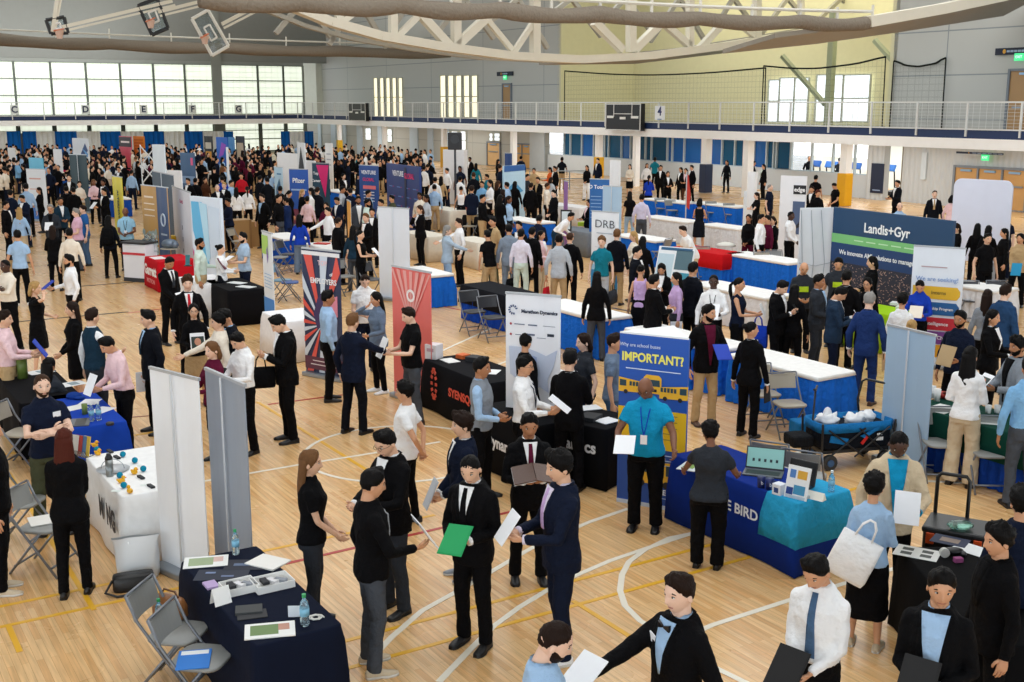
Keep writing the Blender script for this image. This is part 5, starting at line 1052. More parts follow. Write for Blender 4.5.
# right black table
flat('paper_sheet', 917, 553, .36, .26, .004, '#e3e5e2', 'white page with four small pictures on the black table', 'paper', R(-30), deco=tuple((x, y, .09, .06, '#565b58') for x in (-.08, .08) for y in (-.05, .05)))
flat('magazine', 950, 541, .30, .22, .006, '#26304a', 'dark glossy magazine on the black table', 'magazine', R(-35), deco=((0, 0, .16, .1, '#8a7a70'),)); flat('paper_sheet', 973, 550, .30, .22, .005, '#dfe4e6', 'plain white page on the black table right of the magazine', 'paper', R(-50))
o = place('game_controller', 953, 554, .747); q = MB(); q.ell((0, 0, .03), (.09, .05, .03), 14, 8); q.ell((-.07, -.03, .02), (.03, .05, .02), 10, 6); q.ell((.07, -.03, .02), (.03, .05, .02), 10, 6); q.build('shell', mat('#17181c', 'plastic'), o, True); tag(o, 'black gadget on the black table under the magazine', 'gadget')
o = place('tape_roll', 944, 557, .747); q = MB(); q.tube([(0, -.02, .04), (0, .02, .04)], .04, 16); q.build('roll', mat('#c9cac4', 'plastic'), o); tag(o, 'small white tape roll on the black table', 'roll'); flat('small_box', 958, 562, .07, .05, .04, '#8f3f74', 'tiny purple box on the black table', 'box', R(10))
# rolling tool case
P = at(959, 548, 0.0); o = empty('tool_case', (P.x + .25, P.y + .75, 0), R(-30)); o.location = at(958, 530, .72).xy.to_3d()
q = MB(); q.box((0, 0, .42), (.54, .42, .66)); q.build('case_body', mat('#141518', 'plastic'), o, bevel=.03); q = MB(); q.box((0, 0, .75), (.56, .44, .06)); q.build('lid', mat('#1c1e20', 'plastic'), o, bevel=.02)
q = MB(); [q.box((sx * .2, -.225, z), (.07, .02, .10)) for sx in (-1, 1) for z in (.45, .68)]; q.build('latch', mat('#d2501e', 'plastic'), o, bevel=.005)
q = MB(); q.box((.285, 0, .45), (.02, .30, .10)); q.box((.285, 0, .66), (.02, .30, .06)); q.build('side_panel', mat('#c8481c', 'plastic'), o); q = MB(); q.tube([(-.24, .2, .2), (-.24, .22, 1.12), (-.21, .22, 1.16), (.01, .22, 1.16), (.04, .22, 1.12), (.04, .2, .2)], .018, 8); q.build('pull_handle', mat('#0e0f11', 'plastic'), o, True)
for sx in (-1, 1): q = MB(); q.tube([(sx * .29, .16, .09), (sx * .33, .16, .09)], .09, 18); q.build('wheel', mat('#101113', 'plastic'), o)
tag(o, 'black and orange rolling tool case with a raised pull handle', 'case')
o = place('clear_bag', 960, 528, .79); q = MB(); q.ell((0, 0, .03), (.12, .08, .04), 12, 8); q.build('film', mat('#7fb0a0', 'glass', .2), o, True); tag(o, 'small clear green packet on top of the tool case', 'packet')
# folding wagon
P = at(846, 462, 0); o = empty('folding_wagon', P, R(14)); o.scale = (.84, .84, .84); bl_, bk_ = mat('#1c6fae', 'cloth'), mat('#14161a', 'plastic')
q = MB(); q.loft([ring(z, .60 * k, .30 * k, 0, 28, 6) for z, k in ((.30, .94), (.34, 1), (.60, 1.0), (.62, 1.0))]); q.build('basket', mat('#121720', 'cloth'), o, True)
q = MB(); q.loft([ring(z, a, b_, 0, 28, 6) for z, a, b_ in ((.56, .615, .315), (.70, .625, .325), (.70, .585, .285), (.60, .58, .28))]); q.build('fabric_rim', bl_, o, True)
q = MB(); q.box((-.32, -.305, .45), (.30, .012, .10), 0, Matrix.Rotation(R(12), 3, 'Y')); q.plate([(.10, .46), (.34, .60), (.30, .62), (.02, .50)], -.325, .01); q.build('side_panel', bl_, o); q = MB(); q.box((.10, -.322, .44), (.05, .01, .16), 0, Matrix.Rotation(R(40), 3, 'Y')); q.build('side_stripe', mat('#c8322e', 'cloth'), o)
q = MB(); [q.box((.30 + .03 * k, -.322, .44), (.022, .01, .05)) for k in range(4)]; [q.box((.31 + .03 * k, -.322, .51), (.02, .01, .03)) for k in range(3)]; q.build('print_line', mat('#e4e6e8', 'paint'), o)
q = MB(); q.box((0, 0, .26), (1.10, .50, .05)); [q.tube([(a, -.31, .18), (b_, -.33, .62)], .014, 6) for a, b_ in ((-.5, .1), (.1, -.5), (.5, .0), (-.05, .5))]; [q.tube([(sx * .58, sy * .30, .1), (sx * .60, sy * .31, .72)], .018, 8) for sx in (-1, 1) for sy in (-1, 1)]; q.build('frame', bk_, o)
for sx in (-1, 1):
    for sy in (-1, 1):
        q = MB(); q.tube([(sx * .46, sy * .27, .12), (sx * .46, sy * .35, .12)], [.12, .12], 22); w0 = q.build('wheel', mat('#191a1c', 'plastic'), o, bevel=.015); q = MB(); q.tube([(sx * .46, sy * .36, .12), (sx * .46, sy * .262, .12)], .055, 16); q.build('hub', mat('#24507c', 'plastic'), w0)
q = MB(); q.tube([(.60, -.28, .55), (.72, -.28, .80), (.80, -.28, 1.15), (.78, -.24, 1.18), (.40, .24, 1.22), (.36, .28, 1.18), (.30, .28, .9), (.36, .30, .62)], .018, 8); q.build('push_handle', bk_, o, True)
q = MB(); q.tube([(-.62, 0, .22), (-.60, .0, .6), (-.58, 0, 1.16)], .016, 8); q.tube([(-.66, -.10, 1.20), (-.58, 0, 1.16), (-.50, .10, 1.20)], .018, 8); q.build('pull_handle', bk_, o, True); q = MB(); q.box((-.82, 0, .42), (.34, .36, .18)); q.build('tail_pouch', mat('#14161a', 'cloth'), o, bevel=.04)
tag(o, 'black folding wagon with blue rim and white bags inside', 'wagon')
o = place('blue_crate', 806, 444, 0, R(14)); q = MB(); q.box((0, 0, .17), (.40, .30, .34)); q.build('crate_body', mat('#1f6da6', 'cloth'), o, bevel=.03); tag(o, 'blue fabric crate on the floor under the rear of the wagon', 'crate')
for i, (dx, dy, s_, l) in enumerate(((-.34, .04, .17, 'crumpled white plastic bag at the pull handle end of the wagon'), (.08, -.02, .15, 'crumpled white plastic bag in the middle of the wagon'), (.34, .05, .13, 'crumpled white plastic bag at the push handle end of the wagon'))):
    p = Matrix.Rotation(R(14), 3, 'Z') @ V((dx * .84, dy * .84, 0)) + P; oo = empty('plastic_bag', (p.x, p.y, .53)); s_ *= .8; q = MB(); q.ell((0, 0, .05), (s_, s_ * .9, .10), 18, 12); q.v = [tuple(V((t[0], t[1], t[2] * .8)) * (1 + .55 * noise.noise(V(t) * 22 + V((i * 3, 0, 0))))) for t in q.v]; q.ell((.0, 0, .10 if i == 0 else .05), (.06, .02, .11 if i == 0 else .05), 8, 6); q.build('bag_body', mat('#e9ebee', 'plastic', .3), oo, True); tag(oo, l, 'bag')
# mid-field odds and ends
for i, (px, py) in enumerate(((147, 251), (153, 252), (149, 248))):
    o = place('glass_award', px, py, .747); q = MB(); q.loft([ring(z, r_, r_ * .4, 0, 10, 2.5) for z, r_ in ((0, .10), (.03, .10), (.06, .05), (.30, .11), (.36, .03))]); q.build('award_body', mat('#cfe0e6', 'glass', .1), o, True); tag(o, 'clear glass award on the red table', 'award', 'glass awards on the red table')
flat('leaflet', 158, 258, .5, .3, .006, '#f0e8ea', 'white leaflet on the red table', 'leaflet', R(-58)); o = place('turbo_model', 170, 248, .747); q = MB(); q.ell((0, 0, .12), (.22, .16, .12), 16, 10); q.ell((.16, -.08, .1), (.1, .1, .1), 10, 8); q.build('casting', mat('#7f8fa0', 'metal', .4, .5), o, True); q = MB(); q.tube([(0, 0, .0), (0, 0, -.02)], .25, 20); q.build('stand', mat('#c9c2b0', 'plastic'), o); tag(o, 'grey metal machine model behind the red table', 'model')
o = place('yellow_bin', 174, 240, .75); q = MB(); q.loft([ring(z, r_, r_ * .7, 0, 16, 4) for z, r_ in ((0, .22), (.02, .24), (.12, .27))]); q.build('bin_body', mat('#e2b81c', 'plastic'), o, True); tag(o, 'yellow plastic bin on boxes behind the slate banner', 'bin'); o = place('cardboard_box', 175, 248, .0, A1); q = MB(); q.box((0, 0, .37), (.6, .5, .74)); q.build('carton', mat('#9a7a52', 'paper'), o, bevel=.01); tag(o, 'brown cardboard box under the yellow bin', 'box')
for i, (px, py, w__, h__, l) in enumerate(((236, 248, .9, .9, 'brown plywood crate left of the pale blue polo'), (247, 246, .8, .8, 'brown plywood crate behind the pale blue polo'))):
    o = place('plywood_crate', px, py, 0, A1); q = MB(); q.box((0, 0, h__ / 2), (w__, .6, h__)); q.build('crate_body', mat('#a57f4e', 'paint'), o, bevel=.01); q = MB(); [q.box((sx * w__ * .44, -.31, h__ / 2), (.06, .02, h__)) for sx in (-1, 1)]; q.build('batten', mat('#8e6a3e', 'paint'), o); tag(o, l, 'crate')
o = place('tablet_stand', 188, 266, .747); q = MB(); q.box((0, 0, .14), (.10, .03, .24), 0, Matrix.Rotation(R(-15), 3, 'X')); q.build('screen', mat('#2c6f78', 'plastic'), o); q = MB(); q.box((0, 0, .01), (.16, .12, .02)); q.build('foot', mat('#202226', 'plastic'), o); tag(o, 'small teal tablet stand on the white table next to the red one', 'stand')
for i, (px, py, l) in enumerate(((237, 283, 'white leaflet on the black side table, left'), (246, 287, 'white booklet on the black side table, near edge'))): flat('leaflet', px, py, .4, .22, .01, '#d9dcdc', l, 'leaflet', R(-30))
o = place('coffee_cup', 235, 274, .75); q = MB(); q.tube([(0, 0, 0), (0, 0, .14)], [.04, .05], 14); q.build('cup', mat('#eef1f3', 'paper'), o, True); tag(o, 'white paper cup on the black side table', 'cup')
o = place('orange_bucket', 471, 211, .75); q = MB(); q.tube([(0, 0, 0), (0, 0, .26)], [.17, .22], 18); q.build('bucket_body', mat('#d8481c', 'plastic'), o, True); tag(o, 'orange red bucket on the black draped table', 'bucket')
o = place('paper_bag', 550, 217, 0, R(10)); q = MB(); q.box((0, 0, .42), (.55, .30, .84)); q.build('bag_body', mat('#d2b48a', 'paper'), o, bevel=.02); q = MB(); q.tube([(-.12, 0, .84), (-.1, 0, 1.0), (.1, 0, 1.0), (.12, 0, .84)], .012, 6); q.build('handle', mat('#e6d8c0', 'paper'), o); tag(o, 'tall tan paper bag right of the blue skirted table', 'bag')
for i, (px, py, w__) in enumerate(((478, 214, .18), (483, 215.5, .18))):
    o = place('paper_bag', px, py, .75, R(10)); q = MB(); q.box((0, 0, .14), (w__, .10, .28)); q.build('bag_body', mat('#e6e6ea', 'paper'), o, bevel=.01); q = MB(); q.tube([(-.05, 0, .28), (-.04, 0, .36), (.04, 0, .36), (.05, 0, .28)], .008, 6); q.build('handle', mat('#e6e6ea', 'paper'), o); tag(o, 'small white gift bag right of the orange bucket, %s of two' % ('left', 'right')[i], 'bag')
o = place('framed_picture', 566, 232, .75, R(-20)); q = MB(); q.box((0, 0, .35), (.34, .03, .62)); q.build('frame', mat('#17181b', 'plastic'), o); q = MB(); q.box((0, -.018, .35), (.26, .01, .52)); q.build('picture', mat('#cfe0ea', 'paper'), o); tag(o, 'black framed sign on the grey cloth table', 'frame')
flat('lime_box', 587, 226, .5, .3, .12, '#b9d81c', 'lime green tray on the grey cloth table', 'tray', R(-30), kind='plastic'); o = place('small_model', 726, 246, .75); q = MB(); q.tube([(0, 0, 0), (0, 0, .06), (0, 0, .10)], [.28, .22, .10], 16); q.build('model_body', mat('#d9d9cf', 'plastic'), o, True); tag(o, 'small pale round model on the red cloth table', 'model')
flat('notebook', 322, 244, .4, .25, .03, '#c23a30', 'red booklet on the white table behind the sunburst banner', 'booklet', R(-20)); o = place('red_bundle', 221, 169, .75); q = MB(); q.ell((0, 0, .2), (.4, .3, .24), 14, 10); q.build('bundle', mat('#cf3d2c', 'cloth'), o, True); tag(o, 'red bundle on the far white topped table', 'bundle')
o = place('flag_pole', 685, 236, 0); q = MB(); q.tube([(0, 0, 0), (0, 0, 2.2)], .02, 8); q.build('pole', mat('#c9cdd2', 'metal', .4, .6), o); q = MB(); q.loft([[(.02, -.02, 1.0), (.12, .03, .9), (.12, .04, .9), (.02, .0, 1.0)], [(.02, -.02, 1.5), (.16, .03, 1.4), (.16, .04, 1.4), (.02, .0, 1.5)], [(.02, -.02, 2.1), (.06, .02, 2.1), (.06, .03, 2.1), (.02, 0, 2.1)]]); q.build('flag', mat('#c7473e', 'cloth'), o); tag(o, 'furled red and white flag on a pole by the white pleated table', 'flag')
for i, (px, py, c_) in enumerate(((899, 305, '#e6ecec'), (905, 309, '#dfe6e0'))): flat('leaflet', px, py, .3, .22, .05, c_, 'pale leaflet stack on the lime table, %s' % ('farther', 'nearer')[i], 'leaflet', R(-30))
o = place('floor_rails', 560, 190, 0); q = MB()
for k in range(4): q.tube([(-1.6 + 1.05 * k, 0, 0), (-1.6 + 1.05 * k, 0, 1.0)], .03, 6)
q.tube([(-1.6, 0, 1.0), (1.55, 0, 1.0)], .03, 6); q.tube([(-1.6, 0, .6), (1.55, 0, .6)], .025, 6); q.build('barrier_bars', mat('#9aa4ac', 'metal', .4, .6), o); tag(o, 'grey metal crowd barrier under the balcony beside the glazed rooms', 'barrier')
o = place('loudspeaker', 455, 148, 2.9); q = MB(); q.box((0, 0, .25), (.5, .4, .62)); q.build('cabinet', mat('#17181b', 'plastic'), o, bevel=.03); q = MB(); q.tube([(0, -.2, .32), (0, -.215, .32)], .16, 16); q.build('cone', mat('#2a2c30', 'plastic'), o); q = MB(); q.tube([(0, 0, -2.9), (0, 0, 0)], .04, 8); q.build('stand_pole', mat('#303238', 'metal'), o); tag(o, 'black loudspeaker on a stand behind the white cloth panel', 'speaker')
# ------------------------------------------------------------------ people
SKIN = dict(a='#e3b596', b='#d29c78', c='#b27a55', d='#7c4f36', e='#4a2e22', p='#eac2aa')
HAIRC = dict(k='#0c0a0a', n='#22150f', m='#3d2719', l='#6b4a2e', y='#b08d5a', g='#8d8a86', r='#4c1f14')
JOBS = []      # (object, voxel, smooth iterations, wrinkle, finish callback)

def ik(S, T, l1, l2, pole):
    d = T - S; L = min(d.length, (l1 + l2) * .995); d = d.normalized(); T = S + d * L
    a = (l1 * l1 - l2 * l2 + L * L) / (2 * L); h = math.sqrt(max(l1 * l1 - a * a, 0))
    p = V(pole); p = p - d * p.dot(d)
    p = p.normalized() if p.length > 1e-6 else V((0, 1, 0))
    return S + d * a + p * h, T

POSES = dict(
    rest=((.27, -.03, .83), (-.27, -.03, .83)), hold=((.10, -.33, 1.09), (-.10, -.33, 1.08)), read=((.10, -.29, 1.15), (-.10, -.29, 1.15)),
    holdr=((.27, -.03, .84), (-.15, -.33, 1.08)), holdl=((.15, -.33, 1.08), (-.27, -.03, .84)), phone=((.05, -.28, 1.18), (-.06, -.28, 1.17)),
    clasp=((.05, -.21, .92), (-.04, -.23, .91)), belly=((.08, -.22, 1.03), (-.06, -.25, 1.02)), cross=((-.035, -.255, 1.15), (.035, -.225, 1.19)),
    chin=((-.08, -.22, 1.13), (-.03, -.19, 1.40)), behind=((.05, .19, .93), (-.05, .20, .91)), hipl=((.23, -.03, 1.02), (-.27, -.03, .84)),
    pocket=((.23, -.07, .88), (-.23, -.07, .88)), reachr=((.26, -.04, .84), (-.20, -.50, 1.12)), reachl=((.20, -.50, 1.12), (-.26, -.04, .84)),
    table=((.20, -.40, .88), (-.20, -.40, .88)), open_=((.30, -.34, 1.02), (-.22, -.32, 1.02)), face=((.15, -.25, 1.05), (-.06, -.17, 1.50)),
    raise_=((.30, -.28, 1.30), (-.16, -.34, 1.05)), offer=((.27, -.03, .84), (-.25, -.52, 1.10)))
POSE_SAY = dict(cross='arms crossed', clasp='hands clasped in front', behind='hands behind the back', phone='looking at a phone', read='reading', chin='hand at the chin', table='leaning over a table')

TORSO_M = [(.80, .150, .110, .006), (.88, .166, .118, .006), (.96, .158, .115, .0), (1.06, .143, .106, -.006), (1.16, .150, .110, -.008),
           (1.27, .166, .117, -.006), (1.35, .168, .108, .002), (1.405, .146, .092, .008), (1.445, .105, .078, .014), (1.49, .066, .066, .014)]
TORSO_F = [(.80, .155, .115, .008), (.88, .168, .120, .008), (.96, .150, .112, .002), (1.06, .122, .094, -.002), (1.16, .130, .104, -.010),
           (1.27, .146, .124, -.016), (1.35, .150, .104, .002), (1.405, .128, .086, .008), (1.445, .092, .070, .014), (1.49, .056, .058, .014)]

def ray_head(d):
    """radius vector of the skull and face along unit direction d (front = -y), head centre at the origin"""
    p = V((d.x * .074, d.y * .095, d.z * .117))
    t = max(0.0, -p.z / .117)
    p.x *= 1 - .30 * t ** 1.6
    if p.y > 0: p.y *= 1 - .42 * t
    else: p.y *= 1 - .10 * t
    if p.z > 0:
        u_ = p.z / .117; k_ = 1 + .16 * u_ * u_ * (1.25 - u_) * 2; p.x *= k_; p.y *= k_
    if d.y < 0:
        f = -d.y
        g = lambda x0, z0, sx, sz: math.exp(-((p.x - x0) / sx) ** 2 - ((p.z - z0) / sz) ** 2)
        p0 = p.copy()
        dy = 0.0
        dy += .009 * (g(.031, .006, .015, .012) + g(-.031, .006, .015, .012))          # sockets
        dy -= .005 * (g(.026, .026, .022, .009) + g(-.026, .026, .022, .009))          # brow ridge
        nz = p0.z
        if -.048 < nz < .02:
            k = (.02 - nz) / .056; k = k if k < 1 else max(0, 1 - (k - 1) * 5)
            dy -= .024 * min(k, 1) * math.exp(-(p0.x / (.008 + .006 * min(k, 1))) ** 2)
        dy -= .006 * g(0, -.064, .020, .009)                                           # lips
        dy += .004 * g(0, -.079, .022, .006)
        dy -= .010 * g(0, -.098, .022, .016)                                           # chin
        p.y += dy * min(1, f * 1.6)
    return p

def head_dirs(nu, nv):
    ds = []
    for i in range(1, nv):
        th = PI * i / nv
        for j in range(nu):
            u = 2 * PI * j / nu
            ph = -PI / 2 + u - .38 * math.sin(u)          # denser towards the face
            ds.append(V((math.sin(th) * math.cos(ph), math.sin(th) * math.sin(ph), math.cos(th))))
    return ds + [V((0, 0, 1)), V((0, 0, -1))]

def grid_faces(nu, nv):
    fs = []; a = (nv - 1) * nu; b = a + 1
    for i in range(nv - 2):
        for j in range(nu):
            k = (j + 1) % nu
            fs.append((i * nu + j, (i + 1) * nu + j, (i + 1) * nu + k, i * nu + k))
    for j in range(nu):
        k = (j + 1) % nu
        fs.append((a, j, k)); fs.append((b, (nv - 2) * nu + k, (nv - 2) * nu + j))
    return fs

HEADS = {}
def head_mesh(lod):
    if lod in HEADS: return HEADS[lod]
    nu, nv = ((34, 30), (20, 18))[lod]
    b = MB(); ds = head_dirs(nu, nv); vs = [ray_head(d) for d in ds]; fs = grid_faces(nu, nv)
    b.add(vs, fs, 0)
    if True:
        for i, f in enumerate(fs):
            c = sum((vs[k] for k in f), V()) / len(f)
            if c.y < -.06 and abs(c.z + .064) < .0085 and abs(c.x) < .024: b.m[i] = 3
        for sx in (-1, 1):
            yf = ray_head(V((.42 * sx, -.9, .06)).normalized()).y
            b.ell((sx * .031, yf + .004, .007), (.0135, .010, .0085), 10, 6, 1)
            b.ell((sx * .031, yf - .0035, .007), (.0062, .004, .0066), 8, 6, 2)
            b.tube([(sx * .047, yf + .004, .010), (sx * .031, yf - .006, .0155), (sx * .016, yf - .001, .010)], [.0015, .0026, .0015], 5, 2)
            b.tube([(sx * .052, yf + .006, .026), (sx * .034, yf - .006, .032), (sx * .014, yf - .007, .027)], [.002, .0045, .0035], 6, 4)
            b.ell((sx * .074, .014, -.004), (.011, .020, .031), 8, 6, 0, Matrix.Rotation(R(-12) * sx, 3, 'Y') @ Matrix.Rotation(R(20), 3, 'X'))
    HEADS[lod] = b
    return b

def sst(x):
    x = min(1, max(0, x)); return x * x * (3 - 2 * x)

def hair_mesh(style, lod, seed):
    b = MB(); nu, nv = ((40, 34), (18, 16))[lod]; ds = head_dirs(nu, nv); vs = []
    top = dict(short=.019, crew=.008, curly=.034, long=.017, pony=.011, bun=.011, bald=.0, recede=.008, bob=.020, afro=.046, mop=.030)[style]
    for d in ds:
        az = math.atan2(abs(d.x), -d.y) / PI          # 0 front, 1 back
        if style in ('long', 'pony', 'bun', 'bob'): hl = .66 - 1.30 * sst(az * 1.5) if style in ('long', 'bob') else .64 - 1.0 * sst(az * 1.3)
        elif style == 'recede': hl = .86 - 1.35 * sst(az * 1.25)
        elif style == 'bald': hl = 9
        else: hl = (.56 if style != 'mop' else .44) - 1.02 * sst((az - .06) * 1.45)
        sz = d.z
        k = sst((sz - hl + .06) / .42) ** .8; k = max(k, .62 * sst((sz - hl + .05) / .10))
        n1 = noise.noise(d * 3.2 + V((seed, 0, 0)))
        n2 = noise.noise(d * 9 + V((0, seed, 0)))
        n3 = noise.noise(V((d.x * 16, d.y * 5, d.z * 5 + seed))); th = top * (.30 + .70 * sst((sz + .15) / .9)) * (1 + .5 * n1) + (.016 * n2 if style in ('curly', 'afro', 'mop') else .006 * n2 + .004 * n3)
        if style in ('short', 'mop') and d.y < .1 and sz > .55: th += .012 * (1 + 1.5 * n1) * sst((sz - .55) / .3) * sst((.1 - d.y) / .5)
        p = ray_head(V((d.x, max(d.y, -.999), d.z)))
        p = p + d * (th * k - .014 * (1 - k))
        vs.append(p)
    b.add(vs, grid_faces(nu, nv), 0)
    if style in ('long', 'bob'):
        zb = -.36 if style == 'long' else -.13
        rings = []
        for i in range(9):
            t = i / 8; z = .05 + (zb - .05) * t
            w = .083 + .018 * math.sin(t * 2.2) - .03 * sst((t - .75) / .25) + .006 * noise.noise(V((seed, t * 4, 0)))
            yb = .055 + .030 * sst(t * 1.4) ; dp = .052 - .012 * t
            n = 16; r = []
            for k in range(n):
                a = 2 * PI * k / n
                x = w * math.cos(a); y = yb + dp * math.sin(a)
                if y < yb: y = yb + (y - yb) * .7 - (abs(math.cos(a)) ** 3) * .035 * (1 - t * .6)
                wob = 1 + .05 * noise.noise(V((math.cos(a) * 3, seed + t * 2, math.sin(a) * 3)))
                r.append(V((x * wob, y * wob, z)))
            rings.append(r)
        b.loft(rings, 0)
    if style == 'pony':
        b.ell((0, .105, .03), (.028, .028, .028), 10, 8, 0)
        b.tube([(0, .11, .03), (0, .150, -.02), (.005, .150, -.12), (0, .125, -.24), (0, .12, -.30)], [.02, .03, .034, .024, .006], 9, 0)
    if style == 'bun':
        b.ell((0, .090, .078), (.046, .044, .040), 12, 10, 0)
    if style == 'afro':
        b.ell((0, .07, .07), (.062, .055, .055), 12, 10, 0)
    return b

def beard_mesh(seed):
    b = MB(); nu, nv = 26, 24; vs = []
    for d in head_dirs(nu, nv):
        p = ray_head(d)
        az = math.atan2(abs(d.x), -d.y) / PI
        k = sst((-.36 - d.z + .30 * sst((az - .22) * 4)) / .12) * (1 - sst((az - .50) / .08))
        if abs(p.x) < .016 and -.072 < p.z < -.056: k *= .2
        vs.append(p + d * (.007 * k - .014 * (1 - k)))
    b.add(vs, grid_faces(nu, nv), 0)
    return b

def hand_add(b, wrist, d, n, side, lod, curl=.45, s=1.0):
    """palm and five bent fingers; d along the hand, n out of the palm, side = +1 left hand"""
    d = d.normalized(); n = (n - d * n.dot(d)); n = n.normalized() if n.length > 1e-4 else V((0, 0, 1))
    w = d.cross(n) * (-side)                   # towards the thumb
    k = 6 if lod == 0 else 4
    rings = []
    for t, hw, hh in ((-.02, .024, .019), (.01, .030, .017), (.05, .041, .016), (.085, .042, .014), (.098, .036, .010)):
        c = wrist + d * t * s
        rings.append([c + w * (hw * math.cos(2 * PI * q / 10)) * s + n * (hh * math.sin(2 * PI * q / 10)) * s for q in range(10)])
    b.loft(rings, 0)
    for i, (off, ln, cu) in enumerate(((.030, .072, .8), (.011, .082, .95), (-.009, .077, 1.05), (-.028, .060, 1.2))):
        p = wrist + (d * (.090 - (.008 if i in (0, 3) else 0)) + w * off) * s; ang = .15 * curl; pts = [p]; a = ang
        for q, fr in enumerate((.45, .32, .23)):
            a += curl * cu * (.55 if q == 0 else .75)
            p = p + (d * math.cos(a) + n * math.sin(a) + w * off * .6) .normalized() * ln * fr * s; pts.append(p)
        b.tube(pts, [.0095 * s, .009 * s, .008 * s, .0055 * s], k, 0)
    p = wrist + (d * .022 + w * .028) * s
    b.tube([p, p + (d * .024 + w * .024 + n * .008) * s, p + (d * .050 + w * .030 + n * .020) * s, p + (d * .068 + w * .026 + n * .030) * s], [.014 * s, .012 * s, .0105 * s, .007 * s], k, 0)

def remesh_job(mb, name, mats, parent, vox, sm, wr, world, finish=None):
    o = bpy.data.objects.new(name, mb.mesh(name)); C.objects.link(o)
    o.matrix_world = world
    m = o.modifiers.new('r', 'REMESH'); m.mode = 'VOXEL'; m.voxel_size = vox; m.use_smooth_shade = True
    s = o.modifiers.new('s', 'SMOOTH'); s.factor = .5; s.iterations = sm
    if wr:
        t = bpy.data.textures.get('fold_noise') or bpy.data.textures.new('fold_noise', 'CLOUDS'); t.noise_scale = .10; t.noise_depth = 2
        d = o.modifiers.new('d', 'DISPLACE'); d.texture = t; d.strength = wr; d.mid_level = .5; d.texture_coords = 'GLOBAL'
    JOBS.append((o, mats, parent, finish))
    return o

def run_jobs():
    bpy.context.view_layer.update()
    dg = bpy.context.evaluated_depsgraph_get()
    out = []
    for o, mats, parent, finish in JOBS:
        out.append(bpy.data.meshes.new_from_object(o.evaluated_get(dg)))
    for (o, mats, parent, finish), me in zip(JOBS, out):
        o.modifiers.clear(); old = o.data; o.data = me; me.name = old.name; bpy.data.meshes.remove(old)
        me.materials.clear()
        for m in (mats if isinstance(mats, list) else [mats]): me.materials.append(m)
        if finish: finish(o)
        me = o.data
        me.polygons.foreach_set('use_smooth', [True] * len(me.polygons))
        if parent is not None:
            o.parent = parent; o.matrix_local = Matrix.Identity(4)
    JOBS.clear()

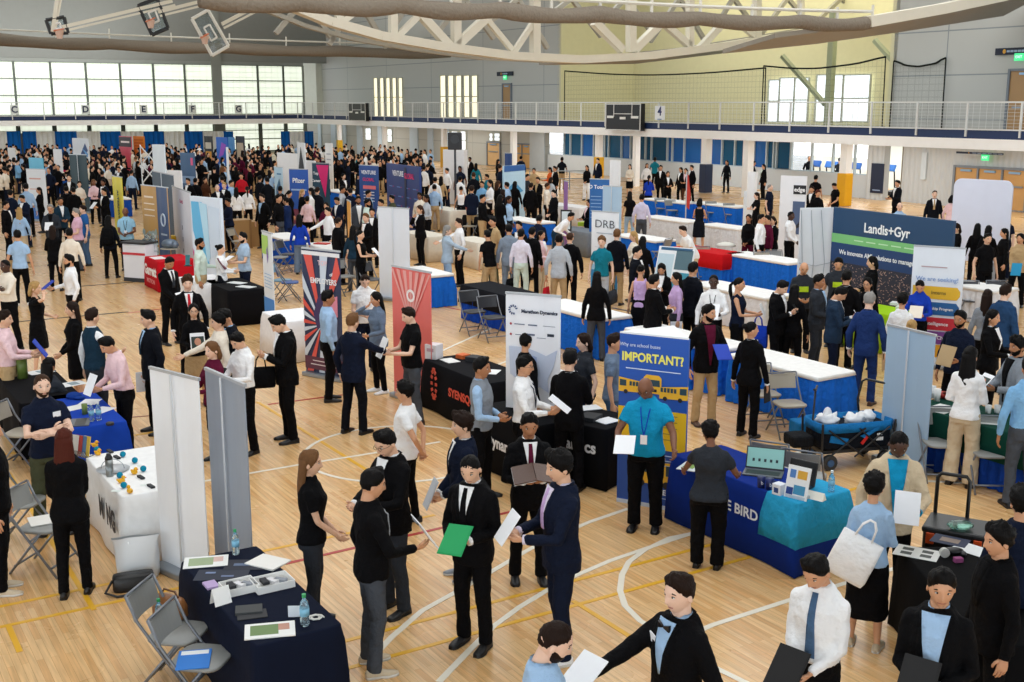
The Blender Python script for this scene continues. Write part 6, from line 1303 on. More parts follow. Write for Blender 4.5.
PEOPLE_N = [0]
def person(hx, hy, H, head, top, bottom, hair, skin, pose='rest', look=(0, 0), who='', items=(), fem=False, w=1.0, glasses=False, beard=False,
           lean=0, sit=False, extra=(), pos=None, group=None):
    PEOPLE_N[0] += 1; seed = PEOPLE_N[0] * 1.37; rr = random.Random(PEOPLE_N[0])
    s = H / 1.75
    drop = .44 if sit else 0.0
    if pos is None:
        al = R(lean); lh = H - drop * s - .80 * s * (1 - math.cos(al))
        g = at(hx, hy, lh); pos = V((g.x, g.y, 0)); r0 = R(head) - math.atan2(pos.x, pos.y)
        pos -= V((math.sin(r0), -math.cos(r0), 0)) * (.80 * s * math.sin(al))
    rz = R(head) - math.atan2(pos.x, pos.y)
    dep = depth_of(pos); hp = FPX * 1.75 / dep
    lod = 0 if hp > 95 else 1
    vox = .013 if hp > 95 else (.017 if hp > 62 else .022)
    vb = vox * 1.15; sm = 4 if hp > 95 else 3
    W = Matrix.Translation(pos) @ Matrix.Rotation(rz, 4, 'Z')
    sk = mat(SKIN[skin], 'skin'); hs, hc = hair.split(':'); hm = mat(HAIRC[hc], 'hair')
    lipc = {'a': '#b8746a', 'b': '#a8665a', 'c': '#8c5248', 'd': '#633a33', 'e': '#40231f', 'p': '#c07a74'}[skin]
    body_m = [sk, mat('#d8d8d4', 'paint', .3), mat('#0b0808', 'paint', .3), mat(lipc, 'skin'), hm]
    T = TORSO_F if fem else TORSO_M
    shw = (.136 if fem else .157) * (1 + (w - 1) * .5)
    la = R(lean)
    lean_pivot = V((0, 0, .95))
    def up(p):
        p = V(p)
        if p.z > .95:
            k = min(1, (p.z - .95) / .12)
            q = Matrix.Rotation(la * k, 3, 'X') @ (p - lean_pivot) + lean_pivot
            p = q
        p.z -= drop
        return p * s
    def upr(r): return [up(p) for p in r]
    def trings(z0, z1, grow, flare=0.0, tab=None):
        tab = tab or T; out = []
        zs = [t[0] for t in tab]
        def samp(z):
            for i in range(len(tab) - 1):
                if tab[i][0] <= z <= tab[i + 1][0]:
                    f = (z - tab[i][0]) / (tab[i + 1][0] - tab[i][0])
                    return [tab[i][k] + (tab[i + 1][k] - tab[i][k]) * f for k in range(4)]
            return list(tab[0]) if z < tab[0][0] else list(tab[-1])
        zz = sorted(set([z0, z1] + [z for z in zs if z0 < z < z1]))
        for z in zz:
            q = samp(z); kw = (w if z < 1.38 else 1 + (w - 1) * .5) * (.93 if z < 1.2 else .89); kb = 1 + (w - 1) * (1.4 if .9 < z < 1.25 else .9)
            if z < .80: q[1] += (.8 - z) * .10; q[2] += (.8 - z) * .10
            fl = flare * max(0, (1.0 - z)) * 2
            out.append((z, q[1] * kw + grow + fl, q[2] * kb + grow + fl, q[3] - (w - 1) * .12 * (1 if .9 < z < 1.25 else 0)))
        return out
    def front_y(z, grow):
        q = trings(z, z, grow)[0]; return q[3] - q[2]
    # ---- joints
    Lt, Rt = POSES[pose]
    arms = {}
    for sd, tgt in ((1, Lt), (-1, Rt)):
        S = up((sd * shw, .010, 1.362)); jit = V((rr.uniform(-.012, .012), rr.uniform(-.015, .015), rr.uniform(-.012, .012)))
        tg = V(tgt) + jit
        if w > 1.05: tg.x += sd * .05 * (w - 1) * 4 * (1 if abs(tgt[0]) > .2 else 0); tg.y -= .1 * (w - 1) * (1 if tgt[1] < -.1 else 0)
        Tg = up(tg)
        pole = (sd * .55, .5, -.55) if tgt[1] > -.45 else (sd * .4, .2, -.8)
        if pose == 'hipl' and sd == 1: pole = (1, .3, 0)
        if pose == 'cross': pole = (sd * 1.0, -.15, -.55)
        E_, Wr = ik(S, Tg, .295 * s, .262 * s, pole)
        d = (Wr - E_).normalized()
        if abs(tgt[0]) > .2 and tgt[2] < .95: n = V((-sd, .15, 0)); d = (d + V((0, -.1, -.6))).normalized(); cu = .40
        elif pose == 'cross': n = V((0, 1, .1)); cu = .3
        else: n = V((-sd * .75, .05, .65)); cu = .55
        arms[sd] = (S, E_, Wr, d, n, cu)
    st = rr.uniform(-.05, .05); stance = .095 + rr.uniform(0, .03)
    legs = {}
    for sd in (1, -1):
        hip = V((sd * .080 * w, .008, .90)); knee = V((sd * (stance + .0) * (1 + .3 * (w - 1)), -.018 + st * sd * .5, .49)); ank = V((sd * (stance + .012), .028 + st * sd, .085))
        if sit:
            hip = V((sd * .09, .0, .50)); knee = V((sd * .11, -.43, .49)); ank = V((sd * .11, -.40, .085))
        legs[sd] = (hip * s, knee * s, ank * s)
    nb = up((0, .018, 1.475)); hc_ = up((0, .000, 1.62 + .008))
    yaw, pit = look
    HM = Matrix.Rotation(R(yaw), 3, 'Z') @ Matrix.Rotation(R(pit) + la * .5, 3, 'X')
    hc_ = nb + HM @ V((0, -.026, .136)) * s
    hs_k = s * 1.03
    # ---- body (one mesh)
    b = MB()
    b.loft([upr(ring(z, rx, ry, yc)) for z, rx, ry, yc in trings(.82, 1.49, -.015)])
    b.tube([up((0, .016, 1.42)), nb, hc_ + HM @ V((0, .02, -.03)) * s], [.070 * s * (.86 if fem else 1), .061 * s * (.84 if fem else 1), .054 * s * (.84 if fem else 1)], 12)
    b.ell(hc_, (.060 * s, .078 * s, .098 * s), 12, 10, 0, HM)
    for sd in (1, -1):
        S, E_, Wr, d, n, cu = arms[sd]; a = (.82 if fem else .92) * (1 + (w - 1) * .6)
        b.ell(S, (.052 * s * a,) * 3, 10, 8); b.tube([S.lerp(E_, .01), S.lerp(E_, .15), S.lerp(E_, .5), E_, E_.lerp(Wr, .4), Wr], [.060 * s * a, .054 * s * a, .047 * s * a, .039 * s * a, .038 * s * a, .026 * s], 10)
        hip, knee, ank = legs[sd]
        q = (1 + (w - 1) * .8)
        b.tube([hip + V((0, 0, .03 if not sit else 0)), hip.lerp(knee, .4), knee, knee.lerp(ank, .35) + V((0, .012 * s, 0)), ank, ank + V((0, -.01, -.055)) * s],
               [.078 * s * q, .072 * s * q, .050 * s * q, .049 * s * q, .033 * s, .033 * s], 12)
        b.tube([ank + V((0, .03, -.05)) * s, ank + V((0, -.08, -.058)) * s, ank + V((0, -.15, -.066)) * s], [.030 * s, .034 * s, .016 * s], 10, flat=.75)
    ex = MB(); hm_ = head_mesh(lod)
    fx = 1.0 if not fem else .95
    ex.v = [tuple(hc_ + HM @ V((p[0] * hs_k * fx, p[1] * hs_k, p[2] * hs_k))) for p in hm_.v]
    ex.f = list(hm_.f); ex.m = list(hm_.m)
    for sd in (1, -1):
        S, E_, Wr, d, n, cu = arms[sd]; hand_add(ex, Wr, d, n, sd, lod, cu, s * (.92 if fem else 1))
    def fin(o, ex=ex):
        bm = bmesh.new(); bm.from_mesh(o.data)
        vs = [bm.verts.new(p) for p in ex.v]
        for f, mi in zip(ex.f, ex.m):
            try:
                q = bm.faces.new([vs[i] for i in f]); q.material_index = mi
            except ValueError: pass
        bm.to_mesh(o.data); bm.free()
    body = remesh_job(b, 'person', body_m, None, vb, 2, 0, W, fin)
    tag(body, who, 'person', group or 'visitors and exhibitors on the court')
    P = body
    def hd(p): return hc_ + HM @ (V(p) * hs_k)
    # ---- hair
    if hs != 'bald':
        hmz = hair_mesh(hs, lod, seed)
        hb = MB(); hb.v = [tuple(hc_ + HM @ V((p[0] * hs_k * fx, p[1] * hs_k, p[2] * hs_k))) for p in hmz.v]; hb.f = hmz.f; hb.m = hmz.m
        hb.build('hair', hm, P, True, fix=False)
    if beard:
        bz = beard_mesh(seed); hb = MB(); hb.v = [tuple(hd(p)) for p in bz.v]; hb.f = bz.f; hb.m = bz.m
        hb.build('beard', hm, P, True, fix=False)
    if glasses:
        gb = MB()
        for sx in (-1, 1):
            gb.tube([hd((sx * .031 + .019 * math.cos(a), -.098, .005 + .016 * math.sin(a))) for a in [2 * PI * k / 12 for k in range(13)]], .0018 * s, 5)
            gb.tube([hd((sx * .050, -.096, .008)), hd((sx * .078, -.05, .008)), hd((sx * .078, .01, .004))], .0016 * s, 5)
        gb.tube([hd((-.013, -.099, .006)), hd((.013, -.099, .006))], .0018 * s, 5)
        gb.build('glasses', mat('#101010', 'plastic'), P)
    # ---- upper clothing
    tk = top.split(':'); kind = tk[0]; tc = tk[1]
    wr = .018 if lod == 0 else .014
    def sleeves(mb, r0, r1, r2, end=1.0, pad=0.0):
        for sd in (1, -1):
            S, E_, Wr, d, n, cu = arms[sd]; a = (.84 if fem else .92) * (1 + (w - 1) * .6)
            mb.ell(S + V((-sd * .004, 0, .002 + pad * .5)) * s, (r0 * .98 * s * a, r0 * 1.02 * s * a, r0 * .92 * s * a), 14, 10)
            mb.tube([up((sd * .030, .020, 1.448)), up((sd * shw * .55, .016, 1.394 + pad)), up((sd * shw * .92, .012, 1.362 + pad))], [.056 * s * a, .058 * s * a, .062 * s * a], 10)
            pts = [S.lerp(E_, .02), S.lerp(E_, .2), S.lerp(E_, .5), E_]
            rd = [r0 * .95, r0 * .97, (r0 + r1) / 2, r1]
            if end > .55: pts += [E_.lerp(Wr, .5), E_.lerp(Wr, .97)]; rd += [(r1 + r2) / 2, r2]
            else:
                pts = pts[:2] + [S.lerp(E_, .35), S.lerp(E_, .60)]; rd = [r0 * .95, r0, r0, r1]
            mb.tube(pts, [x * s * a for x in rd], 12)
    def strip(z0, z1, w0, w1, grow, th=.006, nz=6):
        mb = MB(); rings = []
        for i in range(nz + 1):
            z = z0 + (z1 - z0) * i / nz; hw = w0 + (w1 - w0) * i / nz; y = front_y(min(z, 1.455), grow)
            row = []
            for x in (-hw, -hw * .5, 0, hw * .5, hw):
                row.append(up((x, y + x * x * 1.6, z)))
            back = [p + V((0, th * s, 0)) for p in row[::-1]]
            rings.append(row + back)
        mb.loft(rings)
        return mb
    def collar(mb, r=.070, z=1.470, h=.045, mi=0):
        r *= (.88 if fem else 1)
        rr_ = []
        for k in range(15):
            a = -PI / 2 + .30 + (2 * PI - .60) * k / 14
            rr_.append((math.cos(a), math.sin(a)))
        o1 = [up((c * r, .016 + s_ * (r + .004) - .004, z - .018 - (.02 if s_ < -.6 else 0))) for c, s_ in rr_]
        o2 = [up((c * (r - .006), .016 + s_ * (r - .002), z + h - .018 - (.018 if s_ < -.6 else 0))) for c, s_ in rr_]
        i1 = [up((c * (r - .012), .016 + s_ * (r - .010), z - .018)) for c, s_ in rr_]
        vs = o1 + o2 + i1; n = 15; fs = []
        for k in range(n - 1):
            fs += [(k, k + 1, n + k + 1, n + k), (n + k, n + k + 1, 2 * n + k + 1, 2 * n + k)]
        mb.add(vs, fs, mi)
    tm = mat(tc, 'cloth')
    g_top = .014
    if kind in ('suit', 'blazer', 'open'):
        shirt = tk[2] if len(tk) > 2 else 'white'; tie = tk[3] if len(tk) > 3 else ''
        g = .026
        zb = .775 if not fem else .80
        mb = MB(); mb.loft([upr(ring(z, rx, ry, yc)) for z, rx, ry, yc in trings(zb, 1.478, g, .02)]); sleeves(mb, .074, .060, .046, 1, .008)
        zv = 1.13 if kind != 'open' else .90
        # V opening: shirt front lying in the opening, lapels to both sides
        vw = .058 if kind != 'open' else .075
        lap = MB()
        for sd in (1, -1):
            rows = []
            for i in range(8):
                t = i / 7; z = zv + (1.445 - zv) * t; xi = .006 + vw * t ** .9; xo = xi + (.020 + .034 * math.sin(min(1, t * 1.18) * PI) ** .8)
                y = front_y(min(z, 1.43), g)
                A = up((sd * xi, y - .012 + xi * xi * 2.0, z)); B = up((sd * xo, y - .014 + xo * xo * 2.6, z)); Cc = up((sd * xo, y + .016 + xo * xo * 2.6, z)); D = up((sd * xi, y + .018 + xi * xi * 2, z))
                rows.append([A, B, Cc, D])
            lap.loft(rows)
        cx = MB()
        for sd in (1, -1):
            cx.tube([up((sd * .063, .016 - .05, 1.43)), up((sd * .072, .02, 1.475)), up((sd * .045, .08, 1.49)), up((0, .088, 1.492))], [.012 * s, .014 * s, .014 * s, .014 * s], 6, flat=.6)
        def finj(o, lap=lap, cx=cx, lm=lod):
            bm = bmesh.new(); bm.from_mesh(o.data)
            for q in (lap, cx):
                vs = [bm.verts.new(p) for p in q.v]
                for f in q.f: bm.faces.new([vs[i] for i in f])
            bm.to_mesh(o.data); bm.free()
        remesh_job(mb, 'jacket', tm, P, vox, sm, wr, W, finj)
        sb = strip(zv, 1.465, .008, vw + .012, g + .013)
        collar(sb)
        sb.build('dress_shirt', mat(shirt, 'cloth'), P, True)
        if lod == 0:
            for sd in (1, -1):
                S, E_, Wr, d, n, cu = arms[sd]; sb = MB(); sb.tube([E_.lerp(Wr, .90), E_.lerp(Wr, 1.03)], .040 * s * (.9 if fem else 1), 12); sb.build('shirt_cuff', mat(shirt, 'cloth'), P, True)
        if tie == 'bow':
            q = MB(); y = front_y(1.43, g) - .024
            for sd in (1, -1): q.loft([[up((sd * .004, y, 1.436)), up((sd * .004, y, 1.424)), up((sd * .004, y - .012, 1.424)), up((sd * .004, y - .012, 1.436))], [up((sd * .05, y + .01, 1.452)), up((sd * .05, y + .01, 1.408)), up((sd * .05, y - .008, 1.408)), up((sd * .05, y - .008, 1.452))]])
            q.build('bow_tie', mat('#10141c', 'gloss'), P)
        elif tie:
            q = strip(zv - .0, 1.452, .034, .017, g + .020); q.build('necktie', mat(tie, 'cloth'), P, True)
        g_top = g
    elif kind in ('shirt', 'polo', 'tee', 'sweater', 'vest', 'untucked', 'blouse'):
        loose = kind in ('sweater', 'untucked', 'blouse'); g = .020 if loose else .015
        z0 = dict(shirt=.95, polo=.86, tee=.84, sweater=.83, vest=.88, untucked=.80, blouse=.86)[kind]
        mb = MB(); mb.loft([upr(ring(z, rx, ry, yc)) for z, rx, ry, yc in trings(z0, 1.475 if kind in ('tee', 'blouse') else 1.488, g, .02 if loose else .035 if kind in ('polo', 'tee') else .0)])
        sc_ = tk[2] if len(tk) > 2 else None
        if kind in ('polo', 'tee') : sleeves(mb, .068, .064, 0, .4)
        elif kind != 'vest': sleeves(mb, .066 if not loose else .070, .055 if not loose else .058, .038)
        nm = dict(shirt='shirt', polo='polo_shirt', tee='t_shirt', sweater='sweater', vest='vest', untucked='shirt', blouse='blouse')[kind]
        remesh_job(mb, nm, tm, P, vox, sm, wr, W)
        if kind == 'vest':
            mb = MB(); mb.loft([upr(ring(z, rx, ry, yc)) for z, rx, ry, yc in trings(1.30, 1.478, g - .007)]); sleeves(mb, .064, .052, .036)
            remesh_job(mb, 'shirt', mat(sc_ or 'white', 'cloth'), P, vox, sm, wr, W)
        if kind in ('shirt', 'polo', 'untucked', 'vest'):
            q = MB(); collar(q, .072, 1.475, .045); q.build('collar', mat((sc_ or 'white') if kind == 'vest' else tc, 'cloth'), P, True)
        if kind == 'shirt' and sc_:
            q = strip(1.0, 1.45, .036, .020, g + .006); q.build('necktie', mat(sc_, 'cloth'), P, True)
        g_top = g
    elif kind in ('tank', 'dress'):
        mb = MB(); mb.loft([upr(ring(z, rx, ry, yc)) for z, rx, ry, yc in trings(.86 if kind == 'tank' else .80, 1.41, .014)])
        for sd in (1, -1): mb.tube([up((sd * .105, -.07, 1.38)), up((sd * .10, .0, 1.455)), up((sd * .105, .075, 1.38))], .022 * s, 8)
        if kind == 'dress':
            if len(tk) > 2: sleeves(mb, .066, .060, 0, .4)
            mb.loft([[V((p.x, p.y, p.z)) * s for p in ring(z, rx * w, ry * w, .008)] for z, rx, ry in ((.50, .20, .17), (.60, .195, .165), (.75, .19, .15), (.88, .182, .134), (.98, .168, .125))])
        remesh_job(mb, 'dress' if kind == 'dress' else 'top', tm, P, vox, sm, wr, W)
    # ---- lower clothing
    bk = bottom.split(':'); bc = mat(bk[1], 'cloth')
    if bk[0] in ('pants', 'slim', 'wide'):
        r = dict(pants=(.092, .070, .063, .064), slim=(.089, .066, .058, .049), wide=(.100, .088, .090, .096))[bk[0]]
        mb = MB()
        if sit: mb.loft([[p * s for p in ring(z - .44, rx, ry, yc)] for z, rx, ry, yc in trings(.84, 1.02, .010)])
        else: mb.loft([[V(p) * s for p in ring(z, rx, ry, yc)] for z, rx, ry, yc in trings(.80, 1.02, .010)])
        for sd in (1, -1):
            hip, knee, ank = legs[sd]; q = 1 + (w - 1) * .8
            mb.tube([hip + V((0, 0, .02 if not sit else 0)), hip.lerp(knee, .45), knee, knee.lerp(ank, .4) + V((0, .010, 0)) * s, ank + V((0, .0, -.035)) * s], [r[0] * s * q, r[0] * .93 * s * q, r[1] * s * q, r[2] * s * q, r[3] * s * q], 14)
        remesh_job(mb, 'trousers', bc, P, vox, sm, wr, W)
    elif bk[0] in ('skirt', 'midi', 'short'):
        zz = dict(skirt=((.50, .185, .15), (.62, .19, .15), (.78, .188, .142), (.90, .180, .132), (1.03, .142, .112)),
                  midi=((.34, .21, .18), (.5, .20, .17), (.70, .195, .155), (.88, .180, .132), (1.03, .140, .110)),
                  short=((.66, .20, .16), (.74, .195, .15), (.82, .190, .142), (.90, .180, .132), (1.03, .142, .112)))[bk[0]]
        mb = MB(); mb.loft([[p * s for p in ring(z, rx * w, ry * w, .006)] for z, rx, ry in zz])
        remesh_job(mb, 'skirt', bc, P, vox, sm, wr, W)
    sc = bk[2] if len(bk) > 2 else 'black'
    for sd in (1, -1):
        hip, knee, ank = legs[sd]; q = MB(); A = V((ank.x, ank.y, 0)); sn = sc in ('white', 'beige', 'lgrey', 'cream', 'grey')
        rings_u = []; rings_s = []
        for t, hw, hh in ((.075, .020, .06), (.062, .033, .075), (.02, .038, .088), (-.05, .042, .070), (-.11, .048, .052), (-.165, .043, .040), (-.20, .024, .028)):
            c = A + V((sd * (.012 if t < -.05 else 0), t, 0)) * s
            rings_u.append([c + V((hw * math.cos(a), 0, max(.012, .02 + (hh - .02) * max(0, math.sin(a))) if math.sin(a) > -.1 else .012)) * s for a in [2 * PI * k / 12 for k in range(12)]])
            rings_s.append([c + V((hw * 1.07 * x, 0, z)) * s for x, z in ((-1, 0), (1, 0), (1, .022 if sn else .014), (-1, .022 if sn else .014))])
        q.loft(rings_u, 0); q.loft(rings_s, 1)
        o = q.build('shoe', [mat(sc, 'leather'), mat('#d9d6cf' if sn else '#0a0908', 'plastic')], P, True)
    # ---- extras worn
    for e in extra:
        ek = e.split(':')
        if ek[0] == 'lanyard':
            q = MB(); g = g_top + .012
            for sd in (1, -1): q.tube([up((sd * .058, .05, 1.475)), up((sd * .062, -.035, 1.46)), up((sd * .045, front_y(1.36, g), 1.36)), up((sd * .02, front_y(1.2, g), 1.2)), up((0, front_y(1.12, g) - .004, 1.12))], .006 * s, 6)
            lo = q.build('lanyard', mat(ek[1], 'cloth'), P)
            q = MB(); q.box(up((0, front_y(1.07, g) - .008, 1.07)), (.07 * s, .006, .10 * s)); q.build('badge', mat('white', 'paper'), lo)
        if ek[0] == 'badge':
            q = MB(); x = .095 * (1 if len(ek) < 2 else float(ek[1])); q.box(up((x, front_y(1.32, g_top) + .012, 1.32)), (.085 * s, .008, .055 * s), 0, Matrix.Rotation(R(18) * (1 if x > 0 else -1), 3, 'Z')); q.build('name_badge', mat('white', 'paper'), P)
        if ek[0] == 'logo':
            q = MB(); q.box(up((0, front_y(1.22, g_top) - .004, 1.22)), (.17 * s, .012, .10 * s)); q.build('shirt_print', mat(ek[1], 'cloth'), P)
    # ---- held things stay top-level
    short = who
    def hand_pt(sd):
        S, E_, Wr, d, n, cu = arms[sd]; return Wr + d.normalized() * .085 * s + (n - d * n.dot(d)).normalized() * .02 * s
    for it in items:
        ik_, ic, ih = it.split(':')[:3]
        sd = {'L': 1, 'R': -1}.get(ih, 0)
        if ih == 'K':
            add_item(ik_, ic, W, up((-.04, .20, 1.38)), 0, 0, short, s * 1.15); continue
        h = hand_pt(sd) if sd else (hand_pt(1) + hand_pt(-1)) / 2
        low = sd and abs(arms[sd][2].x) > .2 * s and arms[sd][2].z < (.95 - drop) * s
        add_item(ik_, ic, W, h, sd, low, short, s)
    return P

ITEM_NAMES = dict(paper='sheet of papers', folder='folder', clip='clipboard', book='open portfolio', mag='magazine', tablet='tablet', notebook='notebook', tote='tote bag', bag='shoulder bag', phone='phone', pack='backpack', cup='cup', laptop='laptop')
COLWORD = dict(lgrey='light grey', light='light blue', ink='black', burg='burgundy', char='dark grey', cream='cream', khaki='tan', aqua='blue', lav='purple', dgrey='grey')
def add_item(k, c, W, h, sd, low, who, s):
    b = MB(); nm = dict(paper='paper_sheet', folder='folder', clip='clipboard', book='portfolio', mag='magazine', tablet='tablet', notebook='notebook', tote='tote_bag', bag='shoulder_bag', phone='phone', pack='backpack')[k]
    cw = COLWORD.get(c, c)
    lab = ' '.join(('%s %s %s the %s' % (cw, ITEM_NAMES[k], 'worn by' if k == 'pack' else 'held by', who)).split()[:16])
    root = empty(nm, (0, 0, 0))
    tag(root, lab, dict(paper='paper', clip='clipboard', book='portfolio', tote='bag', bag='bag', pack='backpack').get(k, k))
    if k in ('paper', 'folder', 'clip', 'mag', 'tablet', 'notebook', 'book'):
        wd, ht = dict(paper=(.21, .28), folder=(.22, .29), clip=(.22, .30), mag=(.21, .27), tablet=(.18, .25), notebook=(.17, .23), book=(.40, .27))[k]
        if low: M = Matrix.Translation(h + V((0, -.02, -.06))) @ Matrix.Rotation(R(90), 4, 'Z') @ Matrix.Rotation(R(4), 4, 'X')
        else: M = Matrix.Translation(h + V((-sd * .06, -.045, .075))) @ Matrix.Rotation(R(-72 if k == 'book' else -24 - (sum(map(ord, who)) % 5) * 10), 4, 'X') @ Matrix.Rotation(R(4 * sd), 4, 'Y')
        root.matrix_world = W @ M
        if k == 'book':
            for q in (-1, 1):
                b.box((q * wd / 4, 0, 0), (wd / 2, .008, ht), 0, Matrix.Rotation(R(12) * q, 3, 'Z'))
            b.build('cover', mat(c, 'leather'), root)
            b = MB(); b.box((-.10, .010, 0), (.20, .004, .27), 0, Matrix.Rotation(R(-12), 3, 'Z')); b.build('page', mat('white', 'paper'), root)
        else:
            b.box((0, 0, 0), (wd, .008 if k != 'notebook' else .016, ht)); b.build('sheet' if k == 'paper' else 'cover', mat(c, 'paper'), root, bevel=.002)
            if k == 'clip':
                b = MB(); b.box((0, .006, -.01), (wd * .92, .004, ht * .88)); b.build('page', mat('white', 'paper'), root)
                b = MB(); b.box((0, .012, ht * .44), (.10, .014, .03)); b.build('clip', mat('grey', 'metal', metal=1), root, bevel=.003)
            if k == 'mag':
                b = MB(); b.box((.0, -.006, -.02), (wd * .86, .003, ht * .74)); b.build('cover_picture', mat('#2b3a35', 'paper'), root)
                b = MB(); b.ell((.0, -.007, .0), (.05, .003, .06), 12, 6); b.build('cover_portrait', mat('#c98f74', 'paper'), root)
            if k in ('folder', 'tablet'):
                b = MB(); b.box((0, -.005, 0), (wd * .9, .003, ht * .92)); b.build('inner_sheet' if k == 'folder' else 'screen', mat(c if k == 'folder' else '#1a2026', 'paper'), root)
    elif k == 'phone':
        root.matrix_world = W @ Matrix.Translation(h + V((0, -.01, .05))) @ Matrix.Rotation(R(-35), 4, 'X')
        b.box((0, 0, 0), (.075, .009, .15)); b.build('case', mat(c, 'plastic'), root, bevel=.004)
        b = MB(); b.box((0, .005, 0), (.068, .002, .14)); b.build('screen', mat('#20262e', 'gloss'), root)
    elif k in ('tote', 'bag'):
        root.matrix_world = W @ Matrix.Translation(h + V((sd * .02, 0, -.02))) @ (Matrix.Rotation(R(80), 4, 'Z') if sd else Matrix.Rotation(R(-22), 4, 'Y') @ Matrix.Scale(s * 1.05, 4))
        wd, ht, th = (.34, .38, .09) if k == 'tote' else (.38, .28, .12)
        rings = []
        for z, kx, ky in ((-.16 - ht, .93, .75), (-.16 - ht * .9, 1, 1), (-.16 - ht * .5, 1, 1.1), (-.16, .97, .5)):
            rings.append([p for p in ring(z, wd / 2 * kx, th / 2 * ky, 0, 16, 5)])
        b.loft(rings); b.build('bag_body', mat(c, 'cloth'), root, True)
        for q in (-1, 1):
            b = MB(); b.tube([(-.07, q * .02, -.19), (-.055, q * .018, -.06), (-.02, q * .008, -.005), (.02, q * .008, -.005), (.055, q * .018, -.06), (.07, q * .02, -.19)], .008, 6, flat=.5); b.build('handle', mat(c, 'cloth'), root, True)
    elif k == 'pack':
        root.matrix_world = W @ Matrix.Translation(V((0, .205, 1.18)) * s)
        rings = []
        for z, kx, ky in ((-.23, .8, .7), (-.20, 1, 1), (0, 1, 1.1), (.14, .95, .9), (.21, .7, .5)):
            rings.append(ring(z, .15 * kx, .085 * ky, 0, 18, 3.5))
        b.loft(rings); b.build('bag_body', mat(c, 'cloth'), root, True)
        b = MB(); b.box((0, .09, -.09), (.22, .05, .18)); b.build('front_pocket', mat(c, 'cloth'), root, bevel=.02)
        for q in (-1, 1):
            b = MB(); b.tube([(q * .08, -.07, .17), (q * .10, -.13, .255), (q * .105, -.27, .20), (q * .115, -.345, .02), (q * .15, -.20, -.15), (q * .12, -.06, -.18)], .016, 6, flat=.4); b.build('strap', mat(c, 'cloth'), root, True)
    return root
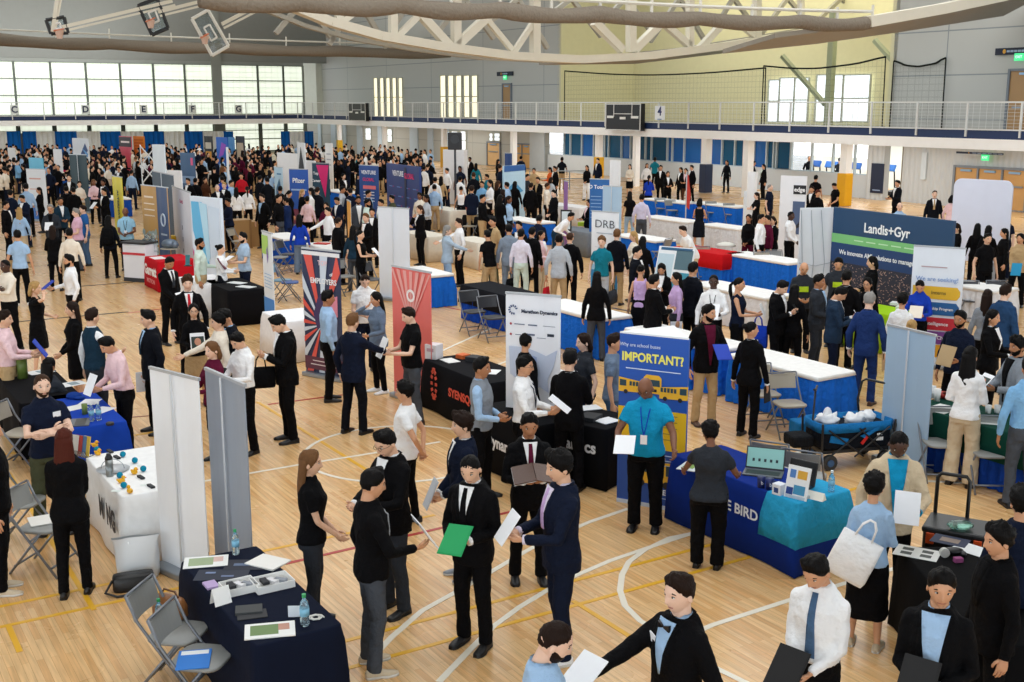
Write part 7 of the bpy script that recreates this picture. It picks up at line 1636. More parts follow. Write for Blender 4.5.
# ------------------------------------------------------------------ the visitors and exhibitors, one line each:
# head-top column, row, height, heading | top | bottom | hair | skin | pose | options | held things | label
def line_person(s):
    a = [x.strip() for x in s.split('|')]
    hx, hy, H, hd_ = [float(x) for x in a[0].split()]; H *= .97
    k = {}
    for o in a[6].split(','):
        if not o: continue
        if o == 'f': k['fem'] = True
        elif o == 'g': k['glasses'] = True
        elif o == 'b': k['beard'] = True
        elif o == 'sit': k['sit'] = True
        elif o[0] == 'w': k['w'] = float(o[1:])
        elif o.startswith('lean'): k['lean'] = float(o[4:])
        elif o.startswith('look'): k['look'] = tuple(float(x) for x in o[4:].split('/'))
        elif o.startswith('ex-'): k.setdefault('extra', []).append(o[3:])
    person(hx, hy, H, hd_, a[1], a[2], a[3], a[4], a[5], who='person ' + a[8], items=a[7].split(), **k)
NEAR = '''
149 309 1.80 -75|suit:ink:light:dteal|pants:black|short:k|a|rest|look-8/5|folder:white:R|in a dark suit and teal tie left of the white banner rear
91 308 1.78 125|vest:dteal:white|pants:char|short:n|a|holdr||cup:x:x|in a dark teal vest over white sleeves, facing away
108 334 1.70 -65|shirt:pink|slim:black|short:k|b|hold|look0/22,lean12|paper:white:B|in a pale pink shirt looking down at white papers
72 301 1.68 -85|blouse:black|skirt:black|long:n|a|clasp|f||in all black with clasped hands left of the dark teal vest
34 281 1.64 75|dress:black:s|none:black:black|bob:y|a|face|f||in a short black dress with a hand at the face
3 310 1.76 80|shirt:pink|pants:khaki:white|short:n|a|hold||folder:royal:B|in a pink shirt and khaki trousers at the left edge
41 373 1.80 12|polo:navy|pants:olive|crew:m|p|cross|b,w1.08,ex-badge||in a navy polo with crossed arms at the blue table
48 357 1.66 140|blouse:char|pants:black|long:k|c|raise_|f,sit||seated in a dark printed blouse with a raised hand
63 428 1.66 172|blazer:black:black|slim:black|long:r|p|clasp|f,w1.05||all in black, seen from behind between chairs and white table
-12 418 1.74 80|tee:black|pants:black:beige|short:k|b|rest|||in black trousers and beige sneakers, cut by the left edge
187 275 1.80 5|suit:black:white:red|pants:black|mop:m|p|rest|||in a black suit with a bright red tie
167 255 1.76 35|suit:black:white:char|pants:black|short:k|c|clasp|look0/22|paper:white:R|in a black suit beside the red table, looking down
193 303 1.62 5|blouse:black|midi:khaki|long:k|a|hold|f,g|mag:white:B|in black and glasses holding up a magazine cover
218 313 1.72 -80|sweater:cream|pants:char|curly:k|a|reachr|||in a cream sweater beside the magazine holder
227 307 1.78 -55|suit:ink:light:purple|pants:ink|short:k|b|clasp|look0/15||in a dark suit and violet tie behind the cream sweater
212 341 1.62 -55|sweater:burg|slim:black|bob:l|p|hold|f|notebook:yellow:B|in a burgundy cardigan behind the grey banner rear
241 329 1.71 -50|shirt:white|pants:black|short:k|a|hold|look0/25|tablet:black:B tote:red:L|in a white shirt looking down, with a red bag
284 311 1.85 -75|suit:black:white|pants:black|short:k|a|phone|look0/30|bag:black:R|in a black suit looking at a phone, black bag hanging
327 290 1.78 100|shirt:light|pants:black|short:k|c|rest|||in a light blue shirt and black trousers before the sunburst banner
352 313 1.75 140|suit:navy:white|pants:ink|short:l|a|reachr|||in a navy suit facing away toward the coral banner
411 306 1.76 -70|polo:black|pants:dgrey:brown|short:n|p|hold|w1.06,look0/12|clip:white:B|in a black polo and grey trousers with a clipboard
377 291 1.68 -65|untucked:slate|slim:black:white|long:k|b|face|f,look0/5||in a grey blue shirt with a hand at the face
364 271 1.78 10|polo:white|pants:navy|crew:n|p|belly|look0/28,w1.05||in a white polo looking down behind the grey blue shirt
405 381 1.66 -105|tee:white|slim:black|curly:k|b|behind|||in a white tee with hands behind the back
481 357 1.74 75|vest:grey:light|pants:black|short:k|c|belly|||in a grey knit vest over light blue sleeves
463 412 1.71 -80|suit:navy:white:navy|pants:beige:grey|mop:n|a|clasp||folder:lgrey:R|in a navy suit with beige trousers and grey sneakers
472 450 1.78 -30|suit:black:white:black|pants:black|crew:k|a|belly|look10/18|folder:green:R|in a black suit holding a bright green folder
390 425 1.80 -50|suit:black:white|pants:char|short:k|a|hold|g,look0/20||in a black suit and glasses behind the black sweater
369 468 1.76 105|sweater:black|pants:dgrey:beige|short:k|b|holdr|look0/8,ex-lanyard:lgrey|clip:white:R phone:red:L|in a black sweater and grey trousers with a clipboard
309 449 1.66 85|polo:black|slim:char|long:l|a|clasp|f||in a black polo and dark grey trousers, hands clasped
529 411 1.74 8|suit:black:white:burg|pants:black|short:k|c|read|look0/8|book:brown:B|in a black suit and burgundy tie reading a brown portfolio
562 450 1.85 -70|suit:navy:#e2d9ee:lav|pants:navy:white|mop:k|a|hold|look0/5|paper:white:B|in a navy suit and lavender shirt holding white papers
524 355 1.74 75|shirt:white|pants:black|short:k|b|hold|g,ex-lanyard:navy|paper:white:B|in a white shirt with dark lanyard holding papers
527 332 1.78 120|shirt:black|pants:black|short:k|b|rest|||in a black shirt before the white map banner
570 349 1.76 165|suit:black:white|pants:black|short:k|a|hold|||in a plain black suit seen from behind at the black table
584 333 1.66 -65|polo:char|pants:navy|bob:n|p|holdr|f,w1.15,ex-lanyard:grey|paper:white:R|in a dark grey shirt facing left behind the black table
648 373 1.78 -8|polo:aqua|pants:black|bald:k|d|open_|w1.20,g,look-12/22,ex-lanyard:royal|paper:white:R|in an aqua polo with blue lanyard before the kiosk
614 333 1.70 85|tee:slate|pants:jeans|short:n|b|rest|||in a slate tee half hidden behind the kiosk
708 304 1.80 25|open:black:burg|pants:khaki:brown|short:k|b|holdl|look35/0,b|folder:royal:L|in a black jacket and khaki trousers with a blue folder
752 321 1.67 155|suit:black:white|pants:black|bun:k|b|rest|f,look-40/-8|notebook:black:R|in a black pantsuit looking up to the right
712 422 1.53 172|tee:char|pants:black|afro:k|d|open_|f,w1.34,look20/18||in a charcoal blouse seen from behind at the blue lettered table
899 425 1.80 8|open:beige:aqua|pants:black|crew:k|e|holdl|look0/25|paper:white:L|in a beige blazer and blue shirt, looking down
971 346 1.76 165|blouse:white|wide:beige|long:k|b|belly|f||in a white blouse and beige trousers at the green table
1019 336 1.76 -55|open:grey:black|pants:black|mop:k|c|hold|b|mag:white:B|in a grey blazer with a magazine at the right edge
1031 357 1.80 -160|shirt:lblue|pants:dgrey|short:k|c|reachr|||in a pale blue shirt seen from behind at the right edge
961 310 1.76 -25|sweater:navy|pants:black|short:k|c|holdl|b|folder:khaki:L|in a navy sweater with a tan folder
993 309 1.68 70|blazer:black:white|slim:black|long:k|b|hold|f||in a black blazer facing right near the grey blazer
1006 284 1.80 145|blazer:#27456b:light|pants:navy|short:n|p|rest|||in a blue blazer seen from behind at the right
988 289 1.66 175|blouse:grey|pants:black|long:n|b|rest|f||in a grey top from behind, left of the blue blazer
921 277 1.68 -5|shirt:royal|pants:black|pony:k|b|hold|f,look0/28|paper:cream:B|in a royal blue shirt reading before the hiring banner
903 293 1.66 170|blouse:white|slim:black|curly:k|b|rest|f||in a white top from behind at the lime table
912 319 1.62 165|blouse:beige|skirt:black|bun:y|a|rest|f||in beige, mostly hidden by the pale blue banner rear
779 278 1.74 65|suit:black:white|pants:black|short:k|a|phone|look0/25|phone:black:R|in a black suit looking at a phone, left of the group
795 284 1.64 170|blouse:black|slim:black|long:k|b|rest|f||all in black from behind, beside the phone reader
804 260 1.76 10|tee:char|pants:black|bald:k|b|belly|look0/20,ex-logo:lime||in a charcoal tee with lime print beside the tent wall
819 274 1.74 75|suit:char:light|pants:char|short:k|c|belly|||in a charcoal suit facing right in the group
839 256 1.76 0|tee:char|pants:black|short:k|b|rest|look0/15,w1.1,ex-logo:lime||in a charcoal tee with lime print before the night city
836 284 1.74 95|suit:#22344a:white|pants:navy|short:k|b|phone|look0/30|phone:white:R|in a dark blue suit bent over a phone
847 270 1.78 170|suit:black:white|pants:black|short:k|b|rest|||in a black suit from behind before the night city
868 277 1.64 -20|blouse:black|slim:black|long:k|b|belly|f,g||in black and glasses behind the navy suit
873 256 1.68 -85|blouse:black|slim:black|bob:k|a|belly|f||in black facing left at the night city
870 292 1.78 165|suit:#1f3568:white|pants:#1f3568:brown|short:g|p|rest||folder:khaki:R|in a bright navy suit and brown shoes, from behind
'''
NEAR2 = '''
823 547 1.74 -22|shirt:white:jeans|pants:black|short:k|b|clasp|look-8/25|folder:black:L|in a white shirt and blue tie, hands clasped
942 566 1.76 -8|open:black:light|pants:black|short:k|b|belly|look15/5|folder:black:L|in a black blazer and striped shirt at the bottom right
875 474 1.57 172|blouse:light|midi:black:beige|afro:k|b|belly|f|tote:white:K|in a pale blue blouse and black skirt with a white tote
1001 523 1.72 -60|suit:black:black|pants:black|curly:k|b|rest|||all in black at the right edge below the tool case
1024 487 1.74 -165|sweater:navy|pants:navy|mop:k|b|rest|||in navy at the right edge by the tool case
681 572 1.80 -48|suit:black:light:bow|pants:black|short:n|p|offer|ex-badge:-1|clip:white:R|in a black suit and bow tie offering a clipboard
545 617 1.78 95|shirt:light|pants:navy|crew:n|p|belly|b,look0/20||in a light blue shirt cut by the bottom edge
17 230 1.76 175|polo:light|pants:black:white|short:k|b|rest|||in a light blue shirt from behind at the left
19 207 1.66 170|blouse:light|wide:beige|long:y|a|rest|f||in a pale blue blouse and beige trousers, from behind
5 201 1.76 70|suit:black:white|pants:black|short:k|b|rest|||in a black suit at the far left edge
23 194 1.74 -40|suit:navy:white|pants:navy|short:k|b|phone|look0/20||in a navy suit looking down, left of the black blouse
10 190 1.74 150|suit:navy:light|pants:ink|short:k|b|rest|||in a navy suit from behind near the left edge
39 187 1.66 -80|blouse:black|slim:black|long:k|b|belly|f||in a black blouse facing left under the white panel
50 204 1.78 -10|suit:char:black|pants:black|short:g|b|hold|g|paper:white:B|in charcoal and glasses reading near the pink shirt
60 197 1.74 15|blazer:dteal:white|pants:ink|short:k|c|belly|||in a teal blazer facing the crowd on the left
66 186 1.74 170|suit:black:white|pants:black|short:k|b|rest|||in a black suit from behind, left of its twin
73 187 1.74 -170|suit:black:white|pants:black|short:k|b|rest|||in a black suit from behind, left of the cream top
79 181 1.66 10|blouse:cream|pants:khaki|short:n|a|belly|f||in a cream top behind the black suits at the left
76 208 1.76 -85|polo:#e3b8cd|pants:dgrey|short:g|p|belly|w1.12||in a pink polo and grey trousers facing left
83 205 1.76 -80|polo:blue|pants:jeans|short:n|p|rest|||in a blue polo just behind the pink polo
52 225 1.66 170|blazer:black:white|slim:black|long:n|b|hold|f||in black from behind, left of the cream shirt
69 228 1.74 175|shirt:cream|pants:black|short:k|b|rest|||in a cream shirt and black trousers, from behind
108 215 1.70 165|suit:ink:red|slim:black|long:k|c|rest|f|pack:black:R|in black wearing a black backpack
125 207 1.78 -10|polo:#9fd0ec|pants:black|bald:k|d|belly|w1.1,ex-lanyard:black||in a pale blue polo behind the white counter
104 188 1.74 -60|suit:black:white|pants:black|short:k|b|hold||paper:white:B|in black reading left of the yellow banner
5 259 1.76 -50|shirt:cream|pants:black|crew:k|e|cross|||in a cream shirt with crossed arms at the left edge
69 254 1.74 -80|shirt:white|slim:black|short:k|b|holdr|b|folder:royal:R|in a white shirt holding a blue folder
59 159 1.70 75|sweater:mag|pants:ink|short:n|a|hold|f||in a bright magenta jacket in the far left crowd
17 160 1.76 70|sweater:lblue|pants:navy|short:n|p|hold|||in a sky blue sweater left of the cyan panel
46 162 1.74 -60|shirt:lblue|pants:navy|short:k|b|rest|||in a sky blue shirt right of the cyan panel
186 164 1.76 -30|shirt:light|pants:navy|short:k|b|hold|||in a light blue shirt right of the plain white panel
131 170 1.74 150|shirt:light|pants:navy|short:k|b|rest|||in a light blue shirt behind the yellow banner
199 238 1.76 80|shirt:mint|pants:khaki|short:k|c|holdl|b|folder:burg:L|in a pale green shirt with a burgundy folder
220 244 1.60 80|blouse:white|short:ink|bun:k|a|hold|f||in a white blouse and short dark skirt
243 232 1.76 -65|polo:#a9bfd6|pants:navy|short:k|a|hold|b|paper:white:R|in a blue grey polo holding papers by the crates
228 198 1.72 -60|blouse:navy|slim:black|short:k|c|hold|f||in navy beside the aurora print wall
236 187 1.66 175|blouse:white|slim:black|long:k|b|rest|f||in a white top from behind, left of two by the crates
247 186 1.66 -175|blouse:white|slim:black|pony:k|b|rest|f||in a white top from behind, right of two by the crates
217 184 1.76 10|suit:ink:white|pants:ink|recede:g|p|rest|||in a dark suit above the aurora wall, left of two
224 182 1.74 -20|suit:black:white|pants:black|short:y|p|rest|||in a black suit above the aurora wall, right of two
231 180 1.76 60|shirt:light|pants:navy|short:k|b|rest|||in a light blue shirt left of the red shirt
241 173 1.76 0|shirt:red|pants:black|short:k|b|rest|||in a vivid red shirt in the far crowd
222 176 1.74 -170|sweater:royal|pants:black|short:k|b|rest|||in a royal blue top above the aurora wall
205 177 1.70 30|sweater:brown|pants:black|long:n|b|rest|f||in a brown top above the aurora wall
188 178 1.74 -40|suit:black:white|pants:black|short:k|b|rest|||in a black suit above the white banner with pink words
195 178 1.72 160|suit:black:white|pants:black|short:k|b|rest|||in a black suit from behind, above the white pink worded banner
262 194 1.76 -40|suit:black:light|pants:black|short:n|a|rest|||in a black suit and pale shirt left of the navy pair
286 197 1.76 -115|suit:#182a55:light|pants:#182a55|short:k|b|hold||paper:white:B|in a navy suit turned away behind the royal blue top
280 186 1.74 170|suit:black:white|pants:black|short:k|b|rest|||in a black suit from behind, under the pale figure banner
289 190 1.70 120|blouse:black|slim:black|pony:k|b|rest|f||in black between two navy suits under the royal blue banner
302 189 1.68 60|blouse:black|slim:black|long:y|a|rest|f||in black beside the pink blouse under the royal blue banner
307 196 1.66 170|blouse:pink|pants:black|short:k|b|rest|f||in a pale pink blouse from behind under the pink banner
317 187 1.78 150|suit:ink:white|pants:ink|short:n|a|rest|||in a dark suit from behind under the pink triangle
296 182 1.66 -75|blouse:black|slim:black|long:k|a|rest|f||in black facing left before the royal blue banner
328 207 1.74 -60|shirt:white|pants:black|short:k|a|reachr|||in a white shirt reaching across the white table
338 217 1.76 125|sweater:black|pants:black|crew:n|b|rest|||in a black shirt from behind at the white table
299 214 1.66 175|blouse:royal|wide:slate|long:k|b|rest|f||in a royal blue top and grey jeans, from behind
326 202 1.64 -20|blouse:burg|slim:black|bob:k|b|hold|f||in dark red behind the white shirt at the table
338 196 1.74 -40|suit:navy:white|pants:navy|short:k|b|hold|look0/20||in a navy suit looking down, left of the orange banner
350 188 1.74 -150|suit:navy:white|pants:navy|short:k|b|rest|||in a navy suit from behind above the orange banner
358 196 1.78 10|open:dgrey:white|pants:dgrey|short:k|c|rest|b||in a grey suit with open collar right of the orange banner
367 199 1.74 70|shirt:mint|pants:navy|short:k|c|rest|b||in a pale shirt right of the grey suit
368 190 1.74 80|suit:navy:light|pants:navy|short:k|b|rest|||in a navy suit before the blue worded banner
372 208 1.70 -10|suit:black:white|pants:black|short:k|b|rest|||in a black jacket left of the tall white banner rear
366 213 1.74 -40|suit:black:white|pants:black|short:l|p|hold|||in a black suit behind the sleeveless black top
353 225 1.66 165|blouse:dteal|pants:dgrey|long:k|b|rest|f||in dark teal and grey trousers, from behind
360 230 1.64 70|tank:black|slim:black|pony:k|a|hold|f|paper:white:B|in a black sleeveless top holding paper
381 199 1.72 -60|suit:black:white|pants:black|short:k|b|rest|||in black peeking over the tall white banner rear
420 205 1.76 -60|suit:black:white|slim:black|bob:m|a|chin|f||in a long black coat with a hand at the chin
447 225 1.72 95|blazer:#a9bccd:white|pants:ljeans|bob:g|p|reachr|f||in a pale blue blazer facing the white shirt
459 218 1.76 -75|shirt:white|pants:black|short:n|a|reachr|||in a white shirt and black trousers facing the pale blazer
487 230 1.68 -150|tee:black|wide:khaki|short:k|b|reachr|lean8||in a black tee and khaki trousers, from behind
493 217 1.74 -45|open:khaki:black|pants:olive|short:k|b|rest|||in a tan jacket behind the black tee
509 224 1.80 175|blazer:#8795a6:white|pants:#8795a6:lgrey|short:k|b|rest|||in a grey blue suit from behind, right of the tan jacket
392 195 1.70 -60|polo:olive|pants:black|short:k|b|rest|||in dark green before the wide blue wall
435 177 1.74 165|shirt:white|pants:black|short:k|b|rest|||in a white shirt and black trousers, left of the tan top
441 176 1.66 175|blouse:khaki|slim:black|long:k|b|rest|f||in a tan top seen from behind near the cream table
460 176 1.74 150|shirt:white|pants:navy|short:k|b|rest|||in a white shirt behind the white sleeveless top
461 186 1.64 175|tank:white|skirt:black|bun:k|b|rest|f||in a white sleeveless top and black skirt, from behind
490 186 1.64 -60|blouse:cream|slim:black|long:k|b|rest|f||in a cream top by the orange bucket
503 189 1.68 170|blazer:ink:white|slim:black|long:n|b|rest|f||in a black blazer from behind, right of the gift bags
507 182 1.76 -120|shirt:light|pants:navy|short:k|b|rest|||in a light blue shirt right of the gift bags
482 181 1.74 -20|shirt:lblue|pants:navy|short:k|b|rest|||in a sky blue shirt above the orange bucket
447 168 1.76 -60|shirt:white|pants:navy|short:k|b|rest|||in a white shirt before the white cloth panel
460 166 1.80 -20|polo:navy|pants:navy|short:k|d|rest|w1.1||in a navy polo before the white cloth panel
476 163 1.72 170|blouse:teal|pants:olive|long:k|b|rest|f||in a teal shirt from behind, right of the cloth panel
470 157 1.74 -40|suit:black:white|pants:black|short:k|d|rest|||in a black suit at the right of the cloth panel
498 159 1.68 120|blouse:black|slim:black|long:n|b|hold|f||in a black blouse beside the wooden door
431 156 1.74 -60|shirt:light|pants:jeans|short:k|b|rest|||in a light blue shirt left of the yellow pad
424 166 1.72 150|blazer:white:white|pants:black|short:k|b|rest|||in a white jacket above the wide blue wall
487 174 1.72 -80|shirt:teal|pants:navy|short:k|b|rest|||in a blue green shirt left of the pale picture wall
'''
NEAR3 = '''
540 215 1.76 160|sweater:navy|pants:black|short:k|b|hold|lean20||in a dark hooded jacket bending over the blue table
575 215 1.72 70|shirt:white|pants:dteal|short:k|b|table|lean48||in a white shirt bending over the grey table
589 199 1.66 -55|blazer:black:pink|slim:black|long:k|b|hold|f||in a black blazer and pink top by the narrow purple banner
570 232 1.78 170|suit:black:white|pants:black|recede:m|a|rest|||in a black suit from behind, right of the loose grey shirt
559 234 1.80 172|untucked:lgrey|pants:khaki|short:k|b|rest||tote:red:L|in a loose grey shirt carrying a red bag
541 230 1.66 60|blazer:pink:white|pants:beige|long:k|b|hold|f||in a pink blazer and beige trousers
521 229 1.74 165|shirt:#e6e2f2|pants:mint|short:k|b|rest||bag:black:L|in a white shirt and pale green trousers, from behind
532 227 1.74 150|suit:black:white|pants:black|short:k|b|rest|||in a black jacket between the white shirt and pink blazer
602 236 1.76 -12|polo:teal|pants:lgrey|curly:l|p|rest||bag:char:L|in a teal short sleeved shirt and pale trousers
617 229 1.78 165|blazer:ink:white|pants:khaki|short:l|p|rest|||in a dark blazer and khaki trousers, from behind
634 231 1.68 -75|blouse:cream|slim:black|long:y|a|hold|f||in a cream top facing left at the blue table
643 236 1.68 170|blazer:black:white|slim:black|long:k|b|rest|f||in a black jacket from behind, right of the cream top
637 246 1.76 75|suit:ink:white|pants:ink|short:k|a|rest|||in a dark suit facing right, left of the lavender top
597 271 1.66 175|blazer:black:black|pants:dgrey|long:k|b|rest|f||in a black jacket and grey trousers at the blue table, from behind
630 191 1.68 175|tee:black|pants:ljeans|long:k|b|rest|f||in a black top and pale jeans, from behind
642 194 1.78 170|shirt:#d9d3ea|pants:dgrey|short:k|b|rest|||in a lavender shirt and grey trousers, from behind
519 221 1.72 -30|suit:ink:white|pants:black|short:k|b|rest|||in dark clothes behind the white shirt and green trousers
562 157 1.76 175|polo:ink|pants:khaki|short:k|d|rest|||in a dark tee and khaki trousers before the glazed rooms
521 156 1.74 170|suit:navy:white|pants:navy|short:k|b|rest|||in navy before the tan double doors
587 165 1.70 -20|blouse:black|wide:white|long:k|b|clasp|f||in a black top and white trousers left of the yellow pad
598 158 1.80 -40|suit:navy:white|pants:navy|short:n|p|rest|||in a navy suit right of the yellow pad
630 164 1.68 -10|blouse:cream|skirt:black|long:k|a|belly|f||in a pale top and black skirt before the glazed rooms
555 166 1.74 -60|suit:black:white|pants:black|short:k|b|rest|||in black behind the tan paper bag
550 167 1.66 -80|blouse:orange|pants:black|bob:k|b|hold|f||in orange behind the tan paper bag
551 177 1.66 150|blouse:lgrey|pants:jeans|bob:n|a|rest|f||in pale grey left of the tan paper bag
534 168 1.70 -20|sweater:khaki|pants:black|short:k|b|raise_|||in tan holding something up right of the picture wall
527 174 1.76 60|sweater:char|pants:black|short:k|b|rest|||in dark grey below the pale picture wall
538 177 1.72 -30|suit:black:khaki|pants:black|short:k|b|hold|||in black and tan below the tan double doors
515 181 1.72 160|suit:black:white|pants:black|long:k|b|rest|f||in black from behind, left of the dark grey sweater
649 175 1.68 172|blouse:royal|slim:black|pony:k|b|hold|f||in a royal blue top before the glazed rooms, from behind
700 198 1.72 170|dress:ink|none:black|bob:k|b|hold|f||in a dark dress from behind at the navy padded column
680 227 1.74 -60|tee:white|pants:beige|short:n|p|table|lean30||in a white tee leaning over the red cloth table
757 192 1.68 -70|tee:black|slim:black|long:n|p|cross|f||in a black tee with crossed arms facing left
749 214 1.66 -20|blouse:black|slim:burg|long:n|c|clasp|f||in black and burgundy below the black tee
761 214 1.76 75|shirt:white|pants:black|short:k|b|rest|||in a white shirt facing right beside the burgundy trousers
768 215 1.70 -60|sweater:burg|pants:black|short:k|b|rest|||in burgundy close behind the white shirt
647 163 1.66 10|blouse:white|slim:black|long:k|b|rest|f||in a white top behind the royal blue top
655 157 1.76 170|polo:teal|pants:black|short:k|d|rest|||in dark teal before the glazed rooms
661 165 1.74 -10|suit:black:white|pants:black|short:k|b|rest|||in a black suit right of the royal blue top
668 171 1.72 10|suit:black:white|pants:black|long:k|b|hold|f||in a black suit reading, left of the black suited pair
681 167 1.72 -40|suit:black:white|pants:black|long:k|b|rest|f||in a black suit, leftmost of three at the navy pad
686 168 1.72 -20|suit:black:pink|pants:brown|long:k|b|hold|f||in a black suit and pink top at the navy pad
692 165 1.76 -60|suit:black:white|pants:black|short:k|b|rest|||in a black suit touching the navy pad
727 160 1.70 -30|blouse:ink|pants:black|long:n|b|rest|f||in dark clothes right of the navy padded column
754 161 1.72 60|suit:ink:white|pants:black|short:k|b|rest|||in dark clothes behind the narrow white panel
764 164 1.72 -60|suit:black:mint|pants:black|long:k|b|rest|f||in black right of the narrow white panel
662 261 1.66 -5|blazer:black:white|slim:black|long:k|b|phone|f,look0/25|phone:white:R|in a black blazer and white top looking at a phone
641 264 1.64 165|tank:lav|midi:black|bun:k|b|rest|f||in a lavender sleeveless top, from behind
677 272 1.64 -75|shirt:lav|slim:char|long:k|b|rest|f|paper:white:L|in a pink lavender shirt holding a white sheet
654 274 1.72 120|suit:black:white|pants:black|short:k|b|hold|||in black between the lavender top and the phone reader
693 262 1.80 140|suit:ink:light|pants:black|short:k|b|rest||notebook:khaki:R|in a dark suit with a tan notebook, facing away
714 274 1.74 -5|shirt:white|pants:black|crew:k|e|holdl|g,ex-lanyard:black|paper:white:L|in a white shirt and black lanyard
739 277 1.70 80|tank:navy|wide:black|pony:k|b|hold|f|notebook:white:B tote:royal:R|in a navy sleeveless top with a blue tote
791 211 1.76 60|shirt:white|pants:black|crew:k|e|clasp|||in a white shirt beside the white tent wall
770 184 1.80 70|polo:navy|pants:navy|recede:g|p|rest|||in a navy polo left of the white panel stand
773 216 1.66 -30|suit:black:white|slim:black|bob:n|a|phone|f|phone:white:R|in black looking at a phone, left of the tent wall
836 182 1.72 -50|tee:black|pants:black|short:k|b|clasp|look0/25||in a black tee before the yellow fitness pad
812 186 1.70 -20|blazer:black:white|pants:black|short:n|b|rest|||in black and white, left of two above the tent wall
818 190 1.68 30|sweater:black|pants:black|curly:r|b|rest|||in black, right of two above the tent wall
816 175 1.76 170|tee:black|pants:black|short:k|b|rest|||in a black tee behind the pair above the tent wall
830 233 1.76 80|tee:white|pants:khaki|short:k|b|rest|||in a white tee half hidden at the exhibit wall edge
898 180 1.80 -50|suit:ink:white|pants:black|short:k|b|hold|||in a dark suit before the brown wall
900 202 1.78 10|shirt:light|pants:navy|bald:k|p|rest|||in a pale blue shirt peeking over the night city wall
935 190 1.80 5|suit:ink:white:khaki|pants:ink|crew:n|p|rest|||in a dark suit and tan tie before the ribbed siding
952 195 1.66 160|blouse:pink|pants:black|bob:k|b|rest|f||in pink half hidden by the rounded white board
957 223 1.68 -60|blazer:black:beige|pants:black|bob:n|a|hold|f||in black and beige at the edge of the night city wall
978 223 1.68 175|blouse:black|slim:black|long:k|b|rest|f||in black from behind at the rounded white board, left one
989 225 1.68 170|blouse:black|slim:black|long:k|b|rest|f||in black from behind at the rounded white board, right one
988 233 1.76 30|polo:black:white|pants:black|short:k|a|rest||tote:lgrey:L|in a black polo with white collar and a pale bag
1007 212 1.80 -40|polo:navy|pants:navy|short:n|p|rest|w1.1||in a navy polo right of the rounded white board
1005 228 1.66 -70|blouse:black|slim:black|long:k|b|rest|f||in black facing left right of the white collared polo
1021 233 1.72 -20|sweater:khaki|pants:black|bob:k|b|clasp||folder:aqua:R|in a tan jacket with a blue folder at the right edge
'''
HEADS_AT = []
for blk_ in (NEAR, NEAR2, NEAR3):
    for l_ in blk_.strip().split('\n'):
        l_ = l_.replace('cup:x:x', '')
        line_person(l_); HEADS_AT.append(tuple(float(x) for x in l_.split()[:2]))

# ------------------------------------------------------------------ the far crowd: small single-mesh figures
def small_figure(q, p, s, rz, mi, rg, pose=0):
    """body in skin (mi[0]), hair mi[1], top mi[2], bottom mi[3]; few hundred faces"""
    M = Matrix.Translation(p) @ Matrix.Rotation(rz, 4, 'Z') @ Matrix.Scale(s, 4)
    b = MB()
    def rg_(z, rx, ry, y=0): return ring(z, rx, ry, y, 8, 2.3)
    b.loft([rg_(.80, .17, .12), rg_(.95, .165, .12), rg_(1.1, .155, .115), rg_(1.28, .18, .125), rg_(1.38, .175, .105), rg_(1.45, .10, .075), rg_(1.49, .06, .06)], mi[2])
    for sd in (1, -1):
        b.tube([(sd * .09, 0, .92), (sd * .10, -.01, .48), (sd * .11, .02, .05)], [.10, .075, .06], 7, mi[3]); b.box((sd * .11, -.04, .035), (.09, .25, .07), mi[4])
        if pose == 0: W_ = V((sd * .26, -.03, .84)); E_ = V((sd * .25, .05, 1.12))
        elif pose == 1: W_ = V((sd * .08, -.30, 1.10)); E_ = V((sd * .24, .0, 1.12))
        else: W_ = V((sd * .05, -.22, .94)); E_ = V((sd * .26, .05, 1.14))
        b.tube([(sd * .17, .01, 1.37), E_, W_], [.066, .054, .042], 7, mi[2]); d = (W_ - E_).normalized(); b.tube([W_, W_ + d * .08, W_ + d * .16], [.035, .042, .02], 6, mi[0])
    b.tube([(0, .02, 1.45), (0, .01, 1.56)], .056, 8, mi[0]); b.ell((0, -.012, 1.635), (.076, .094, .115), 10, 8, mi[0]); b.ell((0, -.105, 1.62), (.012, .016, .022), 5, 4, mi[0])
    b.ell((0, .012, 1.672), (.086, .100, .092), 10, 7, mi[1])
    if rg.random() < .4: b.ell((0, .085, 1.52), (.085, .05, .17), 8, 6, mi[1])
    q.add([M @ V(t) for t in b.v], b.f); q.m[-len(b.m):] = b.m
TOPS = [('black', 'black', 48), ('ink', 'dark', 16), ('navy', 'navy', 14), ('white', 'white', 10), ('light', 'light blue', 7), ('lgrey', 'grey', 4), ('cream', 'cream', 4), ('royal', 'royal blue', 3), ('burg', 'burgundy', 2), ('pink', 'pink', 2), ('teal', 'teal', 2), ('red', 'red', 1)]
WTS = [t[2] for t in TOPS]
MARKS = [(470, 'the cloth covered panel'), (508, 'the pale picture wall'), (545, 'the tan paper bag'), (0, 'the leftmost white easel panel'), (35, 'the cyan panel'), (57, 'the plain white panel beside the magenta jacket'), (80, 'the dark teal partition'), (125, 'the red and black board'), (139, 'the orange board'), (158, 'the tall white fabric panel'), (187, 'the slate board with a pink dot'), (208, 'the black framed board'), (222, 'the vivid blue board'), (240, 'the dark display screen'), (268, 'the pale figure banner'), (301, 'the large plain white panel'), (328, 'the small white board'), (369, 'the blue worded banner'), (403, 'the wide blue wall'), (440, 'the yellow padded column')]
rg = random.Random(4); FAR = []
def far_row(x):                                                         # upper edge of the heads in the photograph at picture column x
    return 144 if x < 330 else (145 if x < 400 else 149)
ZONES = [(2, 112, 150, 186, 14), (112, 256, 147, 178, 16), (256, 345, 158, 194, 14), (335, 428, 148, 176, 8), (395, 512, 160, 197, 14), (505, 560, 168, 196, 4)]
slots = []; tries = 0
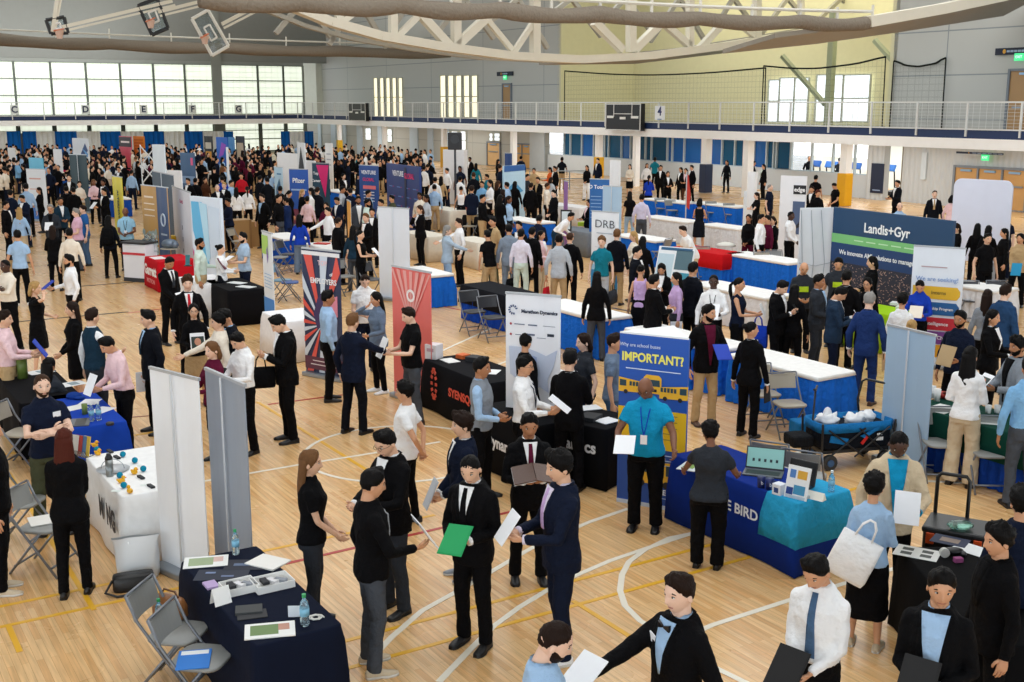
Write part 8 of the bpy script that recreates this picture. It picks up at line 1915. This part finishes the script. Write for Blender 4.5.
for x0, x1, y0, y1, n_ in ZONES:
    m = 0; tries = 0
    while m < n_ and tries < 3000:
        tries += 1; x, y = rg.uniform(x0, x1), rg.uniform(y0, y1)
        if any(abs(x - a) < 4.5 and abs(y - b_) < 5 for a, b_ in slots + HEADS_AT): continue
        slots.append((x, y)); m += 1
COUNT = {}
for x, y in sorted(slots):
    c = rg.choices(range(len(TOPS)), WTS)[0]; mk = min(MARKS, key=lambda m: abs(m[0] - x))[1]
    band_ = 'behind' if y < far_row(x) + 9 else 'in front of'
    FAR.append((x, y, c, mk, band_)); k = (TOPS[c][1], mk, band_); COUNT[k] = COUNT.get(k, 0) + 1
SEEN = {}
ORD = ['leftmost', 'second from left', 'third from left', 'fourth from left', 'fifth from left', 'sixth from left', 'seventh from left', 'eighth from left', 'ninth from left']
for i, (x, y, c, mk, band_) in enumerate(FAR):
    s = rg.uniform(.94, 1.04)
    bot = rg.choice(['black', 'black', 'ink', 'navy', 'khaki', 'dgrey', 'black']); hr = rg.choice('kkkkknnml'); skc = rg.choice('aabbbccpd')
    fm_ = rg.random() < .35; tn = TOPS[c][0]; dark = tn in ('black', 'ink', 'navy')
    if y > 166: o = person(x, y, 1.76 * s, rg.uniform(-180, 180), ('suit:%s:white' if dark and rg.random() < .7 else 'shirt:%s') % tn, 'pants:' + bot, ('long:' if fm_ else 'short:') + hr, skc, rg.choice(('rest', 'hold', 'belly', 'clasp')), fem=fm_)
    else:
        q = MB(); small_figure(q, V((0, 0, 0)), s, 0, (0, 1, 2, 3, 4), rg, rg.choice((0, 0, 1, 2)))
        o = q.build('person', [mat(SKIN[skc], 'skin'), mat(HAIRC[hr], 'hair'), mat(tn, 'cloth'), mat(bot, 'cloth'), mat('black', 'leather')], None, True, fix=False)
        p = at(x, y, 1.765 * s); p.z = 0; o.location = p; o.rotation_euler = (0, 0, rg.uniform(0, 6.28))
    k = (TOPS[c][1], mk, band_); n_ = SEEN.get(k, 0); SEEN[k] = n_ + 1
    lab = 'person in a %s top %s %s' % (TOPS[c][1], band_, mk)
    if COUNT[k] > 1: lab += ', %s of them' % ORD[n_]
    tag(o, ' '.join(lab.split()[:16]), 'person', 'far crowd near ' + mk)
run_jobs()
# beyond those, only the mass of the crowd
cm = [mat(SKIN['b'], 'skin'), mat(HAIRC['k'], 'hair'), mat('black', 'cloth'), mat('navy', 'cloth'), mat('white', 'cloth'), mat('light', 'cloth'), mat('black', 'leather'), mat(SKIN['a'], 'skin'), mat('cream', 'cloth'), mat('royal', 'cloth'), mat('burg', 'cloth'), mat('khaki', 'cloth')]
q = MB(); cnt = 0; tries = 0; used = slots + HEADS_AT
while cnt < 330 and tries < 20000:
    tries += 1
    x = rg.uniform(-20, 432); y = far_row(x) - 1 + (26 if x < 300 else 17) * rg.random() ** 1.6
    if any(abs(x - a) < 2.3 and abs(y - b_) < 2.0 for a, b_ in used): continue
    used.append((x, y)); p = at(x, y, 1.74); p.z = 0; cnt += 1
    small_figure(q, p, rg.uniform(.94, 1.02), rg.uniform(0, 6.28), (rg.choice((0, 0, 7)), 1, rg.choice((2, 2, 2, 2, 2, 2, 3, 3, 4, 5, 8, 10)), rg.choice((2, 2, 3, 11)), 6), rg, rg.choice((0, 1, 2)))
o = q.build('crowd', cm, None, True, fix=False); tag(o, 'dense far crowd of visitors filling the hall before the blue and white drapes', 'crowd', None, 'stuff')

for k, (t, y, lab) in enumerate(((.12, 2.2, 'leftmost'), (.3, 3.6, 'second from left'), (.46, 2.0, 'third from left'), (.6, 3.4, 'fourth from left'), (.8, 2.3, 'right of the yellow column'))):
    q = MB(); small_figure(q, V((0, 0, 0)), 1.0, 0, (0, 1, 2, 3, 4), rg, k % 3); o = q.build('person', [mat(SKIN['b'], 'skin'), mat(HAIRC['k'], 'hair'), mat(('ink', 'black', 'char', 'lblue', 'black')[k], 'cloth'), mat('black', 'cloth'), mat('black', 'leather')], None, True, fix=False)
    o.location = (LONGW.M @ V((LONGW.x(770) + (LONGW.x(872) - LONGW.x(770)) * t, y, 0))); o.rotation_euler = (0, 0, k * 1.3); tag(o, 'person exercising behind the glass of the bright fitness room, ' + lab, 'person')
# ------------------------------------------------------------------ light, camera
w_ = bpy.data.worlds.new('hall_daylight'); SC.world = w_; w_.use_nodes = True
w_.node_tree.nodes['Background'].inputs[0].default_value = (.86, .94, 1.0, 1); w_.node_tree.nodes['Background'].inputs[1].default_value = 2.3
def lamp(loc, size, energy, col=(.95, .98, 1.0), rot=(0, 0, 0)):
    l = bpy.data.lights.new('ceiling_and_added_lamp', 'AREA'); l.shape = 'RECTANGLE'; l.size, l.size_y = size; l.energy = energy; l.color = col
    o = bpy.data.objects.new('ceiling_and_added_lamp', l); C.objects.link(o); o.location = loc; o.rotation_euler = rot
for (x, y) in ((-3, 8), (5, 14), (-8, 22), (6, 28), (-4, 38), (14, 40), (-22, 48), (2, 56), (-14, 70), (-34, 76)):
    lamp((x, y, 13.5), (13, 13), 850)
for (x, y) in ((-30, 72), (-6, 62), (14, 50), (-20, 90)): lamp((x, y, 9.5), (12, 8), 1500, rot=(PI, 0, 0))      # added lamps facing up, to brighten roof and trusses
p = LONGW.M @ V((LONGW.x(760), 2.5, 13.0)); lamp(p, (26, 4), 1100, (1, .95, .72), rot=(0, 0, A1 + PI / 2))
p = LONGW.M @ V((LONGW.x(820), 3.2, 3.0)); lamp(p, (14, 4), 600, rot=(0, 0, A1 + PI / 2))  # added lamp to brighten the fitness room
for t in (8, 22, 36, 50, 62, 72):                                                                              # added lamps under the track, brightening the wall there
    p = LONG.M @ V((t, 2.0, 2.98)); lamp(p, (8, 1.2), 160, rot=(0, 0, A1 + PI / 2))
p = ENDW.M @ V((30, -6, 10)); lamp(p, (40, 5), 1500, rot=(R(75), 0, A1))  # added lamp aimed at the end wall to brighten it
cd = bpy.data.cameras.new('camera'); cd.sensor_width = 36; cd.lens = FPX * 36 / 1024; cd.clip_end = 400
co = bpy.data.objects.new('camera', cd); C.objects.link(co); co.location = (0, 0, EYE); co.rotation_euler = (PI / 2 - PITCH, 0, 0); SC.camera = co
vs_ = SC.view_settings; vs_.view_transform = 'Standard'; vs_.look = 'None'; vs_.exposure = 0.15; vs_.gamma = 1.0; vs_.use_curve_mapping = False
texts_to_mesh()
